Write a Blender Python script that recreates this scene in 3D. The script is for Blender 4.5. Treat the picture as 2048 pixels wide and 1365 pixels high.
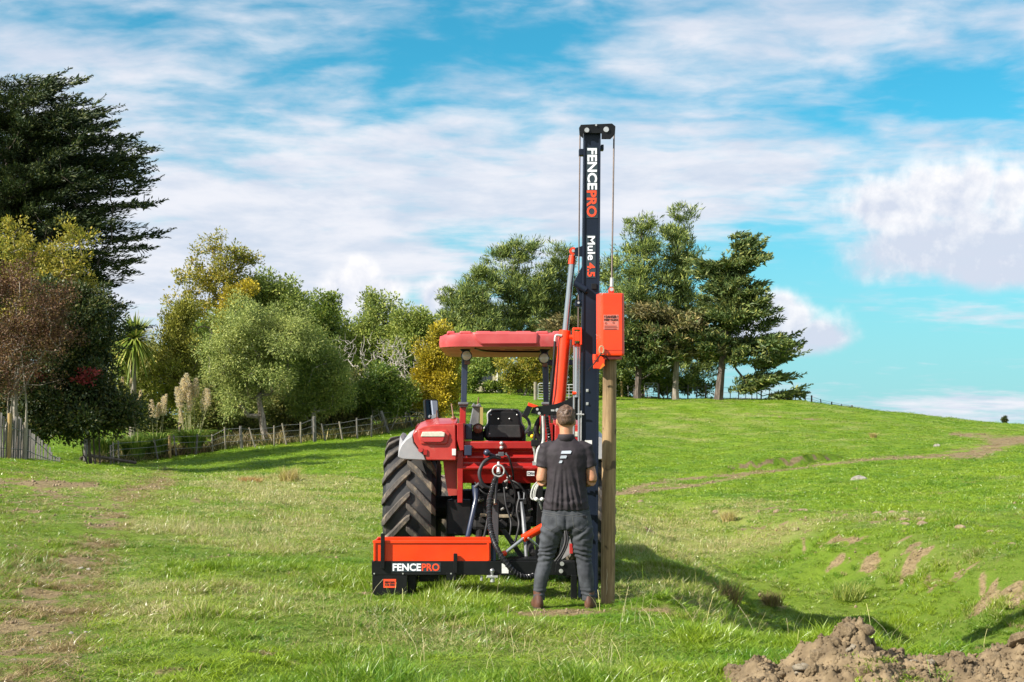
import bpy, bmesh, math, random
import numpy as np
from mathutils import Vector, Matrix

for o in list(bpy.data.objects): bpy.data.objects.remove(o)
SC = bpy.context.scene
COL = SC.collection
R = math.radians

# ------------------------------------------------------------------ camera
F = 2844.0; CX = 1024.0; CY = 682.5; CAMZ = 1.5
PITCH = math.atan(188.0 / F)
cd = bpy.data.cameras.new('camera'); cam = bpy.data.objects.new('camera', cd); COL.objects.link(cam)
cd.sensor_width = 36.0; cd.lens = 50.0; cd.clip_start = 0.1; cd.clip_end = 6000
cam.location = (0, 0, CAMZ); cam.rotation_euler = (math.pi / 2 + PITCH, 0, 0)
SC.camera = cam

# ------------------------------------------------------------------ light
SUN_AZ = (-0.86, -0.50); SUN_EL = R(36)
n_ = math.hypot(*SUN_AZ)
to_sun = Vector((SUN_AZ[0] / n_ * math.cos(SUN_EL), SUN_AZ[1] / n_ * math.cos(SUN_EL), math.sin(SUN_EL)))
sd = bpy.data.lights.new('sun', 'SUN'); sun = bpy.data.objects.new('sun', sd); COL.objects.link(sun)
sd.energy = 5.0; sd.angle = R(0.5); sd.color = (1.0, 0.94, 0.84)
sun.rotation_euler = to_sun.to_track_quat('Z', 'Y').to_euler()
sun.location = to_sun * 60
SC.view_settings.view_transform = 'Standard'; SC.view_settings.look = 'None'
SC.view_settings.gamma = 1; SC.view_settings.use_curve_mapping = False
SC.view_settings.exposure = 0.92

class NT:
    """terse node building"""
    def __init__(s, tree): s.t = tree; s.l = tree.links
    def put(s, sock, v):
        if hasattr(v, 'is_linked') or hasattr(v, 'links'): s.l.new(v, sock)
        elif v is not None:
            if isinstance(v, tuple) and len(v) == 3 and sock.type == 'RGBA': v = v + (1,)
            sock.default_value = v
    def n(s, typ, ins=None, out=0, **props):
        nd = s.t.nodes.new(typ)
        for k, v in props.items(): setattr(nd, k, v)
        for k, v in (ins or {}).items(): s.put(nd.inputs[k], v)
        return nd.outputs[out] if out is not None else nd
    def m(s, op, a, b=None, c=None, clamp=False):
        nd = s.t.nodes.new('ShaderNodeMath'); nd.operation = op; nd.use_clamp = clamp
        s.put(nd.inputs[0], a)
        if b is not None: s.put(nd.inputs[1], b)
        if c is not None: s.put(nd.inputs[2], c)
        return nd.outputs[0]
    def vm(s, op, a, b=None, out=0):
        nd = s.t.nodes.new('ShaderNodeVectorMath'); nd.operation = op
        s.put(nd.inputs[0], a)
        if b is not None: s.put(nd.inputs[1], b)
        return nd.outputs[out]
    def step(s, v, lo, hi, a=0.0, b=1.0):
        nd = s.t.nodes.new('ShaderNodeMapRange'); nd.interpolation_type = 'SMOOTHSTEP'
        for i, q in enumerate((v, lo, hi, a, b)): s.put(nd.inputs[i], q)
        return nd.outputs[0]
    def mix(s, f, a, b, bt='MIX'):
        nd = s.t.nodes.new('ShaderNodeMix'); nd.data_type = 'RGBA'; nd.blend_type = bt
        s.put(nd.inputs[0], f); s.put(nd.inputs[6], a); s.put(nd.inputs[7], b)
        return nd.outputs[2]
    def noise(s, vec, scale, detail=3, rough=0.5, dist=0.0, out=0):
        return s.n('ShaderNodeTexNoise', {'Vector': vec, 'Scale': scale, 'Detail': detail, 'Roughness': rough, 'Distortion': dist}, out)

# ------------------------------------------------------------------ sky (world)
W_ = bpy.data.worlds.new('World'); SC.world = W_; W_.use_nodes = True
W_.node_tree.nodes.clear()
def build_sky():
    q = NT(W_.node_tree)
    sky = q.n('ShaderNodeTexSky', None, None)
    sky.sky_type = 'NISHITA'; sky.sun_disc = False; sky.sun_elevation = SUN_EL
    sky.sun_rotation = math.atan2(to_sun.x, to_sun.y); sky.air_density = 1.0; sky.dust_density = 0.35; sky.ozone_density = 2.2
    g = q.n('ShaderNodeTexCoord', None, None).outputs['Generated']
    xyz = q.n('ShaderNodeSeparateXYZ', {0: g}, None)
    x, y, z = xyz.outputs
    zc = q.m('ADD', q.m('MAXIMUM', z, 0.0), 0.13)
    p = q.n('ShaderNodeCombineXYZ', {0: q.m('DIVIDE', x, zc), 1: q.m('DIVIDE', y, zc)})
    yf = q.m('MAXIMUM', y, 0.02)
    u = q.m('DIVIDE', x, yf); v = q.m('DIVIDE', z, yf)
    # a photo-like cyan: the sky texture, pulled a little to green-blue
    blue = q.mix(1.0, sky.outputs[0], (0.18, 0.78, 0.80), 'MULTIPLY')
    blue = q.mix(q.step(z, -0.02, 0.24, 0.85, 0.0), blue, (2.1, 3.5, 4.05))
    def gauss(px, py, rx, ry):
        du = q.m('MULTIPLY', q.m('SUBTRACT', u, (px - 1024) / F), F / rx)
        dv = q.m('MULTIPLY', q.m('SUBTRACT', v, (870 - py) / F), F / ry)
        r2 = q.m('ADD', q.m('MULTIPLY', du, du), q.m('MULTIPLY', dv, dv))
        return q.m('EXPONENT', q.m('MULTIPLY', r2, -1.0))
    # thin layer of broken altocumulus
    warp = q.t.nodes.new('ShaderNodeVectorMath'); warp.operation = 'SCALE'
    q.l.new(q.vm('SUBTRACT', q.noise(p, 1.3, 3, 0.5, out=1), (0.5, 0.5, 0.5)), warp.inputs[0]); warp.inputs['Scale'].default_value = 0.22
    pw = q.vm('ADD', p, warp.outputs[0])
    n1 = q.noise(q.vm('MULTIPLY', pw, (0.85, 0.9, 1.0)), 2.6, 7, 0.56, 0.0)
    n3 = q.noise(q.vm('MULTIPLY', pw, (1.0, 1.5, 1.0)), 7.5, 5, 0.55, 0.15)
    cov = q.m('ADD', q.m('MULTIPLY', n1, 0.95), q.m('MULTIPLY', n3, 0.60))
    cov = q.m('ADD', q.m('SUBTRACT', cov, 0.065), q.step(y, 0.3, -0.1, 0.0, 0.22))
    blobs = [(90, 110, 300, 120, .24), (620, 350, 330, 110, .10), (300, 330, 420, 160, .17), (1000, 410, 600, 80, .22), (640, 520, 520, 100, .25),
             (1500, 330, 420, 100, .24), (1500, 40, 500, 60, .05), (1900, 20, 300, 80, .08), (1150, 330, 300, 80, .10),
             (700, 170, 460, 120, -.09), (1000, 60, 300, 70, -.08), (600, 60, 500, 60, .03), (270, 45, 150, 50, -.26), (1960, 180, 190, 60, -.28), (1650, 150, 300, 70, .05),
             (1560, 490, 190, 50, -.28), (1800, 690, 420, 130, -.34), (1250, 560, 400, 60, -.14), (960, 470, 110, 40, -.1), (1880, 810, 260, 30, .34), (1900, 630, 200, 22, .30), (400, 560, 330, 90, .22), (150, 480, 200, 200, .12)]
    for (px, py, rx, ry, w) in blobs:
        cov = q.m('ADD', cov, q.m('MULTIPLY', gauss(px, py, rx, ry), w))
    a1 = q.step(cov, 0.50, 1.03, 0.0, 0.97)
    tone = q.step(q.noise(pw, 3.4, 6, 0.6), 0.33, 0.68)
    c1 = q.mix(tone, (3.5, 3.9, 4.6), (4.75, 4.8, 5.15))
    col = q.mix(a1, blue, c1)
    # heaped clouds, lit from the upper left, standing low over the hill
    n2 = q.noise(g, 32, 9, 0.58, 0.1)
    n4 = q.noise(q.vm('ADD', g, (0.004, 0.0, -0.006)), 32, 9, 0.58, 0.1)
    def cumulus(col, parts, base):
        d = None
        for (px, py, rx, ry) in parts:
            gg = gauss(px, py, rx, ry)
            d = gg if d is None else q.m('MAXIMUM', d, gg)
        flat = q.step(v, (870 - base - 30) / F, (870 - base + 50) / F, 0.0, 1.0)
        dd = q.m('MULTIPLY', q.m('ADD', d, q.m('MULTIPLY', q.m('SUBTRACT', n2, 0.5), 0.95)), flat)
        a = q.step(dd, 0.22, 0.80, 0.0, 0.96)
        top = min(pp[1] - pp[3] for pp in parts)
        lit = q.step(v, (870 - base) / F, (870 - top) / F, -0.15, 0.85)
        rel = q.m('MULTIPLY', q.m('SUBTRACT', n2, n4), 3.0)
        lit = q.m('ADD', q.m('ADD', lit, rel), q.m('MULTIPLY', q.m('SUBTRACT', dd, 0.7), -0.55), None, True)
        cc = q.mix(lit, (3.6, 3.9, 4.6), (5.7, 5.6, 5.6))
        return q.mix(a, col, cc)
    col = cumulus(col, [(1900, 380, 130, 80), (1960, 360, 60, 70), (1765, 410, 110, 75), (1850, 360, 40, 40), (1990, 500, 190, 120), (1850, 490, 170, 90), (2150, 420, 150, 130), (2030, 380, 60, 60)], 600)
    col = cumulus(col, [(1580, 640, 75, 60), (1640, 670, 80, 50), (1565, 615, 50, 50), (1500, 670, 80, 50), (1600, 700, 90, 30)], 722)
    col = cumulus(col, [(718, 545, 50, 48), (750, 590, 80, 50), (872, 590, 50, 46), (690, 580, 60, 45), (800, 650, 200, 60)], 720)
    bg = q.n('ShaderNodeBackground', {0: col, 1: 0.1})
    q.n('ShaderNodeOutputWorld', {0: bg}, None)
build_sky()
# ------------------------------------------------------------------ helpers
rng = np.random.default_rng(7); random.seed(7)
def P(px, py, Y):
    """world point at distance Y seen at photo pixel (px, py)"""
    s = (CY - py) / F
    k = Y / (math.cos(PITCH) - s * math.sin(PITCH))
    return ((px - CX) / F * k, Y, CAMZ + (math.sin(PITCH) + s * math.cos(PITCH)) * k)
def proj(x, y, z):
    zz = z - CAMZ; d = y * math.cos(PITCH) + zz * math.sin(PITCH); d = np.maximum(d, 0.3)
    return CX + F * x / d, CY - F * (-y * math.sin(PITCH) + zz * math.cos(PITCH)) / d
def pm(px, Y): return px * Y / F       # pixels to metres at distance Y

_perm = {}
def pnoise(x, y, seed=0):
    if seed not in _perm:
        r = np.random.default_rng(seed + 991); pr = r.permutation(512).astype(np.int64); a = r.random(512) * 2 * np.pi
        _perm[seed] = (pr, np.cos(a), np.sin(a))
    pr, gx, gy = _perm[seed]
    x = np.asarray(x, float); y = np.asarray(y, float)
    xi = np.floor(x).astype(np.int64); yi = np.floor(y).astype(np.int64); xf = x - xi; yf = y - yi
    def h(i, j): return pr[(pr[(xi + i) & 511] + yi + j) & 511]
    def g(i, j):
        k = h(i, j); return gx[k] * (xf - i) + gy[k] * (yf - j)
    u = xf * xf * xf * (xf * (xf * 6 - 15) + 10); v = yf * yf * yf * (yf * (yf * 6 - 15) + 10)
    a = g(0, 0); b = g(1, 0); c = g(0, 1); d = g(1, 1)
    return ((a + u * (b - a)) * (1 - v) + (c + u * (d - c)) * v) * 1.5
def fbm(x, y, seed=0, oct=4, gain=0.5):
    s = 0; a = 1; f = 1
    for k in range(oct): s = s + a * pnoise(x * f + 17.3 * k, y * f - 9.1 * k, seed + k); a *= gain; f *= 2.03
    return s
def sstep(a, b, x): t = np.clip((x - a) / (b - a), 0, 1); return t * t * (3 - 2 * t)

# ---- materials
MATS = {}
def pmat(name, c1, c2=None, scale=6.0, rough=0.5, metal=0.0, bump=0.0, bscale=40.0, coat=0.0, lo=0.4, hi=0.65, detail=4, stretch=None, dust=None, rvar=0.0, spec=0.5):
    if name in MATS: return MATS[name]
    m = bpy.data.materials.new(name); m.use_nodes = True; m.node_tree.nodes.clear(); q = NT(m.node_tree)
    vec = q.n('ShaderNodeTexCoord', None, None).outputs['Object']
    if stretch: vec = q.vm('MULTIPLY', vec, stretch)
    col = c1 + (1,)
    b = q.n('ShaderNodeBsdfPrincipled', None, None)
    nf = q.noise(vec, scale, detail, 0.6)
    if c2 is not None: col = q.mix(q.step(nf, lo, hi), c1, c2)
    if dust is not None:                       # dust / mud with a shape of its own
        dc, dlo, dhi, dsc = dust
        col = q.mix(q.step(q.noise(vec, dsc, 6, 0.65), dlo, dhi), col, dc)
    q.put(b.inputs['Base Color'], col)
    if rvar: q.put(b.inputs['Roughness'], q.m('ADD', rough - rvar / 2, q.m('MULTIPLY', q.noise(vec, scale * 2.3, 4, 0.6), rvar)))
    else: b.inputs['Roughness'].default_value = rough
    b.inputs['Metallic'].default_value = metal; b.inputs['Specular IOR Level'].default_value = spec; b.inputs['Coat Weight'].default_value = coat; b.inputs['Coat Roughness'].default_value = 0.12
    if bump:
        bn = q.n('ShaderNodeBump', {'Strength': 0.6, 'Distance': bump, 'Height': q.noise(vec, bscale, 5, 0.6)})
        q.put(b.inputs['Normal'], bn)
    q.n('ShaderNodeOutputMaterial', {0: b.outputs[0]}, None)
    MATS[name] = m; return m

LEAF_GAIN = 1.68
def leafmat(name, ca, cb, cc=None, trans=0.3, rough=0.5, scale=0.5):
    """leaf faces: two tones by a noise through the crown, one more by leaf"""
    if name in MATS: return MATS[name]
    m = bpy.data.materials.new(name); m.use_nodes = True; m.node_tree.nodes.clear(); q = NT(m.node_tree)
    vec = q.n('ShaderNodeTexCoord', None, None).outputs['Object']
    isl = q.n('ShaderNodeNewGeometry', None, None).outputs['Random Per Island']
    ca, cb, cc = [None if k_ is None else tuple(min(.7, w_ * LEAF_GAIN) for w_ in k_) for k_ in (ca, cb, cc)]
    col = q.mix(q.step(q.noise(vec, scale, 3, 0.6), 0.35, 0.65), ca, cb)
    if cc is not None: col = q.mix(q.step(isl, 0.55, 1.0, 0.0, 0.9), col, cc)
    col = q.mix(1.0, col, q.n('ShaderNodeCombineColor', {0: q.m('ADD', 0.72, q.m('MULTIPLY', isl, 0.5)), 1: q.m('ADD', 0.72, q.m('MULTIPLY', isl, 0.5)), 2: 0.9}), 'MULTIPLY')
    b = q.n('ShaderNodeBsdfPrincipled', {'Base Color': col, 'Roughness': rough})
    b.node.inputs['Specular IOR Level'].default_value = 0.35
    t = q.n('ShaderNodeBsdfTranslucent', {0: col})
    q.n('ShaderNodeOutputMaterial', {0: q.n('ShaderNodeMixShader', {0: trans, 1: b, 2: t})}, None)
    MATS[name] = m; return m

# ---- objects
def mesh_np(name, V, quads=None, tris=None, mat=None, smooth=False, attrs=None):
    V = np.asarray(V, np.float32).reshape(-1, 3)
    me = bpy.data.meshes.new(name)
    nq = 0 if quads is None else len(quads); nt = 0 if tris is None else len(tris)
    loops = []
    if nq: loops.append(np.asarray(quads, np.int32).ravel())
    if nt: loops.append(np.asarray(tris, np.int32).ravel())
    lv = np.concatenate(loops) if loops else np.zeros(0, np.int32)
    starts = np.concatenate([np.arange(nq) * 4, nq * 4 + np.arange(nt) * 3]).astype(np.int32)
    tot = np.concatenate([np.full(nq, 4), np.full(nt, 3)]).astype(np.int32)
    me.vertices.add(len(V)); me.vertices.foreach_set('co', V.ravel())
    me.loops.add(len(lv)); me.loops.foreach_set('vertex_index', lv)
    me.polygons.add(nq + nt); me.polygons.foreach_set('loop_start', starts)
    try: me.polygons.foreach_set('loop_total', tot)
    except Exception: pass
    if smooth: me.polygons.foreach_set('use_smooth', np.ones(nq + nt, bool))
    for k, a in (attrs or {}).items():
        at = me.attributes.new(k, 'FLOAT', 'POINT'); at.data.foreach_set('value', np.asarray(a, np.float32))
    me.update(calc_edges=True); me.validate()
    if mat: me.materials.append(mat)
    return me
def wloc(o):
    l = Vector((0, 0, 0))
    while o is not None: l = l + o.location; o = o.parent
    return l
def link(name, me, parent=None, label=None, cat=None, group=None, kind=None, loc=None):
    o = bpy.data.objects.new(name, me); COL.objects.link(o)
    if parent is not None: o.parent = parent
    if loc is not None: o.location = loc
    if label: o['label'] = label
    if cat: o['category'] = cat
    if group: o['group'] = group
    if kind: o['kind'] = kind
    return o
def thing(name, loc, label, cat, group=None):
    o = link(name, None, None, label, cat, group, None, loc); o.empty_display_size = 0.2; return o

class MB:
    """collects world-space shapes that make ONE mesh"""
    def __init__(s): s.v = []; s.f = []
    def add(s, vs, fs):
        n = len(s.v); s.v += [tuple(map(float, v)) for v in vs]; s.f += [tuple(i + n for i in f) for f in fs]; return s
    def box(s, x0, x1, y0, y1, z0, z1, rz=0.0, M=None):
        vs = [(x, y, z) for x in (x0, x1) for y in (y0, y1) for z in (z0, z1)]
        if rz:
            cx, cy = (x0 + x1) / 2, (y0 + y1) / 2
            vs = [(cx + (x - cx) * math.cos(rz) - (y - cy) * math.sin(rz), cy + (x - cx) * math.sin(rz) + (y - cy) * math.cos(rz), z) for x, y, z in vs]
        if M is not None: vs = [tuple(M @ Vector(v)) for v in vs]
        return s.add(vs, [(0, 1, 3, 2), (4, 6, 7, 5), (0, 4, 5, 1), (2, 3, 7, 6), (0, 2, 6, 4), (1, 5, 7, 3)])
    def pbox(s, ax, ay, bx, by, Y0, Y1):
        """front face covers photo pixels ax..bx, ay..by at distance Y0; runs back to Y1"""
        a = P(ax, ay, Y0); b = P(bx, by, Y0)
        return s.box(min(a[0], b[0]), max(a[0], b[0]), Y0, Y1, min(a[2], b[2]), max(a[2], b[2]))
    def prism(s, pts, y0, y1):
        """polygon of (x, z) run from y0 to y1"""
        n = len(pts)
        vs = [(x, y0, z) for x, z in pts] + [(x, y1, z) for x, z in pts]
        return s.add(vs, [tuple(range(n)), tuple(range(2 * n - 1, n - 1, -1))] + [(i, i + n, (i + 1) % n + n, (i + 1) % n) for i in range(n)])
    def pprism(s, pts, Y0, Y1):
        w = [P(a, b, Y0) for a, b in pts]; return s.prism([(p[0], p[2]) for p in w], Y0, Y1)
    def xprism(s, pts, x0, x1):
        n = len(pts)
        vs = [(x0, y, z) for y, z in pts] + [(x1, y, z) for y, z in pts]
        return s.add(vs, [tuple(range(n)), tuple(range(2 * n - 1, n - 1, -1))] + [(i, i + n, (i + 1) % n + n, (i + 1) % n) for i in range(n)])
    def tube(s, pts, r, n=10, caps=True, twist=None):
        pts = [Vector(p) for p in pts]; m = len(pts)
        rs = r if isinstance(r, (list, tuple, np.ndarray)) else [r] * m
        t0 = (pts[1] - pts[0]).normalized()
        up = Vector((0, 0, 1)) if abs(t0.z) < 0.9 else Vector((1, 0, 0))
        u = t0.cross(up).normalized(); vs = []
        for i, p in enumerate(pts):
            t = (pts[min(i + 1, m - 1)] - pts[max(i - 1, 0)]).normalized()
            u = (u - t * u.dot(t)).normalized(); w = t.cross(u)
            for k in range(n):
                a = 2 * math.pi * k / n
                vs.append(p + (u * math.cos(a) + w * math.sin(a)) * rs[i])
        fs = [(i * n + k, i * n + (k + 1) % n, (i + 1) * n + (k + 1) % n, (i + 1) * n + k) for i in range(m - 1) for k in range(n)]
        if caps: fs += [tuple(range(n - 1, -1, -1)), tuple(range((m - 1) * n, m * n))]
        return s.add(vs, fs)
    def cyl(s, a, b, r, n=16, r2=None): return s.tube([a, b], [r, r if r2 is None else r2], n)
    def lathe(s, prof, c, axis='x', n=32, a0=0.0, a1=2 * math.pi):
        """prof: (radius, offset along axis)"""
        full = abs(a1 - a0 - 2 * math.pi) < 1e-6; m = n if full else n + 1; vs = []
        for r, o in prof:
            for k in range(m):
                a = a0 + (a1 - a0) * k / n; ca, sa = math.cos(a) * r, math.sin(a) * r
                d = {'x': (o, ca, sa), 'y': (sa, o, ca), 'z': (ca, sa, o)}[axis]
                vs.append((c[0] + d[0], c[1] + d[1], c[2] + d[2]))
        fs = []
        for i in range(len(prof) - 1):
            for k in range(n):
                k2 = (k + 1) % m
                fs.append((i * m + k, i * m + k2, (i + 1) * m + k2, (i + 1) * m + k))
        return s.add(vs, fs)
    def ball(s, c, r, n=12, sx=1, sy=1, sz=1):
        h = max(6, n // 2); vs = [(c[0], c[1], c[2] + r * sz)]
        for i in range(1, h):
            t = math.pi * i / h
            for k in range(n):
                a = 2 * math.pi * k / n; vs.append((c[0] + r * sx * math.sin(t) * math.cos(a), c[1] + r * sy * math.sin(t) * math.sin(a), c[2] + r * sz * math.cos(t)))
        vs.append((c[0], c[1], c[2] - r * sz)); e = len(vs) - 1
        fs = [(0, 1 + k, 1 + (k + 1) % n) for k in range(n)]
        for i in range(h - 2):
            for k in range(n): fs.append((1 + i * n + k, 1 + (i + 1) * n + k, 1 + (i + 1) * n + (k + 1) % n, 1 + i * n + (k + 1) % n))
        fs += [(e, 1 + (h - 2) * n + (k + 1) % n, 1 + (h - 2) * n + k) for k in range(n)]
        return s.add(vs, fs)
    def loft(s, rings, caps=True, closed=True):
        n = len(rings[0]); vs = [p for r in rings for p in r]; kk = n if closed else n - 1
        fs = [(i * n + k, i * n + (k + 1) % n, (i + 1) * n + (k + 1) % n, (i + 1) * n + k) for i in range(len(rings) - 1) for k in range(kk)]
        if caps and closed: fs += [tuple(range(n - 1, -1, -1)), tuple(range((len(rings) - 1) * n, len(rings) * n))]
        return s.add(vs, fs)
    def build(s, name, mat, parent=None, bevel=0.0, smooth=False, seg=2, **kw):
        off = wloc(parent) if parent is not None else Vector((0, 0, 0))
        loc = kw.pop('loc', None)
        if loc is not None: off = Vector(loc)
        me = bpy.data.meshes.new(name)
        me.from_pydata([(v[0] - off.x, v[1] - off.y, v[2] - off.z) for v in s.v], [], s.f)
        bm = bmesh.new(); bm.from_mesh(me); bmesh.ops.recalc_face_normals(bm, faces=bm.faces); bm.to_mesh(me); bm.free()
        me.materials.append(mat)
        if smooth: me.polygons.foreach_set('use_smooth', np.ones(len(me.polygons), bool))
        o = link(name, me, parent, loc=loc, **kw)
        if bevel:
            b = o.modifiers.new('bevel', 'BEVEL'); b.width = bevel; b.segments = seg; b.limit_method = 'ANGLE'; b.angle_limit = R(35); b.harden_normals = False
        if smooth:
            try: me.set_sharp_from_angle(angle=R(40))
            except Exception: pass
        return o
def text_mesh(txt, size_h, bold=0.0, ext=0.0015, shear=0.0, space=1.0, font=None):
    """flat lettering in the XZ plane, facing -Y, lower left at the origin; returns mesh, width"""
    c = bpy.data.curves.new('lettering', 'FONT'); c.body = txt; c.size = 1.0; c.offset = bold; c.extrude = 0.01; c.shear = shear; c.space_character = space; c.resolution_u = 3
    o = bpy.data.objects.new('lettering', c); COL.objects.link(o)
    bpy.context.view_layer.update()
    dg = bpy.context.evaluated_depsgraph_get(); me = bpy.data.meshes.new_from_object(o.evaluated_get(dg))
    bpy.data.objects.remove(o); bpy.data.curves.remove(c)
    v = np.zeros(len(me.vertices) * 3, np.float32); me.vertices.foreach_get('co', v); v = v.reshape(-1, 3)
    lo = v.min(0); hi = v.max(0); k = size_h / (hi[1] - lo[1])
    w = np.stack([(v[:, 0] - lo[0]) * k, -np.sign(v[:, 2]) * ext, (v[:, 1] - lo[1]) * k], 1).astype(np.float32)
    me.vertices.foreach_set('co', w.ravel()); me.update()
    return me, float((hi[0] - lo[0]) * k)
def put_text(name, txt, mat, parent, a, b, Y, vertical=False, bold=0.02, label=None, width=None, face=None):
    """lettering filling photo rectangle a..b (upper left, lower right) at distance Y"""
    p0 = P(a[0], a[1], Y); p1 = P(b[0], b[1], Y); Wd = p1[0] - p0[0]; H = p0[2] - p1[2]
    me, w = text_mesh(txt, Wd if vertical else H, bold)
    v = np.zeros(len(me.vertices) * 3, np.float32); me.vertices.foreach_get('co', v); v = v.reshape(-1, 3)
    off = wloc(parent)
    if vertical:                                   # reads from the top down
        k = H / w; o3 = np.stack([p0[0] + v[:, 2], Y + v[:, 1], p0[2] - v[:, 0] * k], 1)
        o3[:, 0] = p0[0] + v[:, 2]
        o3 = o3.copy()
    else:
        k = Wd / w; o3 = np.stack([p0[0] + v[:, 0] * k, Y + v[:, 1], p1[2] + v[:, 2]], 1)
    o3 = o3 - np.array(off)
    me.vertices.foreach_set('co', o3.astype(np.float32).ravel()); me.update(); me.materials.clear(); me.materials.append(mat); me.name = name
    return link(name, me, parent, label)
# ------------------------------------------------------------------ ground
CTRL = []
for Y in (1.0, 3.0, 5.5):
    for k in (-0.75, -0.4, 0, 0.4, 0.75): CTRL.append((k * (Y + 6), Y, 0.0))
for (px, py, Y) in [(0, 1350, 8.6), (500, 1365, 8.6), (1024, 1366, 8.6), (1500, 1366, 8.6), (2048, 1366, 8.6), (-300, 1340, 8.6), (2400, 1360, 8.6),
        (0, 1180, 13), (400, 1186, 13), (745, 1196, 13.1), (1130, 1213, 12.45), (1215, 1210, 12.6), (1420, 1205, 12.8), (900, 1160, 14.8), (1200, 1158, 14.8), (-500, 1160, 13), (2048, 1200, 13), (2600, 1200, 13),
        (0, 1050, 20), (400, 1070, 20), (700, 1080, 20), (1000, 1083, 20), (1300, 1080, 20), (2048, 1065, 20), (2600, 1060, 20), (-500, 1020, 20),
        (0, 972, 30), (300, 985, 30), (600, 998, 30), (1000, 1008, 30), (1240, 1005, 30), (1500, 1010, 30), (1800, 1000, 30), (2300, 985, 30), (-500, 950, 30),
        (0, 918, 40), (100, 925, 40), (170, 937, 40), (250, 946, 40), (400, 962, 40), (700, 968, 40), (1000, 975, 40), (-500, 900, 40),
        (130, 932, 50), (300, 938, 50), (500, 938, 50), (700, 930, 50), (1000, 930, 50), (0, 925, 50), (-400, 915, 50),
        (130, 908, 60), (180, 931, 60), (240, 925, 62), (370, 912, 65), (480, 897, 66), (620, 883, 68), (760, 869, 70), (830, 853, 75), (900, 840, 80), (0, 900, 66), (-500, 890, 66),
        (130, 868, 78), (300, 868, 85), (600, 845, 90), (960, 786, 115), (1000, 818, 95), (1100, 800, 110), (700, 820, 110), (300, 840, 110),
        (1400, 977, 36), (1640, 940, 48), (1800, 925, 52), (1950, 897, 65), (2048, 878, 75), (2400, 870, 75), (1300, 905, 65), (1600, 875, 75), (1500, 842, 95), (1900, 864, 92), (1250, 850, 90), (2300, 872, 95),
        (1240, 797, 120), (1420, 798, 118), (1600, 804, 116), (1800, 827, 116), (2048, 849, 116), (2400, 868, 116),
        (1240, 812, 160), (1600, 845, 160), (2048, 872, 160), (700, 820, 160), (200, 840, 160), (-300, 850, 160), (2500, 880, 160)]:
    CTRL.append(P(px, py, Y))
for k in (-0.75, -0.4, 0, 0.4, 0.75): CTRL.append((k * 300, 300, 0.5)); CTRL.append((k * 600, 600, -1.0))
CTRL = np.array(CTRL)
def _uv(x, y):
    yy = np.clip(y, 1, 600); return np.clip(x / (yy + 6), -0.85, 0.85) * 2.2, np.log(yy + 6)
def _tps_fit():
    a, b = _uv(CTRL[:, 0], CTRL[:, 1]); n = len(a)
    d2 = (a[:, None] - a) ** 2 + (b[:, None] - b) ** 2
    K = 0.5 * d2 * np.log(d2 + 1e-12) + np.eye(n) * 2e-3
    Pm = np.stack([np.ones(n), a, b], 1)
    A = np.block([[K, Pm], [Pm.T, np.zeros((3, 3))]])
    s = np.linalg.solve(A, np.concatenate([CTRL[:, 2], np.zeros(3)]))
    return a, b, s
_A, _B, _S = _tps_fit()
DITCH = np.array([(4.75, 7.0, .92, 2.7), (4.75, 11.0, .95, 2.7), (4.65, 14.2, .95, 2.35), (4.25, 17.3, .88, 1.9), (3.9, 22.5, .60, 1.7), (3.5, 27.6, .28, 1.6), (3.0, 33, .05, 1.4)])
def ditch(x, y):
    yy = np.clip(y, 7, 33); cx = np.interp(yy, DITCH[:, 1], DITCH[:, 0]) + 0.22 * pnoise(yy * 0.5, yy * 0 + 3.3, 31)
    d = np.interp(yy, DITCH[:, 1], DITCH[:, 2]); w = np.interp(yy, DITCH[:, 1], DITCH[:, 3])
    t = (x - cx) / w; t = np.where(t > 0, t * 1.35, t)
    fade = sstep(10.2, 11.9, y + .25 * pnoise(x * .8, x * 0 + 5.5, 35)) * (1 - sstep(31, 35, y))
    return d * fade, t
POOLS = []; _pool_z = {}
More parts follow.
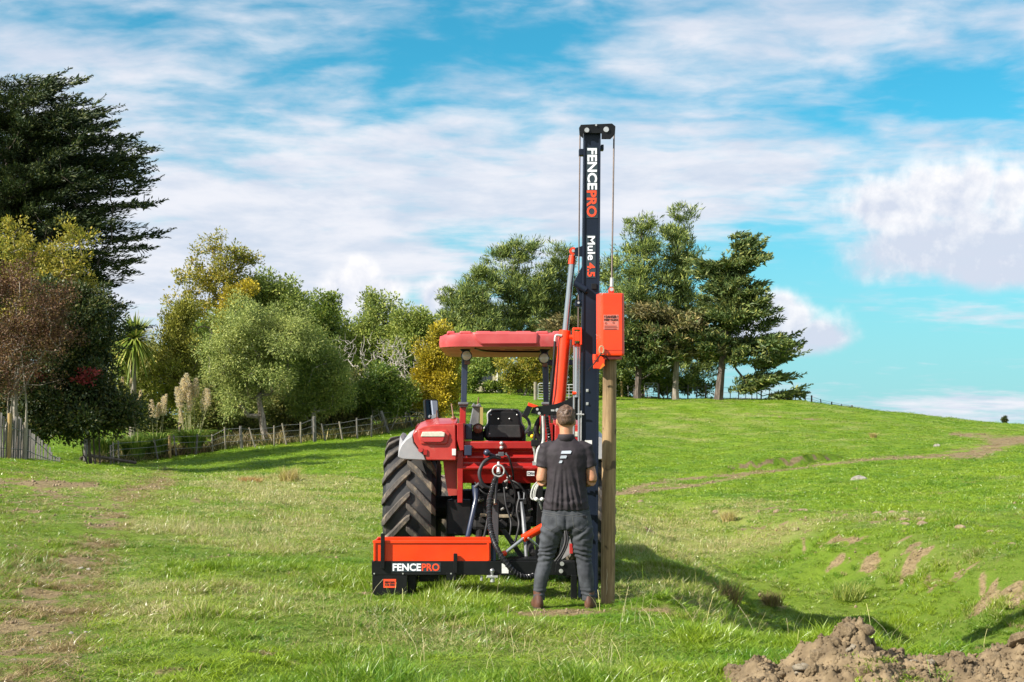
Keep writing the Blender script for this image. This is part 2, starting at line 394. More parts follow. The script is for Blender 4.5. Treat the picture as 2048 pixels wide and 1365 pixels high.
def gh(x, y, detail=True):
    x = np.asarray(x, float); y = np.asarray(y, float); sh = np.broadcast(x, y).shape
    x = np.broadcast_to(x, sh).ravel(); y = np.broadcast_to(y, sh).ravel()
    a, b = _uv(x, y); z = np.zeros(len(x))
    for i in range(0, len(x), 20000):
        d2 = (a[i:i + 20000, None] - _A) ** 2 + (b[i:i + 20000, None] - _B) ** 2
        z[i:i + 20000] = (0.5 * d2 * np.log(d2 + 1e-12)) @ _S[:-3] + _S[-3] + _S[-2] * a[i:i + 20000] + _S[-1] * b[i:i + 20000]
    d, t = ditch(x, y)
    z = z - d * np.exp(-np.where(t < 0, np.abs(t * 1.05) ** 3.6, np.abs(t) ** 2.6)) * (1 + 0.25 * pnoise(x * 0.9, y * 0.9, 32))
    # the scarp on the farm track
    px, py = proj(x, y, z)
    z = z + 0.0
    near = 1 - sstep(60, 130, y)
    if detail:
        flat = 1 - np.exp(-((x - 0.0) ** 2 + (y - 13.6) ** 2) / 6.0) * 0.75
        z = z + (0.06 * fbm(x * 0.55, y * 0.55, 3, 3) + 0.045 * fbm(x * 1.9, y * 1.9, 5, 3) * (0.4 + 0.6 * sstep(-0.3, 0.5, fbm(x * 0.3, y * 0.3, 8, 2)))) * flat * (0.35 + 0.65 * near)
        z = z + 0.12 * fbm(x * 0.11, y * 0.11, 12, 3) * sstep(18, 40, y)
        bank = np.exp(-((np.abs(t) - 0.75) / 0.4) ** 2) * (d > 0.1)
        z = z + bank * (0.10 * fbm(x * 1.4, y * 1.4, 14, 4) + .05 * fbm(x * 4.1, y * 4.1, 15, 3))
        k = np.exp(-(((x - 0.45) / 1.0) ** 2 + ((y - 12.7) / .75) ** 2) ** 2); z = z * (1 - k) + .002 * k
        # spoil by the man's feet
        z = z + 0.03 * np.exp(-(((x - 0.44) / 0.33) ** 2 + ((y - 12.02) / 0.16) ** 2)) * (1 + 0.6 * fbm(x * 7, y * 7, 19, 3))
        z = z + 0.13 * np.exp(-(((x - 1.25) / 0.30) ** 2 + ((y - 12.35) / 0.12) ** 2)) * (1 + 0.3 * fbm(x * 5, y * 5, 20, 2))
    # track scarp: a bank 0.35 m high along the upper side of the track
    sx = np.array([0.9, 7.2, 10.5, 13.5]); sy = np.array([34, 47.0, 51.0, 58.0])
    yc = np.interp(x, sx, sy); hh = np.interp(x, [5.5, 8.0, 11.5, 14.0], [0, .30, .36, 0])
    e = y - yc - 0.5 * fbm(x * 0.8, x * 0 + 2, 23, 3)
    z = z + hh * (sstep(-0.12, 0.22, e) - sstep(0.2, 7, e)) 
    if detail:
        for k_, (qx, qy, qr) in enumerate(POOLS):
            if k_ not in _pool_z: _pool_z[k_] = float(gh(np.array([qx]), np.array([qy]), False)[0]) - .02
            k = np.exp(-(((x - qx) / qr) ** 2 + ((y - qy) / (qr * 1.5)) ** 2) ** 2); z = z * (1 - k) + _pool_z[k_] * k
    return z.reshape(sh)
def gz(x, y): return float(gh(np.array([x]), np.array([y]))[0])
def seat(px, py, Y):
    """ground point under photo pixel column px at distance Y"""
    x = P(px, 880, Y)[0]; return (x, Y, gz(x, Y))

def pathdist(px, py, pts):
    d = np.full(np.shape(px), 1e9); 
    for (ax, ay, aw), (bx, by, bw) in zip(pts[:-1], pts[1:]):
        vx, vy = bx - ax, by - ay; t = np.clip(((px - ax) * vx + (py - ay) * 1.0 * vy) / (vx * vx + vy * vy), 0, 1)
        w = aw + (bw - aw) * t
        d = np.minimum(d, np.hypot(px - ax - vx * t, (py - ay - vy * t)) / w)
    return d
def ground_masks(x, y, z):
    """bare earth, dry grass and lush grass over the field (0..1)"""
    px, py = proj(x, y, z); front = y > 4
    n1 = fbm(x * 1.3, y * 1.3, 41, 4); n2 = fbm(x * 0.35, y * 0.35, 44, 3); n3 = fbm(x * 5, y * 5, 47, 3); n4 = fbm(x * 2.6, y * 2.6, 49, 3)
    tr = pathdist(px, py, [(-110, 1420, 150), (30, 1250, 110), (170, 1120, 50), (210, 1045, 32), (150, 1000, 45), (40, 985, 60)])
    bare = np.exp(-tr ** 2) * (0.40 + 0.5 * n1 + 0.5 * n3 + .6 * n4)
    tr2 = pathdist(px, py, [(210, 1060, 26), (240, 1020, 20), (230, 985, 18), (330, 962, 22)])
    bare = np.maximum(bare, np.exp(-tr2 ** 2) * (0.45 + 0.5 * n1 + .5 * n3 + .4 * n4))
    bare = np.maximum(bare, np.exp(-pathdist(px, py, [(-50, 968, 10), (100, 966, 9), (200, 972, 7)]) ** 2) * (0.8 + 0.6 * n1))
    track = pathdist(px, py, [(1180, 1005, 6), (1300, 968, 5), (1400, 955, 4), (1560, 942, 3.5), (1650, 930, 3.5), (1760, 918, 4), (1850, 915, 5), (1960, 905, 16), (2010, 890, 17), (1960, 873, 8), (1900, 868, 4)])
    tr_b = np.exp(-track ** 2) * (0.80 + 0.6 * n1 + .4 * n3)
    tr_b = np.maximum(tr_b, np.exp(-pathdist(px, py, [(1220, 990, 6), (1400, 970, 4), (1500, 950, 3)]) ** 2) * (0.85 + .4 * n1))
    tr_b = np.maximum(tr_b, np.exp(-pathdist(px, py, [(1990, 885, 10), (2060, 880, 10), (2100, 876, 10)]) ** 2) * (0.95 + .4 * n1))
    tr_b = np.maximum(tr_b, np.exp(-pathdist(px, py, [(1480, 826, 3), (1560, 834, 3), (1640, 841, 3)]) ** 2) * (0.6 + .6 * n1))
    bare = np.maximum(bare, tr_b)
    ysc = np.interp(x, [0.9, 7.2, 10.5, 13.5], [34, 47.0, 51.0, 58.0]); esc = y - ysc - 0.5 * fbm(x * 0.8, x * 0 + 2, 23, 3)
    bare = np.maximum(bare, np.exp(-((esc - .05) / .15) ** 2) * sstep(5.5, 7.5, x) * (1 - sstep(12, 13.5, x)) * (1.0 + .5 * n1))
    d, t = ditch(x, y)
    rb = np.exp(-((t - 0.95) / 0.45) ** 2) * sstep(0.1, 0.4, d) * (0.16 + .9 * n1 + .9 * n3 + .7 * n4)
    bare = np.maximum(bare, rb)
    bare = np.maximum(bare, np.exp(-((t + 0.75) / 0.3) ** 2) * sstep(0.15, 0.4, d) * (0.05 + 0.9 * n1))
    sp = np.exp(-(((x - 0.40) / 0.40) ** 2 + ((y - 11.95) / 0.24) ** 2)) * (1.15 + 0.5 * n3); bare = np.maximum(bare, sp)
    bare = np.maximum(bare, np.exp(-(((x - 1.25) / 0.4) ** 2 + ((y - 12.2) / 0.10) ** 2)) * (0.7 + 0.6 * n3))
    clods = pathdist(px, py, [(1250, 1012, 7), (1620, 1020, 8), (1760, 1040, 12), (2000, 1075, 14)])
    bare = np.maximum(bare, np.exp(-clods ** 2) * (0.0 + 1.0 * n1 + .6 * n3))
    bare = np.maximum(bare, np.exp(-pathdist(px, py, [(470, 962, 5), (700, 945, 4), (900, 938, 4)]) ** 2) * (0.2 + 1.2 * n1))
    bare = np.maximum(bare, 0.55 * sstep(0.55, 0.9, n1 + 0.5 * n3) * (1 - sstep(20, 60, y)))
    bare = np.where(front, bare, 0.2 + 0.4 * n1)
    dry = 0.30 + 0.45 * n2
    for (cx, cy, rx, ry, w) in [(1400, 1075, 230, 70, .75), (620, 1060, 260, 80, .55), (560, 965, 120, 20, .5), (480, 985, 200, 30, .4), (900, 1230, 300, 60, .1), (300, 1250, 120, 150, .35), (1700, 1010, 300, 40, .1), (1350, 850, 300, 50, .2), (1500, 980, 500, 40, -.1), (1950, 1110, 160, 40, .35),
                                (600, 900, 500, 35, -.5), (130, 890, 90, 40, -.6), (1000, 815, 120, 25, -.4), (1700, 930, 400, 30, -.25), (1640, 1230, 250, 60, -.1)]:
        dry = dry + w * np.exp(-((px - cx) / rx) ** 2 - ((py - cy) / ry) ** 2)
    return np.clip(bare, 0, 1), np.clip(dry, 0, 1)

def make_ground():
    ys = np.concatenate([np.linspace(-60, 4, 24), np.exp(np.linspace(math.log(4.4), math.log(14), 150)), np.exp(np.linspace(math.log(14.1), math.log(130), 250)), np.exp(np.linspace(math.log(132), math.log(2500), 46))])
    ts = np.linspace(-1, 1, 331); ts = np.sign(ts) * (0.55 * np.abs(ts) + 0.45 * np.abs(ts) ** 3)
    half = np.maximum(0.62 * np.maximum(ys, 0) + 4.0, 0) + np.where(ys < 4.2, 60 * sstep(4.2, -60, ys), 0)
    half = half * np.where(ys > 130, 1 + (ys - 130) / 400, 1)
    X = ts[None, :] * (half[:, None] * 1.7); Yg = np.repeat(ys[:, None], len(ts), 1)
    Z = gh(X, Yg); b, d = ground_masks(X.ravel(), Yg.ravel(), Z.ravel())
    ny, nx = X.shape; i = np.arange(ny * nx).reshape(ny, nx)
    q = np.stack([i[:-1, :-1], i[:-1, 1:], i[1:, 1:], i[1:, :-1]], -1).reshape(-1, 4)
    m = bpy.data.materials.new('pasture'); m.use_nodes = True; m.node_tree.nodes.clear(); t = NT(m.node_tree)
    vec = t.n('ShaderNodeTexCoord', None, None).outputs['Object']
    at = lambda k: t.n('ShaderNodeAttribute', None, 2, attribute_name=k)
    nz = t.noise(vec, 9, 8, 0.7); nl = t.noise(vec, 0.8, 5, 0.6); nf = t.noise(vec, 60, 4, 0.7)
    g = t.mix(t.step(nl, 0.35, 0.65), (0.105, 0.205, 0.008), (0.175, 0.268, 0.014))
    g = t.mix(t.step(nz, 0.4, 0.75), g, (0.080, 0.130, 0.012))
    g = t.mix(t.step(t.noise(vec, 0.33, 7, 0.68), 0.47, 0.70, 0, .6), g, (0.215, 0.250, 0.035)); g = t.mix(t.step(t.noise(vec, 2.3, 6, 0.7), 0.52, 0.72, 0, .75), g, (0.060, 0.125, 0.012))
    g = t.mix(t.m('MULTIPLY', t.step(at('dry'), 0.25, 1.0), 0.75), g, (0.30, 0.285, 0.10))
    soil = t.mix(t.step(nz, 0.35, 0.7), (0.185, 0.135, 0.066), (0.31, 0.235, 0.125))
    g = t.mix(t.m('MULTIPLY', at('thatch'), 0.75), g, t.mix(t.step(nf, .4, .65), (0.075, 0.135, 0.012), (0.150, 0.180, 0.032)))
    soil = t.mix(t.step(t.noise(vec, 28, 5, .7), .5, .62, 0, .8), soil, (0.11, 0.078, 0.042))
    soil = t.mix(t.step(nf, 0.55, 0.75), soil, (0.27, 0.235, 0.175))
    k = t.step(t.m('ADD', at('bare'), t.m('MULTIPLY', t.m('SUBTRACT', nz, 0.5), 0.7)), 0.38, 0.66)
    c = t.mix(k, g, soil)
    bp = t.n('ShaderNodeBump', {'Strength': 0.8, 'Distance': 0.05, 'Height': t.m('ADD', nz, t.m('MULTIPLY', nf, 0.4))})
    bs = t.n('ShaderNodeBsdfPrincipled', {'Base Color': c, 'Roughness': 0.9, 'Normal': bp, 'Specular IOR Level': 0.15})
    t.n('ShaderNodeOutputMaterial', {0: bs}, None)
    me = mesh_np('ground', np.stack([X, Yg, Z], -1), q, None, m, True, {'bare': b, 'dry': d, 'thatch': (1 - sstep(16, 32, Yg)).ravel()})
    return link('ground', me, kind='structure', label='grassy sheep pasture rising to a low hill on the right')
make_ground()
# ------------------------------------------------------------------ trees
def rand_unit(n, r):
    v = r.normal(size=(n, 3)); return v / np.linalg.norm(v, axis=1, keepdims=True)
def skeleton(base, top, targets, r, nseg=6, rise=0.25, wob=0.10):
    """join every target to the nearest fitting node of a growing branch tree -> nodes, parent, count"""
    nodes = [np.array(base) + (np.array(top) - np.array(base)) * t + r.normal(size=3) * wob * 0.5 * (0 < t < 1) * np.array([1, 1, .2]) for t in np.linspace(0, 1, nseg)]
    par = [-1] + list(range(nseg - 1))
    axis = np.array(top)
    order = np.argsort(np.linalg.norm(targets - (np.array(base) * .4 + axis * .6), axis=1))
    ends = {}
    for j in order:
        t = targets[j]; N = np.array(nodes)
        d = t - N; dist = np.linalg.norm(d, axis=1)
        cost = dist + np.maximum(0, -d[:, 2] + rise * dist) * 1.3 + (np.arange(len(N)) == 0) * 3 + (N[:, 2] < base[2] + 0.30 * (top[2] - base[2])) * 2
        k = int(np.argmin(cost)); a = N[k]; L = dist[k]
        m = 2 if L < 1.2 else 3; prev = k
        for s in range(1, m + 1):
            f = s / m; p = a + (t - a) * f + r.normal(size=3) * L * 0.06 * (s < m); p[2] -= L * 0.10 * math.sin(math.pi * f) * (1 if s < m else 0)
            nodes.append(p); par.append(prev); prev = len(nodes) - 1
        ends[j] = prev
    cnt = np.zeros(len(nodes))
    for e in ends.values():
        k = e
        while k != -1: cnt[k] += 1; k = par[k]
    return np.array(nodes), np.array(par), np.maximum(cnt, 1)
def branch_mesh(nodes, par, cnt, r0, sides=6, rmin=0.012):
    """tapered limbs as one mesh: a tube per chain"""
    tot = cnt.max(); rad = np.maximum(r0 * (cnt / tot) ** 0.5, rmin)
    kids = {}
    for i, p in enumerate(par):
        if p >= 0: kids.setdefault(int(p), []).append(i)
    mb = MB(); stack = [(0, None)]
    while stack:
        s, frm = stack.pop(); chain = [] if frm is None else [frm]; k = s
        while True:
            chain.append(k); ks = kids.get(k, [])
            if not ks: break
            ks = sorted(ks, key=lambda i: -cnt[i])
            for o in ks[1:]: stack.append((o, k))
            k = ks[0]
        if len(chain) < 2: continue
        rs = [float(rad[c]) for c in chain]
        if frm is not None: rs[0] = min(rs[0], rs[1] * 1.25)
        else: rs[0] *= 1.35
        rs[-1] *= 0.4
        big = max(rs) > 0.06
        mb.tube([nodes[c] for c in chain], rs, sides if big else 4, caps=False)
    return mb
def leaves_np(centers, outs, sizes, n_per, r, leaf=(0.10, 0.05), aniso=(1, 1, 1), along=0.0, up=0.3, droop=0.0, jit=0.35, ball=2.0):
    """n_per leaf quads in a clump round each centre. aniso: spread along outward, sideways, vertical"""
    n = len(centers); N = n * n_per
    C = np.repeat(centers, n_per, 0); O = np.repeat(outs, n_per, 0); S = np.repeat(sizes, n_per)[:, None]
    O = O / (np.linalg.norm(O, axis=1, keepdims=True) + 1e-9)
    Z = np.zeros_like(O); Z[:, 2] = 1
    side = np.cross(O, Z); side /= np.linalg.norm(side, axis=1, keepdims=True) + 1e-6
    vert = np.cross(side, O)
    d = rand_unit(N, r) * (r.random((N, 1)) ** (1 / ball))
    p = C + S * (O * d[:, :1] * aniso[0] + side * d[:, 1:2] * aniso[1] + vert * d[:, 2:] * aniso[2])
    p[:, 2] -= droop * S[:, 0] * np.maximum(d[:, 0], 0) ** 2
    local = O * d[:, :1] + side * d[:, 1:2] + vert * d[:, 2:]
    ax = along * O + (1 - along) * local + rand_unit(N, r) * jit + np.array([0, 0, up]) * 0.6
    ax /= np.linalg.norm(ax, axis=1, keepdims=True) + 1e-6
    nrm = local * 0.8 + O * 0.4 + np.array([0, 0, 0.5]) + rand_unit(N, r) * 0.7
    w = np.cross(ax, nrm); w /= np.linalg.norm(w, axis=1, keepdims=True) + 1e-6
    L = leaf[0] * (0.6 + 0.8 * r.random((N, 1))); Wd = leaf[1] * (0.6 + 0.8 * r.random((N, 1)))
    bend = np.cross(w, ax) * L * 0.12
    V = np.stack([p - ax * L / 2, p + w * Wd / 2 + bend, p + ax * L / 2, p - w * Wd / 2 + bend], 1).reshape(-1, 3)
    Q = np.arange(N * 4).reshape(-1, 4)
    return V, Q
def crown_targets(ells, Y, n, r, shell=2.4, depth=0.9, cut=None):
    """clump centres in ellipsoids given as photo ellipses (px, py, rx, ry[, dY]) at distance Y"""
    out = []; centre = []; area = np.array([e[2] * e[3] for e in ells], float); area /= area.sum()
    pts = []
    for e, a in zip(ells, area):
        k = max(3, int(round(n * a))); c = np.array(P(e[0], e[1], Y + (e[4] if len(e) > 4 else 0))); rx = pm(e[2], Y); rz = pm(e[3], Y)
        d = rand_unit(k, r) * (r.random((k, 1)) ** (1 / shell)); sd_ = int(e[0] * 7 + e[1]) % 97
        d = d * (1 + .42 * pnoise(np.arctan2(d[:, 2], d[:, 0]) * 1.4 + sd_, d[:, 1] * 1.6 + sd_ * .37, 181))[:, None]
        q = c + d * np.array([rx, rx * depth, rz]); out.append(q); centre.append(np.repeat(c[None], k, 0))
    return np.concatenate(out), np.concatenate(centre)
def tree(name, base_px, Y, ells, mat_leaf, mat_bark, label, cat='tree', group=None, n=70, n_per=160, clump=0.8, leaf=(0.14, 0.08), aniso=(1, 1, .8), along=0.0,
         up=0.3, droop=0.0, r0=0.22, top_px=None, seed=1, shell=2.4, depth=0.9, trunk_frac=0.5, rise=0.25, jit=0.35, tilt_out=0.0, outmode='centre', extra=None, ball=2.0, multi=0, bare=False, sink=0.15, sizes_var=0.5):
    if outmode == 'centre' and not bare and n > 30: n = int(n * .8); clump = clump * .82; n_per = int(n_per * 1.15)
    r = np.random.default_rng(seed)
    base = np.array(seat(base_px, 0 if True else 0, Y)); base[2] -= sink
    T, Cn = crown_targets(ells, Y, n, r, shell, depth)
    g = gh(T[:, 0], T[:, 1], False); T[:, 2] = np.maximum(T[:, 2], g + 0.25)
    if top_px is None:
        zc = T[:, 2]; top = np.array([T[:, 0].mean(), Y, base[2] + (np.percentile(zc, 85) - base[2]) * trunk_frac + 0.3])
        top[0] = base[0] + (top[0] - base[0]) * 0.6
    else: top = np.array(P(top_px[0], top_px[1], Y))
    root = thing(name, tuple(base), label, cat, group)
    r0 = r0 * .52
    nodes, par, cnt = skeleton(base, top, T, r, 6, rise, 0.06 * np.linalg.norm(top - base) / 3)
    mb = branch_mesh(nodes, par, cnt, r0)
    if multi:
        for k in range(multi):
            b = base + np.array([r.normal() * r0 * 2.5, r.normal() * r0, 0]); j = r.integers(len(nodes)); 
            far = nodes[np.argsort(-cnt)[6:30]]; e = far[r.integers(len(far))]
            mid = (b + e) / 2 + np.array([(b - base)[0], 0, -0.1])
            mb.tube([b, b * .65 + e * .35 + (b - base) * .8, mid, e], [r0 * .6, r0 * .5, r0 * .38, r0 * .2], 6, caps=False)
    mb.build('trunk', mat_bark, root, smooth=True)
    if not bare:
        axis = np.stack([np.full(len(T), top[0]), np.full(len(T), top[1]), T[:, 2]], 1)
        outs = (T - Cn) if outmode == 'centre' else (T - axis)
        outs = outs / (np.linalg.norm(outs, axis=1, keepdims=True) + 1e-6) + np.array([0, 0, tilt_out])
        sizes = clump * (1 - sizes_var / 2 + sizes_var * r.random(len(T)))
        if outmode == 'centre': leaf = (leaf[0] * .8, leaf[1] * .74); n_per = int(n_per * 1.3)
        V, Q = leaves_np(T, outs, sizes, n_per, r, leaf, aniso, along, up, droop, jit, ball)
        if extra is not None:
            V2, Q2 = extra(r, T, outs, sizes); Q = np.concatenate([Q, Q2 + len(V)]); V = np.concatenate([V, V2])
        V = V - base
        link('crown', mesh_np('crown', V, Q, None, mat_leaf), root)
    return root

bark_grey = pmat('bark_grey', (0.16, 0.13, 0.10), (0.28, 0.25, 0.21), 3.0, 0.9, bump=0.03, bscale=12, stretch=(3, 3, .6))
bark_dark = pmat('bark_dark', (0.06, 0.045, 0.035), (0.14, 0.11, 0.09), 3.0, 0.9, bump=0.03, bscale=10, stretch=(3, 3, .6))
bark_pale = pmat('bark_pale', (0.34, 0.30, 0.26), (0.5, 0.46, 0.42), 3.0, 0.9, bump=0.01, bscale=12, stretch=(3, 3, .6))
L_mac = leafmat('cypress_sprays', (0.011, 0.023, 0.009), (0.023, 0.037, 0.011), (0.048, 0.054, 0.016), 0.12, 0.6, 0.35)
L_pine = leafmat('pine_needles', (0.050, 0.084, 0.022), (0.100, 0.136, 0.032), (0.185, 0.200, 0.056), 0.15, 0.55, 0.3)
L_pineR = leafmat('pine_needles_olive', (0.050, 0.072, 0.028), (0.095, 0.115, 0.040), (0.16, 0.13, 0.06), 0.15, 0.55, 0.3)
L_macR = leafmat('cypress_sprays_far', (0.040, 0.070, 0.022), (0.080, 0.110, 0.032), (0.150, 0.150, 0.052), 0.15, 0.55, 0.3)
L_macBr = leafmat('cypress_browning', (0.055, 0.085, 0.026), (0.115, 0.100, 0.042), (0.19, 0.145, 0.075), 0.15, 0.6, 0.5)
L_willow = leafmat('willow_leaves', (0.145, 0.190, 0.050), (0.205, 0.240, 0.070), (0.30, 0.31, 0.125), 0.35, 0.5, 0.4)
L_willow2 = leafmat('shrub_leaves', (0.105, 0.155, 0.035), (0.17, 0.210, 0.045), (0.25, 0.255, 0.080), 0.35, 0.5, 0.4)
L_gold = leafmat('golden_foliage', (0.24, 0.185, 0.012), (0.15, 0.14, 0.015), (0.34, 0.255, 0.015), 0.2, 0.55, 0.45)
L_olive = leafmat('olive_foliage', (0.105, 0.115, 0.018), (0.150, 0.155, 0.025), (0.21, 0.19, 0.040), 0.2, 0.55, 0.5)
L_brown = leafmat('brown_leaves', (0.062, 0.032, 0.018), (0.092, 0.045, 0.024), (0.115, 0.075, 0.035), 0.25, 0.55, 0.6)
L_yelgr = leafmat('yellowing_leaves', (0.135, 0.15, 0.022), (0.20, 0.185, 0.030), (0.27, 0.20, 0.035), 0.35, 0.5, 0.4)
L_dark = leafmat('dark_leaves', (0.018, 0.033, 0.009), (0.034, 0.050, 0.013), (0.075, 0.068, 0.022), 0.2, 0.5, 0.4)
L_mid = leafmat('green_leaves', (0.070, 0.115, 0.020), (0.120, 0.165, 0.028), (0.19, 0.21, 0.050), 0.3, 0.5, 0.4)
L_scrub = leafmat('scrub_leaves', (0.060, 0.080, 0.020), (0.100, 0.112, 0.030), (0.16, 0.14, 0.06), 0.2, 0.6, 0.5)

L_olive2 = leafmat('low_scrub_leaves', (0.075, 0.095, 0.022), (0.12, 0.135, 0.035), (0.18, 0.16, 0.06), 0.3, 0.55, 0.5)

def tips(L, Wd, k, out=1.0, up=0.25):
    """ragged branch tips poking past the crown"""
    def f(r, T, outs, sizes):
        j = np.argsort(-np.linalg.norm(T - T.mean(0), axis=1))[:k]
        V = []; 
        for i in j:
            o = outs[i] / np.linalg.norm(outs[i]); p0 = T[i] + o * sizes[i] * .6; d = o * np.array([1, 1, .5]) + np.array([0, 0, up]) * r.random() + r.normal(size=3) * .15
            ln = L * (.5 + r.random())
            for s in np.linspace(0, 1, 26):
                c = p0 + d * ln * s + np.array([0, 0, ln * .12 * s * s]); m = 3
                for _ in range(m):
                    a = d + r.normal(size=3) * .5; a /= np.linalg.norm(a); w = np.cross(a, r.normal(size=3)); w /= np.linalg.norm(w) + 1e-6
                    ll = Wd * (1.1 - .7 * s) * (.6 + .8 * r.random()); q = c + r.normal(size=3) * Wd * .3 * (1 - s)
                    V += [q, q + a * ll * .5 + w * ll * .16, q + a * ll, q + a * ll * .5 - w * ll * .16]
        V = np.array(V).reshape(-1, 3); return V, np.arange(len(V)).reshape(-1, 4)
    return f

# -- the big cypress on the left edge
tree('cypress_tree', 40, 56, [(0, 250, 150, 110), (96, 300, 145, 85), (60, 320, 120, 110), (50, 420, 130, 60), (131, 385, 125, 60), (20, 400, 170, 100), (151, 455, 120, 40), (136, 515, 125, 36), (151, 560, 75, 30), (151, 600, 50, 24), (40, 180, 50, 28), (-70, 560, 190, 150), (126, 235, 75, 34), (181, 330, 65, 50), (181, 420, 75, 24), (50, 560, 150, 80), (76, 640, 130, 70), (30, 680, 130, 80)], L_mac, bark_dark,
     'tall dark ragged cypress towering at the left edge of the paddock', n=640, n_per=250, clump=1.02, leaf=(0.23, 0.046), aniso=(1.6, .5, .15), along=0.55, up=0.15, droop=0.15, r0=0.55, top_px=(40, 240), seed=11, shell=2.2, outmode='axis', jit=0.3, rise=0.0, tilt_out=0.12, extra=tips(1.0, .26, 300), trunk_frac=.9)
# -- hill pines, far end of the paddock
PG = 'pine trees on the hilltop'
pine = dict(n=200, n_per=105, clump=.86, leaf=(0.50, 0.07), aniso=(1.1, 1.0, .6), along=0.15, up=1.0, r0=0.5, shell=1.9, jit=0.6, rise=0.15, tilt_out=0.35, sizes_var=0.9)
def pines(px, Y, ells, top, seed, label, leaf=L_pine, **k):
    a = dict(pine); a.update(k)
    return tree('pine_tree', px, Y, ells, leaf, bark_dark, label, 'pine tree', PG, top_px=top, seed=seed, outmode='axis', **a)
pines(965, 128, [(950, 590, 42, 40), (925, 640, 45, 45), (905, 600, 24, 22), (960, 660, 60, 50), (965, 555, 30, 26)], (955, 560), 21, 'pine with a rounded crown at the left end of the hilltop pines')
pines(1040, 131, [(1045, 505, 42, 30), (1020, 560, 62, 45), (1060, 590, 60, 50), (1030, 640, 70, 50), (1000, 510, 26, 20)], (1040, 500), 22, 'tall pine with a domed top rising above the red tractor canopy', n=200)
pines(1112, 134, [(1120, 520, 30, 26), (1110, 575, 48, 50), (1100, 640, 60, 50), (1140, 610, 40, 60), (1130, 505, 14, 14)], (1118, 530), 23, 'slender pine seen just left of the black mast', n=150)
pines(1222, 132, [(1215, 540, 34, 35), (1225, 600, 45, 55), (1215, 660, 60, 55), (1240, 700, 50, 40), (1215, 745, 55, 32), (1240, 690, 50, 40)], (1215, 545), 24, 'shaded pine half hidden behind the orange hammer housing', n=150)
pines(1283, 125, [(1278, 448, 30, 13), (1280, 490, 38, 35), (1275, 545, 52, 42), (1285, 600, 60, 45), (1275, 720, 60, 38)], (1282, 460), 25, 'pine with a flat topped crown between the hammer and the tallest pine', n=160)
pines(1350, 127, [(1362, 430, 30, 15), (1350, 470, 45, 30), (1365, 520, 48, 40), (1345, 570, 62, 48), (1370, 610, 55, 45), (1345, 730, 70, 32), (1400, 735, 50, 30)], (1358, 440), 26, 'tallest pine of the hilltop with a lopsided tufted top', n=200)
mac = dict(leaf=(0.50, 0.13), aniso=(1.2, .85, .34), along=0.4, up=0.2, jit=0.4, rise=0.0, tilt_out=0.2, outmode='axis', shell=2.3)
tree('cypress_tree', 1275, 119, [(1265, 660, 60, 40), (1295, 690, 70, 40), (1240, 720, 50, 30), (1320, 725, 60, 25)], L_macR, bark_dark, 'spreading dark cypress with a thick forked trunk near the small hill gate', group=None, n=75, n_per=150, clump=1.25, r0=0.55, top_px=(1280, 690), seed=31, trunk_frac=.7, **mac)
tree('cypress_tree', 1352, 118, [(1330, 640, 75, 34), (1370, 655, 70, 34), (1345, 690, 85, 34), (1400, 700, 50, 30), (1290, 625, 50, 18)], L_macBr, bark_grey, 'browning wide cypress with a pale straight trunk on the hill', n=90, n_per=140, clump=1.25, r0=0.5, top_px=(1355, 660), seed=32, **mac)
tree('cypress_tree', 1437, 117, [(1478, 500, 26, 30), (1470, 545, 48, 34), (1490, 590, 55, 30), (1480, 640, 70, 34), (1505, 690, 75, 26), (1540, 722, 62, 14), (1530, 758, 50, 10), (1450, 600, 40, 60), (1440, 690, 55, 45), (1500, 775, 55, 8), (1560, 790, 38, 8), (1425, 540, 20, 24)], L_macR, bark_dark,
     'tall dark cypress with long low boughs at the right end of the hilltop trees', n=190, n_per=150, clump=1.05, r0=0.6, top_px=(1465, 520), seed=33, extra=tips(1.3, .5, 60), **mac)
tree('cypress_tree', 1180, 126, [(1130, 655, 60, 28), (1110, 690, 70, 24), (1180, 690, 50, 40)], L_macBr, bark_grey, 'low browning cypress behind the tractor canopy and mast', n=55, n_per=140, clump=1.15, r0=0.4, top_px=(1160, 700), seed=34, **mac)

# -- scrub and trees in the fenced strip, left to centre
bro = dict(clump=0.75, leaf=(0.17, 0.09), n_per=190)
tree('deciduous_tree', 60, 50, [(50, 520, 70, 60), (140, 540, 60, 60), (90, 600, 100, 60), (165, 640, 50, 50), (30, 470, 30, 30), (150, 480, 26, 30)], L_yelgr, bark_grey, 'yellowing broadleaf tree in front of the big dark cypress', n=110, n_per=110, clump=0.62, leaf=(0.14, 0.085), r0=0.2, seed=41, sizes_var=.9)
tree('brown_shrub', 25, 45.5, [(40, 640, 95, 110), (20, 560, 60, 60), (95, 660, 60, 100), (0, 740, 90, 60), (120, 600, 28, 40)], L_brown, bark_grey, 'twiggy shrub with rusty brown leaves above the paling fence', 'shrub', n=300, n_per=62, clump=0.5, leaf=(0.10, 0.05), r0=0.15, seed=42, multi=5, shell=1.6, jit=.6)
DSH = tree('dark_shrub', 185, 48, [(150, 700, 72, 80), (140, 770, 95, 75), (200, 785, 60, 55), (120, 830, 110, 36), (235, 825, 62, 30), (165, 640, 60, 60), (190, 848, 80, 20), (95, 855, 80, 18), (70, 790, 80, 60), (130, 600, 60, 50)], L_dark, bark_dark, 'dense dark evergreen shrub overhanging the gap in the fence', 'shrub', n=330, n_per=170, clump=0.68, leaf=(0.15, 0.085), r0=0.10, seed=43, multi=3)
tree('dark_shrub', 60, 49, [(60, 780, 90, 60), (30, 820, 80, 40)], L_dark, bark_dark, 'dark shrub directly behind the paling fence', 'shrub', n=60, n_per=180, clump=0.7, leaf=(0.15, 0.085), r0=0.14, seed=44)
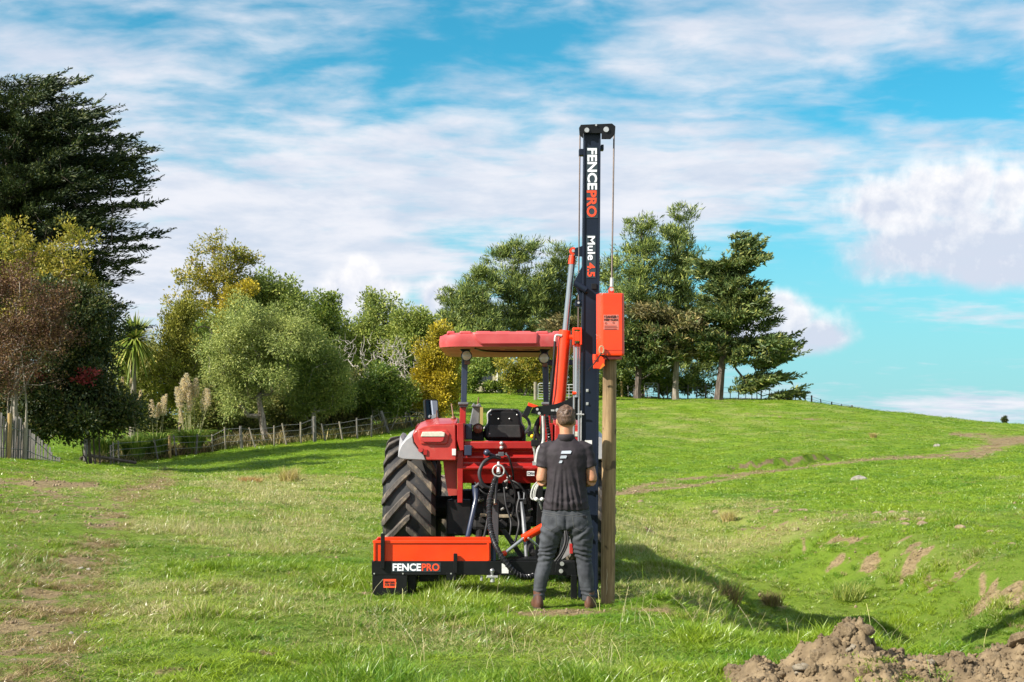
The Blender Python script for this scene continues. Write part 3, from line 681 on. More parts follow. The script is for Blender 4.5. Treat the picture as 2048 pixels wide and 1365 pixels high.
def red_spray(root):
    r = np.random.default_rng(45); T, Cn = crown_targets([(182, 745, 20, 9), (168, 757, 16, 8), (72, 755, 14, 10)], 46.9, 16, r)
    V, Q = leaves_np(T, T - Cn + [0, -.3, 0], np.full(len(T), .26), 26, r, (0.10, 0.06), (1.2, 1.2, .6)); link('red_leaves', mesh_np('red_leaves', V - np.array(root.location), Q, None, leafmat('red_leaves', (0.16, 0.02, 0.025), (0.22, 0.04, 0.04), None, .25)), root)
red_spray(DSH)
tree('pale_shrub', 258, 76, [(262, 745, 60, 60), (240, 700, 34, 30), (300, 720, 45, 55), (270, 800, 60, 40)], leafmat('lime_leaves', (0.15, 0.18, 0.04), (0.21, 0.22, 0.06), (0.27, 0.24, 0.10), .3), bark_pale, 'lime green shrub below the cabbage tree', 'shrub', n=75, n_per=170, clump=.9, leaf=(0.20, 0.11), r0=.12, seed=46, multi=4)
tree('olive_conifer', 362, 75, [(362, 660, 36, 45), (360, 720, 50, 50), (355, 780, 58, 45), (375, 620, 20, 20)], L_olive, bark_dark, 'narrow olive green conifer behind the pampas plumes', 'conifer', n=85, n_per=210, clump=.85, leaf=(0.20, 0.09), r0=.2, up=.7, seed=47)
tree('deciduous_tree', 415, 86, [(435, 525, 62, 40), (400, 560, 62, 40), (460, 560, 50, 40), (400, 610, 70, 40), (485, 510, 26, 24), (425, 485, 16, 22), (500, 520, 20, 14)], L_yelgr, bark_grey, 'thin autumn tree with sparse twiggy top above the scrub', n=130, n_per=70, clump=.78, leaf=(0.20, 0.12), r0=.2, seed=48, sizes_var=.9, jit=.6)
tree('willow_tree', 533, 69, [(515, 650, 85, 50), (560, 690, 65, 50), (480, 700, 70, 55), (530, 750, 70, 50), (590, 655, 34, 36), (470, 770, 34, 36), (455, 660, 40, 35), (470, 805, 44, 26), (430, 720, 34, 40)], L_willow, bark_grey, 'broad grey green willow with a forked pale trunk at the wire fence', n=175, n_per=270, clump=.85, leaf=(0.165, 0.058), r0=.34, seed=49, up=-.1, trunk_frac=.35)
tree('willow_tree', 627, 70.5, [(625, 700, 55, 45), (640, 745, 58, 50), (610, 790, 40, 35), (668, 770, 34, 36), (600, 670, 30, 24), (655, 810, 40, 20), (605, 820, 30, 16)], L_willow2, bark_pale, 'greener willow with a straight pale trunk right of the broad willow', n=130, n_per=240, clump=.8, leaf=(0.165, 0.06), r0=.24, seed=50, up=0, trunk_frac=.45)
tree('green_tree', 545, 88, [(545, 578, 50, 28), (575, 600, 60, 40), (500, 600, 45, 30), (530, 640, 80, 40)], L_willow2, bark_dark, 'rounded mid green tree rising behind the broad willow', n=85, n_per=190, clump=1.1, leaf=(0.24, 0.13), r0=.25, seed=51)
tree('golden_conifer', 470, 84, [(485, 588, 40, 18), (455, 607, 28, 18), (450, 635, 24, 20), (470, 680, 30, 50)], L_gold, bark_dark, 'golden yellow conifer between the willow and the thin autumn tree', 'conifer', n=45, n_per=200, clump=.8, leaf=(0.2, 0.09), r0=.15, up=.6, seed=52)
tree('green_tree', 648, 92, [(645, 625, 42, 36), (640, 670, 52, 45), (680, 680, 40, 40)], L_mid, bark_dark, 'dark green rounded tree right of the broad willow', n=65, n_per=190, clump=1.05, leaf=(0.24, 0.13), r0=.22, seed=53)
tree('green_tree', 760, 90, [(760, 620, 38, 34), (750, 660, 55, 40), (775, 690, 55, 40), (700, 680, 38, 34)], L_willow2, bark_dark, 'round headed green tree behind the bare grey tree', n=85, n_per=180, clump=1.0, leaf=(0.22, 0.12), r0=.22, seed=54, shell=3)
tree('green_tree', 826, 88, [(820, 650, 40, 30), (815, 690, 50, 45), (850, 660, 40, 30), (900, 680, 40, 30)], L_willow2, bark_dark, 'yellow green tree just left of the golden conifer', n=75, n_per=180, clump=1.0, leaf=(0.22, 0.12), r0=.22, seed=55)
tree('bare_tree', 705, 75, [(690, 700, 50, 40), (740, 720, 60, 50), (720, 760, 60, 40), (790, 720, 45, 50), (800, 770, 45, 40), (660, 690, 30, 20)], L_willow, bark_pale, 'leafless tree of pale grey twigs in the scrub', n=420, r0=.17, seed=56, bare=True, rise=.35, shell=1.8)
tree('bare_tree', 812, 76, [(800, 720, 50, 45), (830, 760, 40, 40), (780, 690, 40, 24), (840, 700, 30, 30)], L_willow, bark_pale, 'leafless pale tree beside the golden conifer', n=260, r0=.14, seed=57, bare=True, rise=.35, shell=1.8)
tree('green_shrub', 772, 73, [(770, 760, 46, 34), (745, 780, 40, 28), (800, 785, 35, 26), (735, 805, 40, 20), (790, 812, 40, 16)], L_mid, bark_pale, 'small bright green shrub tree with thin leaning stems by the fence', 'shrub', n=85, n_per=170, clump=.7, leaf=(0.18, 0.10), r0=.09, seed=58, multi=3)
tree('golden_conifer', 880, 74, [(880, 680, 32, 36), (862, 725, 32, 45), (895, 745, 38, 50), (875, 790, 44, 44), (905, 690, 26, 26), (848, 745, 22, 26)], L_gold, bark_dark, 'bright golden yellow conifer beside the tractor canopy', 'conifer', n=110, n_per=230, clump=.68, leaf=(0.17, 0.08), r0=.16, up=.6, seed=59)
tree('garden_shrub', 1050, 112, [(1040, 745, 45, 32), (1080, 730, 40, 40), (1020, 760, 25, 20), (1095, 760, 30, 25)], L_yelgr, bark_grey, 'yellow green garden shrub beside the cream house', 'shrub', n=60, n_per=170, clump=1.0, leaf=(0.26, 0.14), r0=.15, seed=60, multi=3)
tree('garden_shrub', 1150, 114, [(1140, 745, 40, 30), (1170, 765, 40, 22)], L_mid, bark_grey, 'dull green shrub behind the pale farm gate', 'shrub', n=35, n_per=150, clump=1.0, leaf=(0.26, 0.14), r0=.12, seed=61, multi=2)
tree('garden_shrub', 945, 116, [(935, 715, 30, 26), (965, 722, 26, 18), (985, 715, 30, 18)], L_mid, bark_dark, 'leafy tree shading the wall of the cream house', 'tree', n=40, n_per=160, clump=1.0, leaf=(0.26, 0.14), r0=.18, seed=62)
tree('garden_shrub', 972, 114, [(955, 735, 26, 14), (985, 773, 26, 8), (930, 760, 30, 24)], L_mid, bark_dark, 'low garden bush in front of the house window', 'shrub', n=45, n_per=140, clump=.8, leaf=(0.26, 0.14), r0=.08, seed=66, multi=2)
tree('hedge', 1150, 138, [(1030, 780, 40, 20), (1080, 775, 40, 22), (1130, 778, 40, 20), (1180, 778, 40, 20), (1225, 780, 30, 18)], L_mid, bark_dark, 'dark hedge behind the galvanised farm gates on the hill', 'hedge', n=90, n_per=150, clump=1.1, leaf=(0.3, 0.17), r0=.1, seed=67, multi=4)
tree('hill_shrub', 1330, 122, [(1320, 768, 34, 22), (1385, 772, 34, 18), (1220, 760, 50, 28), (1260, 765, 40, 24), (1410, 775, 20, 14), (1300, 760, 30, 26), (1350, 770, 26, 18)], L_mid, bark_grey, 'green saplings growing under the hill cypresses', 'shrub', n=85, n_per=130, clump=.9, leaf=(0.3, 0.15), r0=.1, seed=63, multi=3)
tree('tiny_tree', 2010, 150, [(2010, 837, 4, 5), (2009, 843, 5, 4)], L_dark, bark_dark, 'tiny lone tree top on the skyline at the far right', 'tree', n=10, n_per=60, clump=.25, leaf=(0.25, 0.12), r0=.06, seed=64)
for i, (px, Y, ells, lab) in enumerate([(420, 95, [(420, 690, 70, 60), (400, 750, 60, 60)], 'shaded bushy tree deep behind the golden conifer'), (600, 97, [(600, 680, 80, 60), (640, 740, 70, 50), (560, 750, 90, 60), (600, 790, 70, 40)], 'shaded bushy tree deep behind the two willows'), (720, 98, [(715, 720, 70, 50), (790, 740, 70, 50), (690, 770, 60, 40)], 'shaded bushy tree deep behind the bare grey tree')]):
    tree('bushy_tree', px, Y, ells, L_mid, bark_dark, lab, 'tree', None, n=130, n_per=190, clump=1.5, leaf=(0.3, 0.17), r0=.2, seed=170 + i)
# low scrub at the foot of the trees: several dark bushes
GS = 'scrub bushes under the willows'
for i, (px, Y, ells, lab) in enumerate([
        (440, 71, [(440, 800, 50, 40), (420, 840, 45, 30)], 'dark scrub bush right of the pampas plumes'),
        (510, 80, [(505, 800, 60, 45), (500, 850, 50, 26)], 'dark scrub bush behind the forked willow trunk'),
        (590, 73, [(585, 815, 45, 34), (600, 845, 44, 18)], 'dark scrub bush between the two willow trunks'),
        (680, 74, [(680, 800, 55, 45), (690, 835, 50, 24)], 'dark scrub bush beneath the bare grey tree'),
        (755, 82, [(750, 795, 55, 36), (760, 822, 50, 20)], 'dark scrub bush behind the leaning fence strainer'),
        (825, 84, [(825, 790, 45, 36), (835, 815, 40, 20)], 'dark scrub bush left of the golden conifer foot'),
        (330, 80, [(320, 790, 60, 60), (300, 850, 60, 34)], 'scrub bush behind the left pampas plumes')]):
    tree('scrub_bush', px, Y, ells, (L_olive2, L_scrub, L_olive2, L_scrub, L_dark, L_olive2, L_scrub)[i], bark_dark, lab, 'bush', GS, n=50, n_per=170, clump=.95, leaf=(0.22, 0.12), r0=.1, seed=70 + i, multi=2)

# -- cabbage tree: a head of sword leaves on a bare stem
def cabbage_tree():
    Y = 73; r = np.random.default_rng(5); b = np.array(seat(262, 0, Y)); root = thing('cabbage_tree', tuple(b), 'cabbage tree with a spiky head of long sword leaves', 'tree')
    heads = [np.array(P(270, 678, Y)), np.array(P(243, 700, Y + .5))]
    mb = MB(); f = b * .35 + heads[0] * .65
    mb.tube([b - [0, 0, .2], b * .6 + f * .4 + [.1, 0, 0], f, heads[0]], [.2, .17, .13, .12], 8); mb.tube([f, f * .5 + heads[1] * .5, heads[1]], [.12, .11, .1], 8)
    mb.build('trunk', bark_grey, root, smooth=True)
    for hd, n, L in ((heads[0], 420, 1.45), (heads[1], 200, 1.1)):
        d = rand_unit(n, r); d[:, 2] = d[:, 2] * .85 + .18; d /= np.linalg.norm(d, axis=1, keepdims=True)
        V = []; Q = []
        for k in range(n):
            w = np.cross(d[k], [0, 0, 1]) + r.normal(size=3) * .05; w /= np.linalg.norm(w) + 1e-6; ln = L * (.75 + .4 * r.random()); pts = []
            for s, ww in ((0, .03), (.45, .045), (.8, .03), (1, .004)):
                c = hd + d[k] * ln * s - np.array([0, 0, 1]) * ln * .28 * s * s * (1.2 - d[k][2]); pts += [c - w * ww, c + w * ww]
            o = len(V); V += pts; Q += [(o + 2 * i, o + 2 * i + 1, o + 2 * i + 3, o + 2 * i + 2) for i in range(3)]
        link('crown', mesh_np('crown', np.array(V) - b, np.array(Q), None, leafmat('sword_leaves', (0.11, 0.17, 0.025), (0.16, 0.20, 0.035), (0.25, 0.21, 0.07), .25)), root)
cabbage_tree()

# -- pampas grass
def pampas():
    r = np.random.default_rng(15)
    lm = leafmat('pampas_blades', (0.085, 0.165, 0.025), (0.13, 0.20, 0.032), (0.24, 0.22, 0.07), .25); pmt = leafmat('pampas_plume', (0.43, 0.365, 0.265), (0.43, 0.375, 0.285), (0.41, 0.325, 0.215), .55, .8); st = pmat('pampas_stem', (0.30, 0.28, 0.14), (0.24, 0.24, 0.10))
    sets = [(385, 66.0, [(357, 795, 22), (366, 780, 24), (374, 772, 26), (381, 790, 24), (392, 776, 20), (410, 800, 24), (362, 832, 15), (416, 795, 18), (378, 805, 18)], 'largest pampas clump with tall cream plumes by the fence'),
            (312, 65.0, [(303, 818, 19), (316, 822, 17), (327, 812, 20), (331, 800, 12)], 'middle pampas clump with three cream plumes'),
            (268, 63.9, [(247, 815, 18), (267, 806, 16), (278, 806, 16), (281, 790, 10)], 'pampas clump partly behind the dark shrub'),
            (207, 62.8, [(205, 825, 13), (245, 763, 10), (262, 765, 9)], 'leftmost pampas clump showing through the dark shrub')]
    for px, Y, pl, lab in sets:
        b = np.array(seat(px, 0, Y)); root = thing('pampas_clump', tuple(b), lab, 'pampas grass', 'pampas grass clumps along the wire fence')
        n = 900; V = []; Q = []
        for k in range(n):
            a = r.random() * 6.283; rr = .42 * math.sqrt(r.random()); o = b + np.array([rr * math.cos(a), rr * math.sin(a), -.05]); ln = 1.1 + 1.0 * r.random(); dv = np.array([math.cos(a), math.sin(a), 0]) * (.25 + .75 * r.random()); w = np.array([-math.sin(a), math.cos(a), 0]) + r.normal(size=3) * .2
            q0 = len(V)
            for s, ww in ((0, .012), (.35, .014), (.7, .011), (1, .002)):
                c = o + np.array([0, 0, 1]) * ln * (s - .42 * s * s * s) + dv * ln * .62 * s * s; V += [c - w * ww, c + w * ww]
            Q += [(q0 + 2 * i, q0 + 2 * i + 1, q0 + 2 * i + 3, q0 + 2 * i + 2) for i in range(3)]
        link('leaves', mesh_np('leaves', np.array(V) - b, np.array(Q), None, lm), root)
        for (ax, ay, hh) in pl:
            c = np.array(P(ax, ay, Y + r.normal() * .25)); hm = pm(hh, Y); d = np.array([(c[0] - b[0]) * .14 + r.normal() * .06, r.normal() * .06, 1]); d /= np.linalg.norm(d)
            g = np.array([b[0] + (c[0] - b[0]) * .35, b[1] + r.normal() * .1, b[2]])
            MB().tube([g, g * .5 + c * .5 + [0, 0, .08], c - d * hm * .5, c + d * hm * .8], [.016, .013, .011, .004], 5).build('stem', st, root)
            m = 520; s = r.random(m) * 2 - 1; wid = hm * .34 * np.sqrt(np.maximum(1 - ((s + .25) / 1.28) ** 2, 0.02)); a = r.random(m) * 6.283
            ang = np.stack([np.cos(a), np.sin(a), np.zeros(m)], 1); q = c + d * (s[:, None] * hm * .95) + ang * (wid * np.sqrt(r.random(m)))[:, None]
            dv = ang * .75 + np.array([0, 0, .55]) + r.normal(size=(m, 3)) * .3; dv /= np.linalg.norm(dv, axis=1, keepdims=True); w = np.cross(dv, rand_unit(m, r)); L = hm * .26
            Vp = np.stack([q - dv * L * .5, q + w * .020, q + dv * L * .5, q - w * .020], 1).reshape(-1, 3) - b
            link('plume', mesh_np('plume', Vp, np.arange(m * 4).reshape(-1, 4), None, pmt), root)
pampas()
# ------------------------------------------------------------------ fences, gates, house, stones
wood_old = pmat('weathered_wood', (0.12, 0.11, 0.10), (0.19, 0.175, 0.16), 7, 0.9, bump=0.01, bscale=30, stretch=(3, 3, .4))
wood_pale = pmat('pale_post_wood', (0.26, 0.225, 0.17), (0.18, 0.16, 0.12), 5, 0.9, stretch=(3, 3, .5))
wood_tan = pmat('tan_post_wood', (0.34, 0.23, 0.09), (0.25, 0.18, 0.08), 5, 0.9, stretch=(3, 3, .5))
wood_dark = pmat('dark_wood', (0.085, 0.065, 0.05), (0.14, 0.11, 0.09), 6, 0.9, stretch=(3, 3, .5))
wire_m = pmat('fence_wire', (0.30, 0.30, 0.30), None, rough=.5, metal=.7)
pal_m = pmat('paling_wood', (0.13, 0.12, 0.11), (0.21, 0.195, 0.18), 7, 0.9, bump=0.01, bscale=30, stretch=(3, 3, .4))
def paling_fence():
    r = np.random.default_rng(3); root = thing('paling_fence', seat(40, 0, 42), 'weathered grey paling fence sinking over the grassy rise', 'fence')
    xs = np.linspace(-40, 118, 34)
    def at(px):
        Y = float(np.interp(px, [-40, 60, 118], [41.0, 42.3, 44.0])); top = float(np.interp(px, [-40, 0, 36, 60, 90, 118], [824, 832, 838, 858, 888, 926])); return Y, top
    for i, px in enumerate(xs):
        Y, top = at(px); b = seat(px, 0, Y); t = P(px, top + r.normal() * 2.5, Y); w = .022 + .007 * r.random(); h = max(t[2], b[2] + .18); l = r.normal() * .02
        m = MB(); m.prism([(b[0] - w, b[2] - .25), (b[0] + w, b[2] - .25), (b[0] + w + l, h - .02 * r.random()), (b[0] - w + l, h)], Y - .012, Y + .012)
        m.build('paling', pal_m if i % 4 else wood_old, root)
    for px, top, bot, mt in ((18, 827, 902, wood_tan), (50, 845, 915, wood_pale)):
        Y = at(px)[0] - .12; b = seat(px, 0, Y); t = P(px + 2, top, Y)
        MB().cyl((b[0], Y, b[2] - .3), t, .062, 10).build('post', mt, root, smooth=True)
    for f in (.25, .75):
        pts = []
        for px in xs[::3]:
            Y, top = at(px); b = seat(px, 0, Y); t = P(px, top, Y); pts.append((b[0], Y - .05, b[2] + (max(t[2], b[2] + .2) - b[2]) * f))
        MB().tube(pts, .012, 5).build('wire', wire_m, root)
paling_fence()
def broken_fence():
    r = np.random.default_rng(4); Y = 59; b = seat(171, 0, Y)
    root = thing('broken_fence', b, 'dark leaning palings and a fallen rail at the far side of the gap', 'fence')
    t = P(172, 878, Y); MB().cyl((b[0], Y, b[2] - .2), t, .085, 10).build('post', wood_old, root, smooth=True)
    for i, (px, top) in enumerate(((157, 926), (160, 918), (163, 908), (166, 899), (169, 890))):
        p = seat(px, 0, Y + .1); t = P(px + 4, top, Y); MB().prism([(p[0] - .05, p[2] - .2), (p[0] + .05, p[2] - .2), (t[0] + .05, max(t[2], p[2] + .15)), (t[0] - .05, max(t[2], p[2] + .15) - .03)], Y + .07, Y + .1).build('paling', wood_dark, root)
    a = P(176, 911, Y); c = P(272, 926, Y + 1.5); MB().tube([a, c], .075, 6).build('rail', wood_dark, root)
broken_fence()
def wire_fence():
    root = thing('wire_fence', seat(450, 0, 66), 'post and wire fence of leaning pale posts along the scrub', 'fence'); tops = []
    data = [(223, 880, 223, 919, .05, 0), (228, 880, 229, 925, .04, 0), (238, 879, 239, 925, .05, 0), (309, 874, 319, 917, .05, 0), (340, 872, 341, 917, .085, 2), (348, 872, 355, 915, .05, 0), (396, 868, 392, 910, .06, 0),
            (425, 865, 426, 901, .05, 1), (450, 859, 452, 905, .05, 1), (482, 852, 484, 898, .09, 0), (499, 853, 514, 893, .05, 1), (549, 847, 549, 889, .05, 1), (565, 846, 575, 888, .055, 1), (602, 844, 602, 886, .06, 1),
            (629, 834, 630, 883, .11, 0), (644, 837, 653, 872, .05, 0), (679, 837, 687, 874, .055, 1), (714, 830, 715, 872, .06, 0), (744, 826, 743, 871, .055, 0), (762, 823, 780, 867, .11, 0), (814, 820, 827, 857, .06, 0), (855, 833, 858, 852, .05, 0)]
    for (tx, ty, bx, by, rr, k) in data:
        Y = float(np.interp(bx, [180, 240, 370, 480, 620, 760, 830, 900], [60, 62, 65, 66, 68, 70, 75, 80])); b = seat(bx, 0, Y); k2 = (b[2] - P(bx, by, Y)[2]); t = P(tx, ty, Y); t = (t[0], Y - .1, t[2] + k2)
        rr *= .8; MB().tube([(b[0], Y, b[2] - .25), t], [rr, rr * .9], 8).build('post', (wood_old, wood_pale, wood_tan)[k], root, smooth=True); tops.append((b, t))
    for f in (.35, .62, .9):
        MB().tube([(b[0] + (t[0] - b[0]) * f, b[1] + (t[1] - b[1]) * f - .07, b[2] + (t[2] - b[2]) * f) for b, t in tops], .008, 4, caps=False).build('wire', wire_m, root)
wire_fence()
def hill_fence():
    root = thing('hill_fence', seat(1450, 0, 121), 'line of old posts and wire along the hill crest', 'fence'); r = np.random.default_rng(8); tops = []
    for px, h, rr in [(1228, 1.1, .05), (1245, 1.35, .11), (1258, 1.0, .05), (1268, 1.1, .06), (1296, 1.1, .06), (1318, 1.3, .12), (1336, 1.1, .06), (1376, 1.2, .07), (1394, 1.1, .05), (1411, 1.2, .09), (1461, 1.1, .06), (1478, 1.2, .07), (1492, 1.15, .05), (1504, 1.2, .06), (1515, 1.2, .07), (1523, 1.3, .1), (1540, .9, .05), (1556, .9, .05), (1573, .9, .07), (1592, .85, .06), (1611, .8, .1), (1624, .75, .12), (1644, .5, .08), (1664, .4, .1), (1684, .3, .07), (1705, .25, .12)]:
        Y = 121 - (px > 1600) * 2; rr = rr * (.62 if px > 1440 else .9); b = seat(px, 0, Y); t = (b[0] + r.normal() * .05, Y, b[2] + h * (.8 if px > 1600 else 1))
        MB().tube([(b[0], Y, b[2] - .3), t], [rr, rr * .9], 7).build('post', wood_dark if px > 1440 or px == 1318 else (wood_tan if px == 1245 else wood_old), root, smooth=True); tops.append((b, t))
    for f in (.45, .85): MB().tube([(b[0] + (t[0] - b[0]) * f, b[1], b[2] + (t[2] - b[2]) * f) for b, t in tops], .012, 4, caps=False).build('wire', wire_m, root)
hill_fence()
def gate(name, x0, x1, y0, y1, Y, mt, label, bars=5, post=True):
    a = P(x0, y0, Y); c = P(x1, y1, Y); g0 = gz(a[0], Y); z0 = g0 + .12; h = a[2] - c[2]; z1 = z0 + h
    root = thing(name, ((a[0] + c[0]) / 2, Y, g0), label, 'gate')
    MB().tube([(a[0], Y, z0), (a[0], Y, z1 - .12), (a[0] + .12, Y, z1), (c[0] - .12, Y, z1), (c[0], Y, z1 - .12), (c[0], Y, z0), (a[0], Y, z0)], .032, 7).build('gate_frame', mt, root, smooth=True)
    for k in range(1, bars): z = z0 + (z1 - z0) * k / bars; MB().tube([(a[0], Y, z), (c[0], Y, z)], .02, 6).build('bar', mt, root)
    for f in (.33, .66): x = a[0] + (c[0] - a[0]) * f; MB().tube([(x, Y, z0), (x, Y, z1)], .02, 6).build('upright', mt, root)
    if post:
        MB().tube([(a[0] - .2, Y, g0 - .3), (a[0] - .2, Y, z1 + .1)], .12, 8).build('gate_post', wood_pale, root, smooth=True)
    return root
galv = pmat('galvanised_steel', (0.5, 0.5, 0.5), (0.62, 0.62, 0.62), rough=.45, metal=.3)
gate('farm_gate', 1076, 1122, 762, 793, 107, galv, 'galvanised farm gate standing left of the exhaust pipe', 6)
gate('farm_gate', 1124, 1166, 764, 795, 108, galv, 'galvanised farm gate behind the hydraulic rods', 5, False)
gate('farm_gate', 1289, 1316, 768, 796, 120, pmat('dull_gate_steel', (0.25, 0.25, 0.24), (0.35, 0.34, 0.32), rough=.6, metal=.3), 'small grey gate under the cypress on the hill', 6, False)
def house():
    Y = 122; b = seat(975, 0, Y); g = b[2]; root = thing('house', b, 'cream weatherboard farmhouse glimpsed behind the tractor canopy', 'house')
    cream = pmat('shaded_cream_wall', (0.36, 0.32, 0.215), (0.42, 0.375, 0.26), 1.5, .8); x0 = P(905, 750, Y)[0]; x1 = P(1001, 750, Y)[0]; zt = P(0, 728, Y)[2]  # cream taken darker: the tree shade on the wall is partly in its colour
    MB().box(x0 - 6, x1, Y, Y + 8, g - .4, zt).build('wall', cream, root)
    MB().xprism([(Y - .6, zt + .02), (Y + 4, zt + 1.7), (Y + 8.6, zt + .02), (Y + 8.6, zt - .12), (Y - .6, zt - .12)], x0 - 6.4, x1 + .5).build('roof', pmat('house_roof', (0.16, 0.14, 0.13), (0.2, 0.18, 0.16)), root)
    wa = P(955, 742, Y); wb = P(983, 767, Y)
    fr = MB()
    for (u0, u1, v0, v1) in ((wa[0], wb[0], wa[2] - .09, wa[2]), (wa[0], wb[0], wb[2], wb[2] + .09), (wa[0], wa[0] + .09, wb[2] + .09, wa[2] - .09), (wb[0] - .09, wb[0], wb[2] + .09, wa[2] - .09), ((wa[0] + wb[0]) / 2 - .04, (wa[0] + wb[0]) / 2 + .04, wb[2] + .09, wa[2] - .09)): fr.box(u0, u1, Y - .06, Y - .003, v0, v1)
    w = fr.build('window', pmat('dark_window_frame', (0.05, 0.05, 0.055), rough=.4), root)
    for u0, u1 in ((wa[0] + .09, (wa[0] + wb[0]) / 2 - .04), ((wa[0] + wb[0]) / 2 + .04, wb[0] - .09)): MB().box(u0, u1, Y - .03, Y - .01, wb[2] + .09, wa[2] - .09).build('pane', pmat('window_glass', (0.05, 0.06, 0.07), rough=.08), w)
    MB().box(wa[0] - .1, wb[0] + .1, Y - .1, Y - .003, wb[2] - .08, wb[2] - .004).build('sill', cream, w)
    p = P(995, 750, Y); MB().cyl((p[0], Y - .1, g - .1), (p[0], Y - .1, zt - .15), .07, 8).build('downpipe', pmat('white_pipe', (0.75, 0.75, 0.72)), root)
house()

# -- stones and clods lying on the grass
rock_m = pmat('grey_stone', (0.20, 0.18, 0.15), (0.33, 0.30, 0.26), 6, .9, bump=.02, bscale=18)
clod_m = pmat('dry_clod', (0.19, 0.135, 0.08), (0.29, 0.22, 0.14), 8, .95, bump=.02, bscale=25)
def lump(seed, sx, sy, sz, sub=2, rough=.22):
    bm = bmesh.new(); bmesh.ops.create_icosphere(bm, subdivisions=sub, radius=1.0); r = np.random.default_rng(seed); o = r.random(3) * 50
    for v in bm.verts:
        c = v.co; k = 1 + rough * float(fbm(np.array([c.x * 1.3 + o[0] + c.z * .7]), np.array([c.y * 1.3 + o[1] - c.z * .9]), 61, 5)[0]); v.co = Vector((c.x * sx * k, c.y * sy * k, max(c.z, -.35) * sz * k))
    me = bpy.data.meshes.new('lump'); bm.to_mesh(me); bm.free(); return me
def stone(px, py, Y, w, h, seed, mt, name, label, cat, group=None):
    me = lump(seed, pm(w, Y) / 2, pm(w, Y) / 2 * .8, pm(h, Y) * .75); me.name = name; me.materials.append(mt); x = P(px, py, Y)[0]; z = gz(x, Y)
    for p in me.polygons: p.use_smooth = False
    return link(name, me, None, label, cat, group, None, (x, Y, z + pm(h, Y) * .1))
def col_dist(px, py, lo=9, hi=115):
    """walk out along the ground until it covers pixel row py"""
    ys = np.exp(np.linspace(math.log(lo), math.log(hi), 500)); xs = (px - CX) / F * ys; zs = gh(xs, ys, False); r = proj(xs, ys, zs)[1]
    k = np.argmax(r <= py); return float(ys[k])
stone(1718, 955, col_dist(1718, 958), 34, 13, 1, rock_m, 'boulder', 'large pale boulder lying on the grass below the track', 'boulder')
stone(1873, 893, col_dist(1873, 896), 15, 7, 2, rock_m, 'boulder', 'small pale boulder on the track bank below the bend', 'boulder')
stone(1812, 906, col_dist(1812, 907), 8, 4, 3, rock_m, 'boulder', 'smallest pale stone on the bank left of the small boulder', 'boulder')
ORD = 'first second third fourth fifth sixth seventh eighth ninth tenth eleventh twelfth thirteenth fourteenth fifteenth sixteenth seventeenth eighteenth nineteenth twentieth'.split()
CG = 'clods scattered along the head of the ditch'
for i, (px, py, w, h) in enumerate(sorted([(1281, 1004, 14, 8), (1430, 1023, 16, 8), (1396, 1020, 10, 6), (1555, 1024, 16, 8), (1605, 1021, 24, 7), (1578, 1018, 12, 6), (1691, 1030, 14, 7), (1755, 1028, 20, 7), (1785, 1027, 22, 8), (1812, 1027, 14, 6), (1845, 1052, 22, 11), (1810, 1047, 20, 9), (1807, 1036, 22, 6), (1843, 1035, 22, 6), (1877, 1037, 20, 7), (1920, 1058, 24, 9), (1980, 1063, 16, 7), (2025, 1090, 20, 8), (1517, 1022, 7, 5), (1582, 1024, 8, 5)])):
    stone(px, py, col_dist(px, py + 2), w, h, 10 + i, clod_m, 'soil_clod', ORD[i] + ' dry brown clod from the left on the grass around the head of the ditch', 'clod', CG)
GG = 'small stones on the bare farm track'
for i, (px, py, w, h) in enumerate(sorted([(163, 1135, 11, 5), (178, 1136, 10, 6), (12, 1138, 12, 5), (38, 1158, 9, 4), (65, 1170, 9, 4), (82, 1288, 12, 7), (143, 1262, 10, 5), (110, 1238, 9, 4), (45, 1292, 10, 5), (172, 1260, 8, 4), (8, 1235, 9, 5), (65, 1272, 8, 5), (158, 1270, 7, 4), (30, 1320, 8, 5), (120, 1330, 8, 4)])):
    stone(px, py, col_dist(px, py + 1, 7.5), w, h, 40 + i, rock_m, 'track_stone', ORD[i] + ' small grey stone from the left on the worn track at lower left', 'stone', GG)
# ------------------------------------------------------------------ tractor
red_sun = pmat('faded_red_paint', (0.40, 0.028, 0.022), (0.45, 0.046, 0.036), 3.5, .38, coat=.25, bump=.0006, bscale=120, dust=((.42, .16, .12), .56, .85, 9), rvar=.2)
red_canopy = pmat('sun_bleached_red_plastic', (0.48, 0.062, 0.066), (0.54, 0.090, 0.090), 2.5, .5, coat=.1, dust=((.48, .17, .16), .54, .85, 7), rvar=.2)
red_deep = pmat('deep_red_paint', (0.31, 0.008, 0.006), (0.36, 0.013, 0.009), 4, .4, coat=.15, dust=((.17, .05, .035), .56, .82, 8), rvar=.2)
tan_liner = pmat('tan_canopy_liner', (0.50, 0.31, 0.17), (0.42, 0.24, 0.12), 2.5, .7)
grey_pl = pmat('grey_mudguard_plastic', (0.30, 0.30, 0.31), (0.38, 0.38, 0.39), 4, .55, dust=((.42, .38, .33), .55, .8, 8))
navy = pmat('navy_steel', (0.016, 0.024, 0.055), (0.022, 0.03, 0.06), 5, .4, coat=.3, rvar=.2)
blackp = pmat('black_gloss_paint', (0.0045, 0.005, 0.0055), (0.008, 0.0085, 0.009), 5, .40, coat=.0, spec=.3, dust=((.05, .045, .04), .64, .85, 10), rvar=.2)
mech = pmat('oily_cast_iron', (0.008, 0.008, 0.009), (0.024, 0.022, 0.021), 10, .6, bump=.004, bscale=40, dust=((.065, .052, .04), .6, .8, 14), spec=.3)
plastic = pmat('black_plastic', (0.007, 0.007, 0.008), (0.013, 0.012, 0.012), 8, .45, rvar=.2, spec=.3)
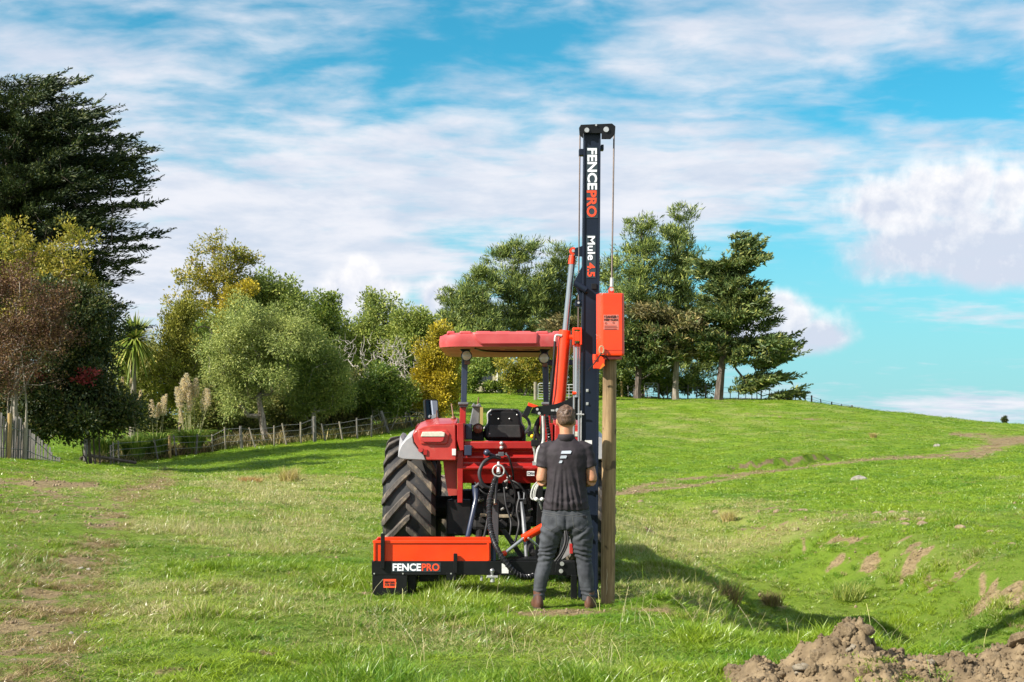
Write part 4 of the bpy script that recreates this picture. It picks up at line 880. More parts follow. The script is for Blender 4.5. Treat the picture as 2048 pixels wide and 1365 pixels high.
rubber = pmat('tyre_rubber', (0.016, 0.016, 0.018), (0.030, 0.029, 0.028), 6, .62, bump=.002, bscale=60, dust=((.13, .105, .08), .55, .8, 5))
rubber_lug = pmat('muddy_tyre_lug', (0.045, 0.040, 0.036), (0.085, 0.072, 0.060), 9, .8, bump=.004, bscale=50, dust=((.21, .165, .115), .44, .66, 10))
hose_m = pmat('black_hose', (0.009, 0.009, 0.010), (0.016, 0.016, 0.017), 20, .5, spec=.25)
chrome = pmat('chrome_rod', (0.42, 0.43, 0.44), None, rough=.22, metal=.75)
zinc = pmat('zinc_bolt', (0.62, 0.62, 0.60), (0.5, 0.5, 0.48), 30, .35, metal=.6)
steel_grey = pmat('worn_grey_steel', (0.085, 0.09, 0.10), (0.16, 0.165, 0.175), 6, .5, metal=.3)
lens_w = pmat('white_lens', (0.62, 0.60, 0.50), (0.52, 0.50, 0.42), 60, .18, coat=.6)
lens_r = pmat('red_lens', (0.42, 0.03, 0.03), None, rough=.2, coat=.6)
lens_o = pmat('amber_brown_lens', (0.22, 0.08, 0.04), (0.14, 0.05, 0.03), 30, .25, coat=.6)
white_st = pmat('white_sticker', (0.72, 0.72, 0.70), (0.62, 0.62, 0.60), 30, .5)
orange = pmat('orange_paint', (0.78, 0.040, 0.002), (0.84, 0.050, 0.003), 3, .36, coat=.3, dust=((.85, .12, .04), .66, .9, 16), rvar=.25)
brass = pmat('brown_knob', (0.20, 0.08, 0.04), (0.14, 0.06, 0.03), 20, .5)
yellow_k = pmat('yellow_knob', (0.75, 0.50, 0.01), None, rough=.4)
silver = pmat('silver_ring', (0.60, 0.60, 0.58), None, rough=.3, metal=.5)

AX = 14.85; TXC = -0.11
def arc(c, r, a0, a1, n=12, plane='xz', y=0):
    return [(c[0] + r * math.cos(R(a0 + (a1 - a0) * k / n)), y, c[1] + r * math.sin(R(a0 + (a1 - a0) * k / n))) for k in range(n + 1)]
def bez(pts, n=24):
    """smooth curve through points (Catmull-Rom)"""
    p = [np.array(q, float) for q in pts]; p = [2 * p[0] - p[1]] + p + [2 * p[-1] - p[-2]]; out = []
    for i in range(1, len(p) - 2):
        for t in np.linspace(0, 1, max(3, n // (len(p) - 3)), endpoint=False):
            out.append(.5 * ((2 * p[i]) + (-p[i - 1] + p[i + 1]) * t + (2 * p[i - 1] - 5 * p[i] + 4 * p[i + 1] - p[i + 2]) * t * t + (-p[i - 1] + 3 * p[i] - 3 * p[i + 1] + p[i + 2]) * t ** 3))
    out.append(p[-2]); return [tuple(q) for q in out]
def PL(lst): return [P(*q) for q in lst]

def wheel(name, root, c, rad, wid, n_lug, rim_mat, rim_r, out_dir):
    w = link(name, None, root, loc=Vector(c) - wloc(root)); w.empty_display_size = .1
    h = wid / 2
    prof = [(rim_r, -h * .62), (rim_r + .03, -h * .80), (rim_r + (rad - rim_r) * .45, -h * 1.0), (rad * .90, -h * .95), (rad * .955, -h * .84), (rad * .985, -h * .4), (rad * .99, 0), (rad * .985, h * .4), (rad * .955, h * .84), (rad * .90, h * .95), (rim_r + (rad - rim_r) * .45, h * 1.0), (rim_r + .03, h * .80), (rim_r, h * .62)]
    MB().lathe(prof, c, 'x', 72).build('tyre', rubber, w, smooth=True)
    # one bar of the herringbone, shared by all
    lugs = []
    for sgn in (-1, 1):
        m = MB(); rings = []
        for t in np.linspace(0, 1, 9):
            lat = sgn * (-.02 + t * (h * 1.0 + .02)); an = -.02 + .40 * t ** 1.15 * (wid / .52) * (.74 / rad)
            base = np.interp(abs(lat), [0, h * .4, h * .84, h * .95, h], [rad * .98, rad * .975, rad * .945, rad * .885, rad * .82]); top = np.interp(abs(lat), [0, h * .4, h * .9, h], [rad * 1.045, rad * 1.045, rad * 1.02, rad * .955])
            wa = (.030 if 0.03 < t < .97 else .022) / rad * (1 + .35 * t); ring = []
            for da, rr in ((-wa * 1.35, base), (-wa, top), (wa, top), (wa * 1.35, base)):
                a = an + da; ring.append((c[0] + lat, c[1] - rr * math.cos(a), c[2] - rr * math.sin(a)))
            rings.append(ring)
        m.loft(rings); lugs.append(m)
    step = 2 * math.pi / n_lug
    for sgn, m in zip((0, 1), lugs):
        first = m.build('lug', rubber_lug, w, bevel=.006, seg=1)
        for k in range(n_lug):
            o = first if k == 0 else first.copy()
            if k: COL.objects.link(o)
            o.rotation_euler = (k * step + sgn * step / 2 + .1, 0, 0)
    d = out_dir * h
    MB().lathe([(rim_r + .005, d * .62), (rim_r + .02, d * .80), (rim_r - .03, d * .72), (rim_r - .05, d * .25), (rim_r * .6, d * .10), (rim_r * .3, d * .12), (.02, d * .12)], c, 'x', 40).build('rim', rim_mat, w, smooth=True)
    MB().lathe([(rim_r + .005, -d * .62), (rim_r + .02, -d * .80), (rim_r - .03, -d * .72), (rim_r - .05, -d * .1), (rim_r * .5, 0), (.02, 0)], c, 'x', 40).build('rim_back', rim_mat, w, smooth=True)
    hub = MB().cyl((c[0] + d * .1, c[1], c[2]), (c[0] + d * .42, c[1], c[2]), .11, 18)
    for k in range(8): a = k * math.pi / 4; hub.cyl((c[0] + d * .1, c[1] + .19 * math.cos(a), c[2] + .19 * math.sin(a)), (c[0] + d * .2, c[1] + .19 * math.cos(a), c[2] + .19 * math.sin(a)), .018, 8)
    hub.build('hub', steel_grey, w)

def tractor():
    g = gz(TXC, AX); root = thing('tractor', (TXC, AX, g), 'red tractor with a bleached canopy roof standing back to the camera', 'tractor')
    rim_mat = pmat('pale_rim_paint', (0.42, 0.42, 0.42), (0.5, 0.5, 0.5), 6, .5)
    wheel('rear_wheel', root, (-1.027, AX, .735 + g), .715, .535, 20, rim_mat, .43, -1)
    wheel('rear_wheel', root, (.785, AX, .735 + g), .715, .50, 20, rim_mat, .43, 1)
    for x, d in ((-.86, -1), (.62, 1)): wheel('front_wheel', root, (x, AX + 2.2, .50 + gz(x, AX + 2.2)), .475, .34, 16, rim_mat, .29, d)
    # rear mudguards: red inner shell and grey outer skirt, both sides
    def mir(px): return 2 * 1010 - px
    def guard(side):
        f = (lambda p: p) if side < 0 else (lambda p: (mir(p[0]), p[1]))
        red = [(826, 868), (834, 859), (848, 853), (866, 850), (912, 849), (914, 922), (854, 921), (849, 907), (838, 898), (829, 884)]
        gry = [(825, 871), (812, 879), (803, 890), (797, 903), (796, 914), (804, 919), (853, 921.6), (848, 908), (837, 899), (828, 886)]
        for pts, mt, nm, dy in ((red, red_sun, 'mudguard', 0), (gry, grey_pl, 'mudguard_skirt', .015)):
            rings = []
            for Y, zs, k in ((14.00 + dy, 0, .97), (14.03 + dy, 0, 1), (14.25, .035, 1), (14.6, .07, 1), (15.0, .06, 1), (15.35, -.02, 1), (15.6, -.16, 1)):
                w = [P(*f(p), 14.05) for p in pts]; cx = sum(p[0] for p in w) / len(w); cz = sum(p[2] for p in w) / len(w)
                lo = 0 if Y < 14.2 else .12
                rings.append([(cx + (p[0] - cx) * k, Y, cz + (p[2] - cz) * k + zs + (lo if p[2] < cz else 0)) for p in w])
            MB().loft(rings).build(nm, mt, root, bevel=.008, smooth=True)
        # recessed slot, lamp, cover plate
        lamp = MB(); lp = [(841, 874), (845, 864), (884, 863.5), (890, 866), (889, 874)]
        lamp.pprism([f(p) for p in lp], 13.955, 14.02); lo = lamp.build('tail_lamp', lens_w, root, bevel=.006)
        MB().pprism([f(p) for p in [(841, 875), (889, 875), (887, 882), (882, 885), (847, 885), (842, 881)]], 13.96, 14.02).build('reflector', lens_r, root, bevel=.006)
        MB().pprism([f(p) for p in [(836, 861), (893, 860), (900, 868), (895, 888), (888, 890), (842, 889), (838, 880)]], 13.985, 14.03).build('lamp_surround', red_sun, root, bevel=.01)
        c = P(*f((841, 900)), 13.99); MB().cyl((c[0], 13.985, c[2]), (c[0], 14.03, c[2]), .024, 14).build('reflector_cup', lens_r, root)
        c0 = f((847, 899.5)); c1 = f((854, 910)); MB().pbox(*c0, *c1, 13.985, 14.03).build('socket', red_deep, root)
        c0 = f((904, 898)); c1 = f((911.5, 911)); MB().pbox(*c0, *c1, 13.992, 14.0).build('sticker', white_st, root)
        # deck bracket that carries the roll bar
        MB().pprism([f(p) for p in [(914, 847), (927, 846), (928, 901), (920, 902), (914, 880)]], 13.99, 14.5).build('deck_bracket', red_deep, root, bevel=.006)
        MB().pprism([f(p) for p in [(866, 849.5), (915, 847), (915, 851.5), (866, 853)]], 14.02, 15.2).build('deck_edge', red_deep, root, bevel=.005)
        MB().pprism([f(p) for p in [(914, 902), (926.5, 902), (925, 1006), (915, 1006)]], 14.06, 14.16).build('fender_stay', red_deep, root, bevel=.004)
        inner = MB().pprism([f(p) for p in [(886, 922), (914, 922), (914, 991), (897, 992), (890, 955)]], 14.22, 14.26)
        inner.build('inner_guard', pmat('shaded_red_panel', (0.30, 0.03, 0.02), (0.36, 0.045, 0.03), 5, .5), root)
        # roll bar
        a = 14.35; m = MB(); top = [(924, 700), (936, 700), (933, 806), (922, 806)]
        m.pprism([f(p) for p in top], a, a + .09); m.build('roll_bar', navy, root, bevel=.006)
        m = MB(); m.pprism([f(p) for p in [(919, 806), (934, 806), (934, 815), (919, 815)]], a - .03, a + .12); c = P(*f((927, 808)), a); m.cyl((c[0] - .05, a - .035, c[2]), (c[0] + .05, a - .035, c[2]), .018, 10); m.build('hinge', steel_grey, root, bevel=.004)
        MB().pprism([f(p) for p in [(920, 815), (932, 815), (931, 850), (919, 850)]], a, a + .09).build('roll_bar_foot', red_deep, root, bevel=.005)
        # work lamp under the canopy
        cpx = (933, 712) if side < 0 else (1088, 717); c = P(*cpx, 14.25)
        MB().lathe([(.010, .075), (.035, .07), (.054, .035), (.056, 0), (.048, -.004)], c, 'y', 24).build('lamp_housing', navy, root, smooth=True)
        wl = MB().lathe([(.001, -.018), (.03, -.014), (.047, -.002), (.047, .004)], c, 'y', 24).build('work_lamp', lens_w, root, smooth=True)
        MB().box(c[0] - .02, c[0] + .035, c[1] - .01, c[1] + .04, c[2] - .085, c[2] - .05).build('lamp_bracket', brass, root, bevel=.004)
        MB().pprism([f(p) for p in [(912, 692), (942, 692), (938, 706), (930, 709), (924, 703)]], 14.32, 14.5).build('canopy_bracket', plastic, root, bevel=.004)
    guard(-1); guard(1)
    # canopy
    Y0, Y1 = 13.95, 15.85; xl = P(881.5, 690, Y0 + .3)[0]; xr = P(1149, 690, Y0 + .3)[0]; zb = P(1000, 691, Y0)[2]; zt = P(1000, 664.5, Y0)[2]
    def plan(inset, z, dip=0):
        r = .22; pts = []
        x0, x1, y0, y1 = xl + inset, xr - inset, Y0 + inset, Y1 - inset
        for cx, cy, a in ((x1 - r, y0 + r, -90), (x1 - r, y1 - r, 0), (x0 + r, y1 - r, 90), (x0 + r, y0 + r, 180)):
            for k in range(9):
                t = R(a + 90 * k / 8); x = cx + r * math.cos(t); y = cy + r * math.sin(t)
                if y < y0 + .02 and False: pass
                pts.append((x, y, z))
        return pts
    MB().loft([plan(.0, zb), plan(-.012, zb + .03), plan(-.004, zb + .10), plan(.012, zt - .035), plan(.035, zt - .012), plan(.075, zt), plan(.35, zt + .03)]).build('canopy', red_canopy, root, bevel=.0, smooth=True)
    lip = MB(); a = plan(-.012, zb + .03); b = plan(-.006, zb - .012); c = plan(.05, zb - .014); d = plan(.07, zb - .004)
    lip.loft([b, c], caps=False); lip.loft([a, b], caps=False); lip.build('canopy_lip', red_canopy, root, smooth=True)
    MB().loft([plan(.05, zb - .016), plan(.06, zb - .002)]).build('canopy_liner', tan_liner, root)
    # centre bulge of the rear face and ribs along the top edge
    MB().pprism([(943, 665), (960, 663.5), (1068, 664), (1077, 666), (1077, 691), (962, 691), (950, 680)], Y0 - .028, Y0 + .2).build('rear_panel', red_canopy, root, bevel=.022, smooth=True)
    for x0, x1 in ((893, 911), (918, 944), (950, 983), (990, 1023), (1030, 1064), (1071, 1098), (1104, 1128)):
        MB().pprism([(x0, 669), (x0 + 2, 662.5), (x1 - 2, 662.5), (x1, 669)], Y0 + .03 + (.06 if x0 in (893, 1104) else 0), Y1 - .12).build('canopy_rib', red_canopy, root, bevel=.010)
    for px in (988, 1022, 1057): 
        c = P(px, 698, Y0 + .45); MB().lathe([(.065, 0), (.062, -.003), (.001, -.003)], (c[0], Y0 + .42, zb - .017), 'z', 20).build('liner_hole', pmat('brown_recess', (0.16, 0.06, 0.03)), root)
    MB().tube(bez([(xl + .35, Y0 + .12, zb - .02), (xl + .42, Y0 + .45, zb - .025), (xl + .6, Y0 + .62, zb - .025), (xr - .3, Y0 + .66, zb - .025)], 30), .010, 6).build('canopy_wire', plastic, root, smooth=True)
    MB().pbox(1096, 720, 1146, 731, 14.45, 14.53).build('grab_rail', navy, root, bevel=.005)
    # rear panel between the mudguards
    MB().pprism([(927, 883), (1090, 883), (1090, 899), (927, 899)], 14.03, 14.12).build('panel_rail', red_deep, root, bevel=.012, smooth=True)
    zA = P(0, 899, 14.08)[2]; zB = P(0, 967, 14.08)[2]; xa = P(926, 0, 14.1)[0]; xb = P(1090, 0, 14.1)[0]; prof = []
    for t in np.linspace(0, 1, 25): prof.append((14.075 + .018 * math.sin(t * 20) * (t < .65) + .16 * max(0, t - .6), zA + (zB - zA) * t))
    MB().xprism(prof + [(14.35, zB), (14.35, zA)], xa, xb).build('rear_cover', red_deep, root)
    for py in (887, 896): c = P(1003, py, 14.02); MB().ball(c, .020, 10).build('bolt', zinc, root, smooth=True)
    MB().pbox(929, 891, 943.5, 911.5, 13.99, 14.05).build('trailer_socket', navy, root, bevel=.006)
    MB().pbox(1054, 943, 1069, 952, 14.03, 14.06).build('symbol_plate', white_st, root)
    ink = pmat('sticker_ink', (0.03, 0.03, 0.04))
    s = MB(); Yk = 14.027
    for (u0, v0, u1, v1) in ((1055, 944.2, 1055.8, 950), (1057, 944.2, 1058.4, 945.6), (1057, 948.4, 1058.4, 950), (1059.6, 944.2, 1060.3, 950.5), (1067, 945, 1067.8, 950)): s.pbox(u0, v0, u1, v1, Yk, Yk + .002)
    c = P(1063.5, 947.2, Yk); s.lathe([(.006, 0), (.012, 0), (.012, .002), (.006, .002), (.006, 0)], c, 'y', 14); s.build('symbol', ink, root)
    # seat, wheel, dash
    st = [(976, 829), (981, 823), (988, 820.5), (1030, 820.5), (1037, 823), (1041, 830), (1042, 846), (1049, 856), (1050, 872), (1046, 882), (972, 882), (967, 872), (968, 857), (976, 847)]
    seat_o = MB().pprism(st, 14.55, 14.72).build('seat_back', plastic, root, bevel=.03, smooth=True, seg=3)
    MB().pprism([(979, 850), (1040, 850), (1043, 876), (974, 876)], 14.535, 14.56).build('seat_pocket', pmat('seat_vinyl', (0.02, 0.02, 0.02), (0.035, 0.033, 0.032), 8, .4), seat_o, bevel=.01)
    for q in ((997, 838), (1019, 838), (982, 830), (1034, 830), (979, 868)): MB().ball(P(*q, 14.54), .009, 8).build('stud', zinc, seat_o)
    pts = [(p[0], 14.62, p[2]) for p in (P(a, b, 14.62) for a, b in [(968, 858), (976, 847), (975.5, 829), (981, 822.5), (988, 820), (1030, 820), (1037, 822.5), (1041.5, 830), (1042.5, 846), (1049.5, 856)])]
    MB().tube(bez(pts, 36), .012, 6).build('seat_piping', pmat('grey_piping', (0.30, 0.29, 0.28)), seat_o, smooth=True)
    MB().box(-.36, .16, 14.7, 15.25, 1.02 + g, 1.16 + g).build('seat_cushion', plastic, root, bevel=.04, smooth=True)
    c = P(1020, 850, 15.55); tor = []
    for k in range(33): a = 2 * math.pi * k / 32; tor.append((c[0] + .215 * math.cos(a), c[1] + .13 * math.sin(a), c[2] + .175 * math.sin(a) * .8))
    MB().tube(tor, .018, 8, caps=False).build('steering_wheel', pmat('grey_black_rim', (0.05, 0.05, 0.05), rough=.35), root, smooth=True)
    MB().tube([c, (c[0], c[1] + .25, c[2] - .35)], .03, 8).build('steering_column', plastic, root)
    MB().pbox(985, 858, 1052, 900, 15.8, 16.1).build('dash', plastic, root, bevel=.03)
    # bonnet, engine, front axle (seen only from the side)
    MB().prism([(TXC - .33, 1.0 + g), (TXC - .33, 1.33 + g), (TXC - .22, 1.42 + g), (TXC + .22, 1.42 + g), (TXC + .33, 1.33 + g), (TXC + .33, 1.0 + g)], 16.1, 17.75).build('bonnet', red_sun, root, bevel=.03, smooth=True)
    MB().box(TXC - .26, TXC + .26, 15.4, 17.7, .52 + g, 1.0 + g).build('engine', mech, root, bevel=.03)
    MB().box(TXC - .75, TXC + .75, AX + 2.1, AX + 2.3, .42 + g, .56 + g).build('front_axle', mech, root, bevel=.02)
    # rear casing and linkage
    MB().box(TXC - .30, TXC + .30, 14.35, 15.5, .48 + g, 1.08 + g).build('gearbox', mech, root, bevel=.04)
    ax = MB().cyl((-.80, AX, .735 + g), (.58, AX, .735 + g), .12, 18); ax.box(-.62, -.35, AX - .2, AX + .2, .55 + g, .92 + g); ax.box(.1, .45, AX - .2, AX + .2, .55 + g, .92 + g); ax.build('rear_axle', mech, root, bevel=.015)
    MB().pbox(944, 985, 1062, 1062, 14.18, 14.4).build('rear_housing', mech, root, bevel=.04)
    MB().pbox(893, 1000, 944, 1072, 14.3, 14.5).build('step_box', plastic, root, bevel=.02)
    m = MB()
    rr = np.random.default_rng(77)
    for (u, v, Y) in [(952, 985, 14.15), (960, 1000, 14.12), (1010, 968, 14.1), (1022, 985, 14.12), (1045, 1003, 14.1), (1016, 1010, 14.1), (985, 1015, 14.12), (1058, 1040, 14.15), (1030, 1030, 14.12), (948, 1030, 14.2), (1052, 985, 14.1), (1034, 972, 14.08), (966, 1040, 14.1), (1006, 1048, 14.14)]:
        p = P(u, v, Y)
        if rr.random() < .5: m.cyl((p[0], p[1] - .04, p[2]), (p[0], p[1] + .12, p[2]), .022 + .03 * rr.random(), 10)
        else: m.box(p[0] - .04, p[0] + .04, p[1] - .02, p[1] + .1, p[2] - .03, p[2] + .03)
    m.build('hydraulic_valves', mech, root, bevel=.006)
    m = MB()
    for (u, v, Y) in [(1017, 954, 14.0), (1012, 962, 14.0), (1011, 977, 14.02), (1004, 1018, 14.05), (1021, 1039, 14.05), (963, 1000, 14.1), (1034, 1024, 14.06), (958, 1000.5, 14.1), (1060, 1020, 14.05)]:
        p = P(u, v, Y); m.cyl((p[0] - .012, p[1], p[2] - .01), (p[0] + .02, p[1] - .02, p[2] + .008), .012, 8)
    m.build('coupler', pmat('dull_coupler_steel', (0.22, 0.22, 0.21), (0.35, 0.34, 0.32), 30, .4, metal=.4), root)
    MB().pbox(998, 1030, 1023, 1036, 14.0, 14.1).build('hitch_step', pmat('dusty_steel', (0.35, 0.28, 0.18), (0.2, 0.17, 0.12), 12, .7), root, bevel=.004)
    MB().pbox(960, 1029, 982, 1034, 14.0, 14.1).build('hitch_step', pmat('dusty_steel', (0.35, 0.28, 0.18)), root, bevel=.004)
    MB().tube(PL([(952, 972, 14.05), (952, 1000, 14.02), (935, 1076, 13.75)]), [.045, .026, .024], 10).build('lift_arm', navy, root, smooth=True)
    MB().tube(PL([(950, 975, 14.02), (957, 968, 14.0), (966, 975, 14.02)]), .018, 8).build('lift_pin', steel_grey, root, smooth=True)
    MB().tube(PL([(1043, 1004, 13.98), (1047, 1040, 13.95), (1053, 1118, 13.6)]), [.016, .024, .016], 8).build('stabiliser_link', steel_grey, root, smooth=True)
    MB().tube(PL([(1037, 984, 13.99), (1039, 999, 13.98), (1048, 999, 13.98), (1049, 984, 13.99)]), .010, 6).build('link_clevis', steel_grey, root, smooth=True)
    for s_, (u0, u1) in enumerate(((960, 975), (1052, 1066))):
        MB().tube([P(u0, 1060, 14.3), P(u1 if s_ else u0 - 8, 1112, 13.45)], .035, 8).build('lower_link', mech, root, smooth=True)
    # hoses on the back
    MB().tube(bez(PL([(1001, 917, 14.0), (984, 915, 13.98), (968, 925, 13.95), (959, 944, 13.93), (962, 962, 13.93), (972, 974, 13.95), (985, 977, 13.98)]), 40), .0175, 10).build('hose', pmat('grey_black_hose', (0.028, 0.030, 0.034), (0.05, 0.05, 0.054), 20, .5, spec=.3), root, smooth=True)
    MB().tube(bez(PL([(1008, 909, 13.98), (1016, 912, 13.95), (1021, 925, 13.95), (1026, 945, 14.0), (1027, 965, 14.05)]), 20), .010, 8).build('hose', hose_m, root, smooth=True)
    v = MB(); c = P(1002, 909, 13.98); v.box(c[0] - .025, c[0] + .03, c[1] - .03, c[1] + .05, c[2] - .02, c[2] + .022); v.cyl((c[0] - .05, c[1], c[2] - .01), (c[0] + .06, c[1], c[2] + .005), .012, 8); v.build('valve', steel_grey, root, bevel=.004)
    c = P(974, 906, 13.95); k = MB(); k.ball(c, .034, 14); k.tube([c, P(990, 914, 14.02)], .02, 8); k.build('lever_knob', navy, root, smooth=True)
    for k_, pts in enumerate(([(1002, 930, 14.0), (1015, 950, 13.98), (1030, 985, 14.0), (1026, 1030, 14.05)], [(1020, 960, 14.0), (1036, 968, 13.96), (1050, 985, 13.96), (1060, 1010, 14.0)], [(985, 975, 14.0), (976, 1000, 13.98), (975, 1040, 13.9), (968, 1075, 13.8)], [(1008, 975, 14.0), (1012, 1010, 13.95), (1022, 1045, 13.9), (1018, 1080, 13.8)], [(1040, 990, 14.0), (1034, 1020, 13.95), (1038, 1050, 13.9), (1030, 1085, 13.8)], [(950, 965, 14.05), (966, 985, 14.0), (985, 990, 14.0), (1000, 980, 14.02)])):
        MB().tube(bez(PL(pts), 20), (.011, .009, .013, .010, .012, .009)[k_], 8).build('hose', hose_m, root, smooth=True)
    # mirror, levers, lamps at the left
    mc = Vector(P(864, 819.5, 14.62)); mu = Vector((.905, .425, 0)); mn = Vector((.42, -.895, .15)).normalized(); mw = mu.cross(mn) * -1; mw = mn.cross(mu) if mn.cross(mu).z > 0 else mu.cross(mn)
    def mpt(px, py, d): return tuple(mc + mu * ((px - 864) * 14.62 / F * 1.08) + mw * (-(py - 819.5) * 14.62 / F) + mn * d)
    ol = [(850, 801), (852, 799), (876, 799), (877.5, 802), (877, 838), (875, 840.5), (853, 840), (850.5, 836)]
    MB().loft([[mpt(a_, b_, .0) for a_, b_ in ol], [mpt(a_, b_, -.045) for a_, b_ in ol]]).build('mirror', plastic, root, bevel=.006)
    gm = bpy.data.materials.new('mirror_glass'); gm.use_nodes = True; gb = gm.node_tree.nodes['Principled BSDF']; gb.inputs['Metallic'].default_value = 1; gb.inputs['Roughness'].default_value = .02; gb.inputs['Base Color'].default_value = (.85, .88, .9, 1)
    vs = [mpt(a_, b_, .003) for a_, b_ in [(852.3, 803), (854, 801.3), (874.5, 801.5), (875.3, 803.5), (874.8, 836.5), (873, 838.3), (854.5, 838), (852.6, 835.5)]]
    MB().add(vs, [tuple(range(8))]).build('mirror_glass', gm, root)
    MB().tube(bez(PL([(874, 830, 14.68), (874, 842, 14.68), (876, 850, 14.66)]), 10), .013, 8).build('mirror_arm', plastic, root, smooth=True)
    MB().tube(PL([(876, 838, 14.7), (904, 846, 14.9)]), .013, 8).build('mirror_stay', plastic, root)
    for (u, v, rr_, bu, bv) in ((907, 837, .026, 903, 808), (909, 845.5, .02, 913, 862)):
        k = MB(); k.ball(P(u, v, 14.45), rr_, 12); k.tube([P(u, v, 14.45), P(bu, bv, 14.5)], .007, 6); k.build('lever', brass, root, smooth=True)
    c = P(956, 858, 14.5); MB().lathe([(.02, .09), (.045, .08), (.056, .03), (.056, -.005), (.047, -.008)], c, 'y', 20).build('lamp_housing', plastic, root, smooth=True)
    MB().lathe([(.001, -.02), (.03, -.016), (.047, -.004)], c, 'y', 20).build('work_lamp', lens_o, root, smooth=True)
    MB().pbox(930, 848, 944, 880, 14.5, 14.7).build('fuse_box', navy, root, bevel=.01); MB().pbox(943, 862, 968, 882, 14.6, 14.75).build('console', plastic, root, bevel=.01)
    # front loader mast beyond the cab, left
    MB().pprism([(938, 852), (946, 812), (956, 808), (961, 812), (958, 852)], 15.9, 16.1).build('loader_mast', steel_grey, root, bevel=.01)
    MB().pprism([(942, 814), (947, 806), (953, 811), (959, 806), (963, 814)], 15.85, 16.12).build('loader_pin_plate', steel_grey, root, bevel=.006)
    MB().pbox(960, 815, 966, 850, 15.8, 15.9).build('loader_strip', pmat('tan_strip', (0.40, 0.30, 0.10)), root)
    MB().tube(PL([(955, 812, 15.88), (957.5, 795, 15.88)]), .008, 6).build('aerial', brass, root)
    # right side of the deck: levers and pipes by the mast
    MB().tube(bez(PL([(1109, 872, 15.4), (1109, 780, 15.4), (1109, 748, 15.4), (1115, 733, 15.4), (1122, 728, 15.4)]), 26), .048, 14).build('exhaust_pipe', pmat('exhaust_steel', (0.10, 0.11, 0.12), (0.20, 0.17, 0.15), 4, .55, metal=.3), root, smooth=True)
    MB().tube(bez(PL([(1080, 880, 14.6), (1072, 862, 14.6), (1078, 842, 14.6), (1088, 832, 14.6)]), 16), .03, 10).build('air_hose', hose_m, root, smooth=True)
    MB().pbox(1055, 862, 1066, 874, 14.25, 14.35).build('switch_box', plastic, root, bevel=.008)
    k = MB(); k.ball(P(1064.5, 873, 14.2), .020, 12); k.build('knob', yellow_k, root, smooth=True)
    k = MB(); k.pbox(1062, 880, 1084, 893, 13.95, 14.15); k.tube(PL([(1068, 882, 14.0), (1070, 868, 14.0)]), .016, 8); k.build('valve_block', plastic, root, bevel=.008)
    k = MB(); k.tube(PL([(1068, 893, 14.0), (1069, 905, 14.0), (1070, 926, 14.0)]), [.02, .009, .009], 8); k.pbox(1065, 923, 1075, 931, 13.98, 14.02); k.build('latch_rod', zinc, root, smooth=True)
    return root
TR = tractor()
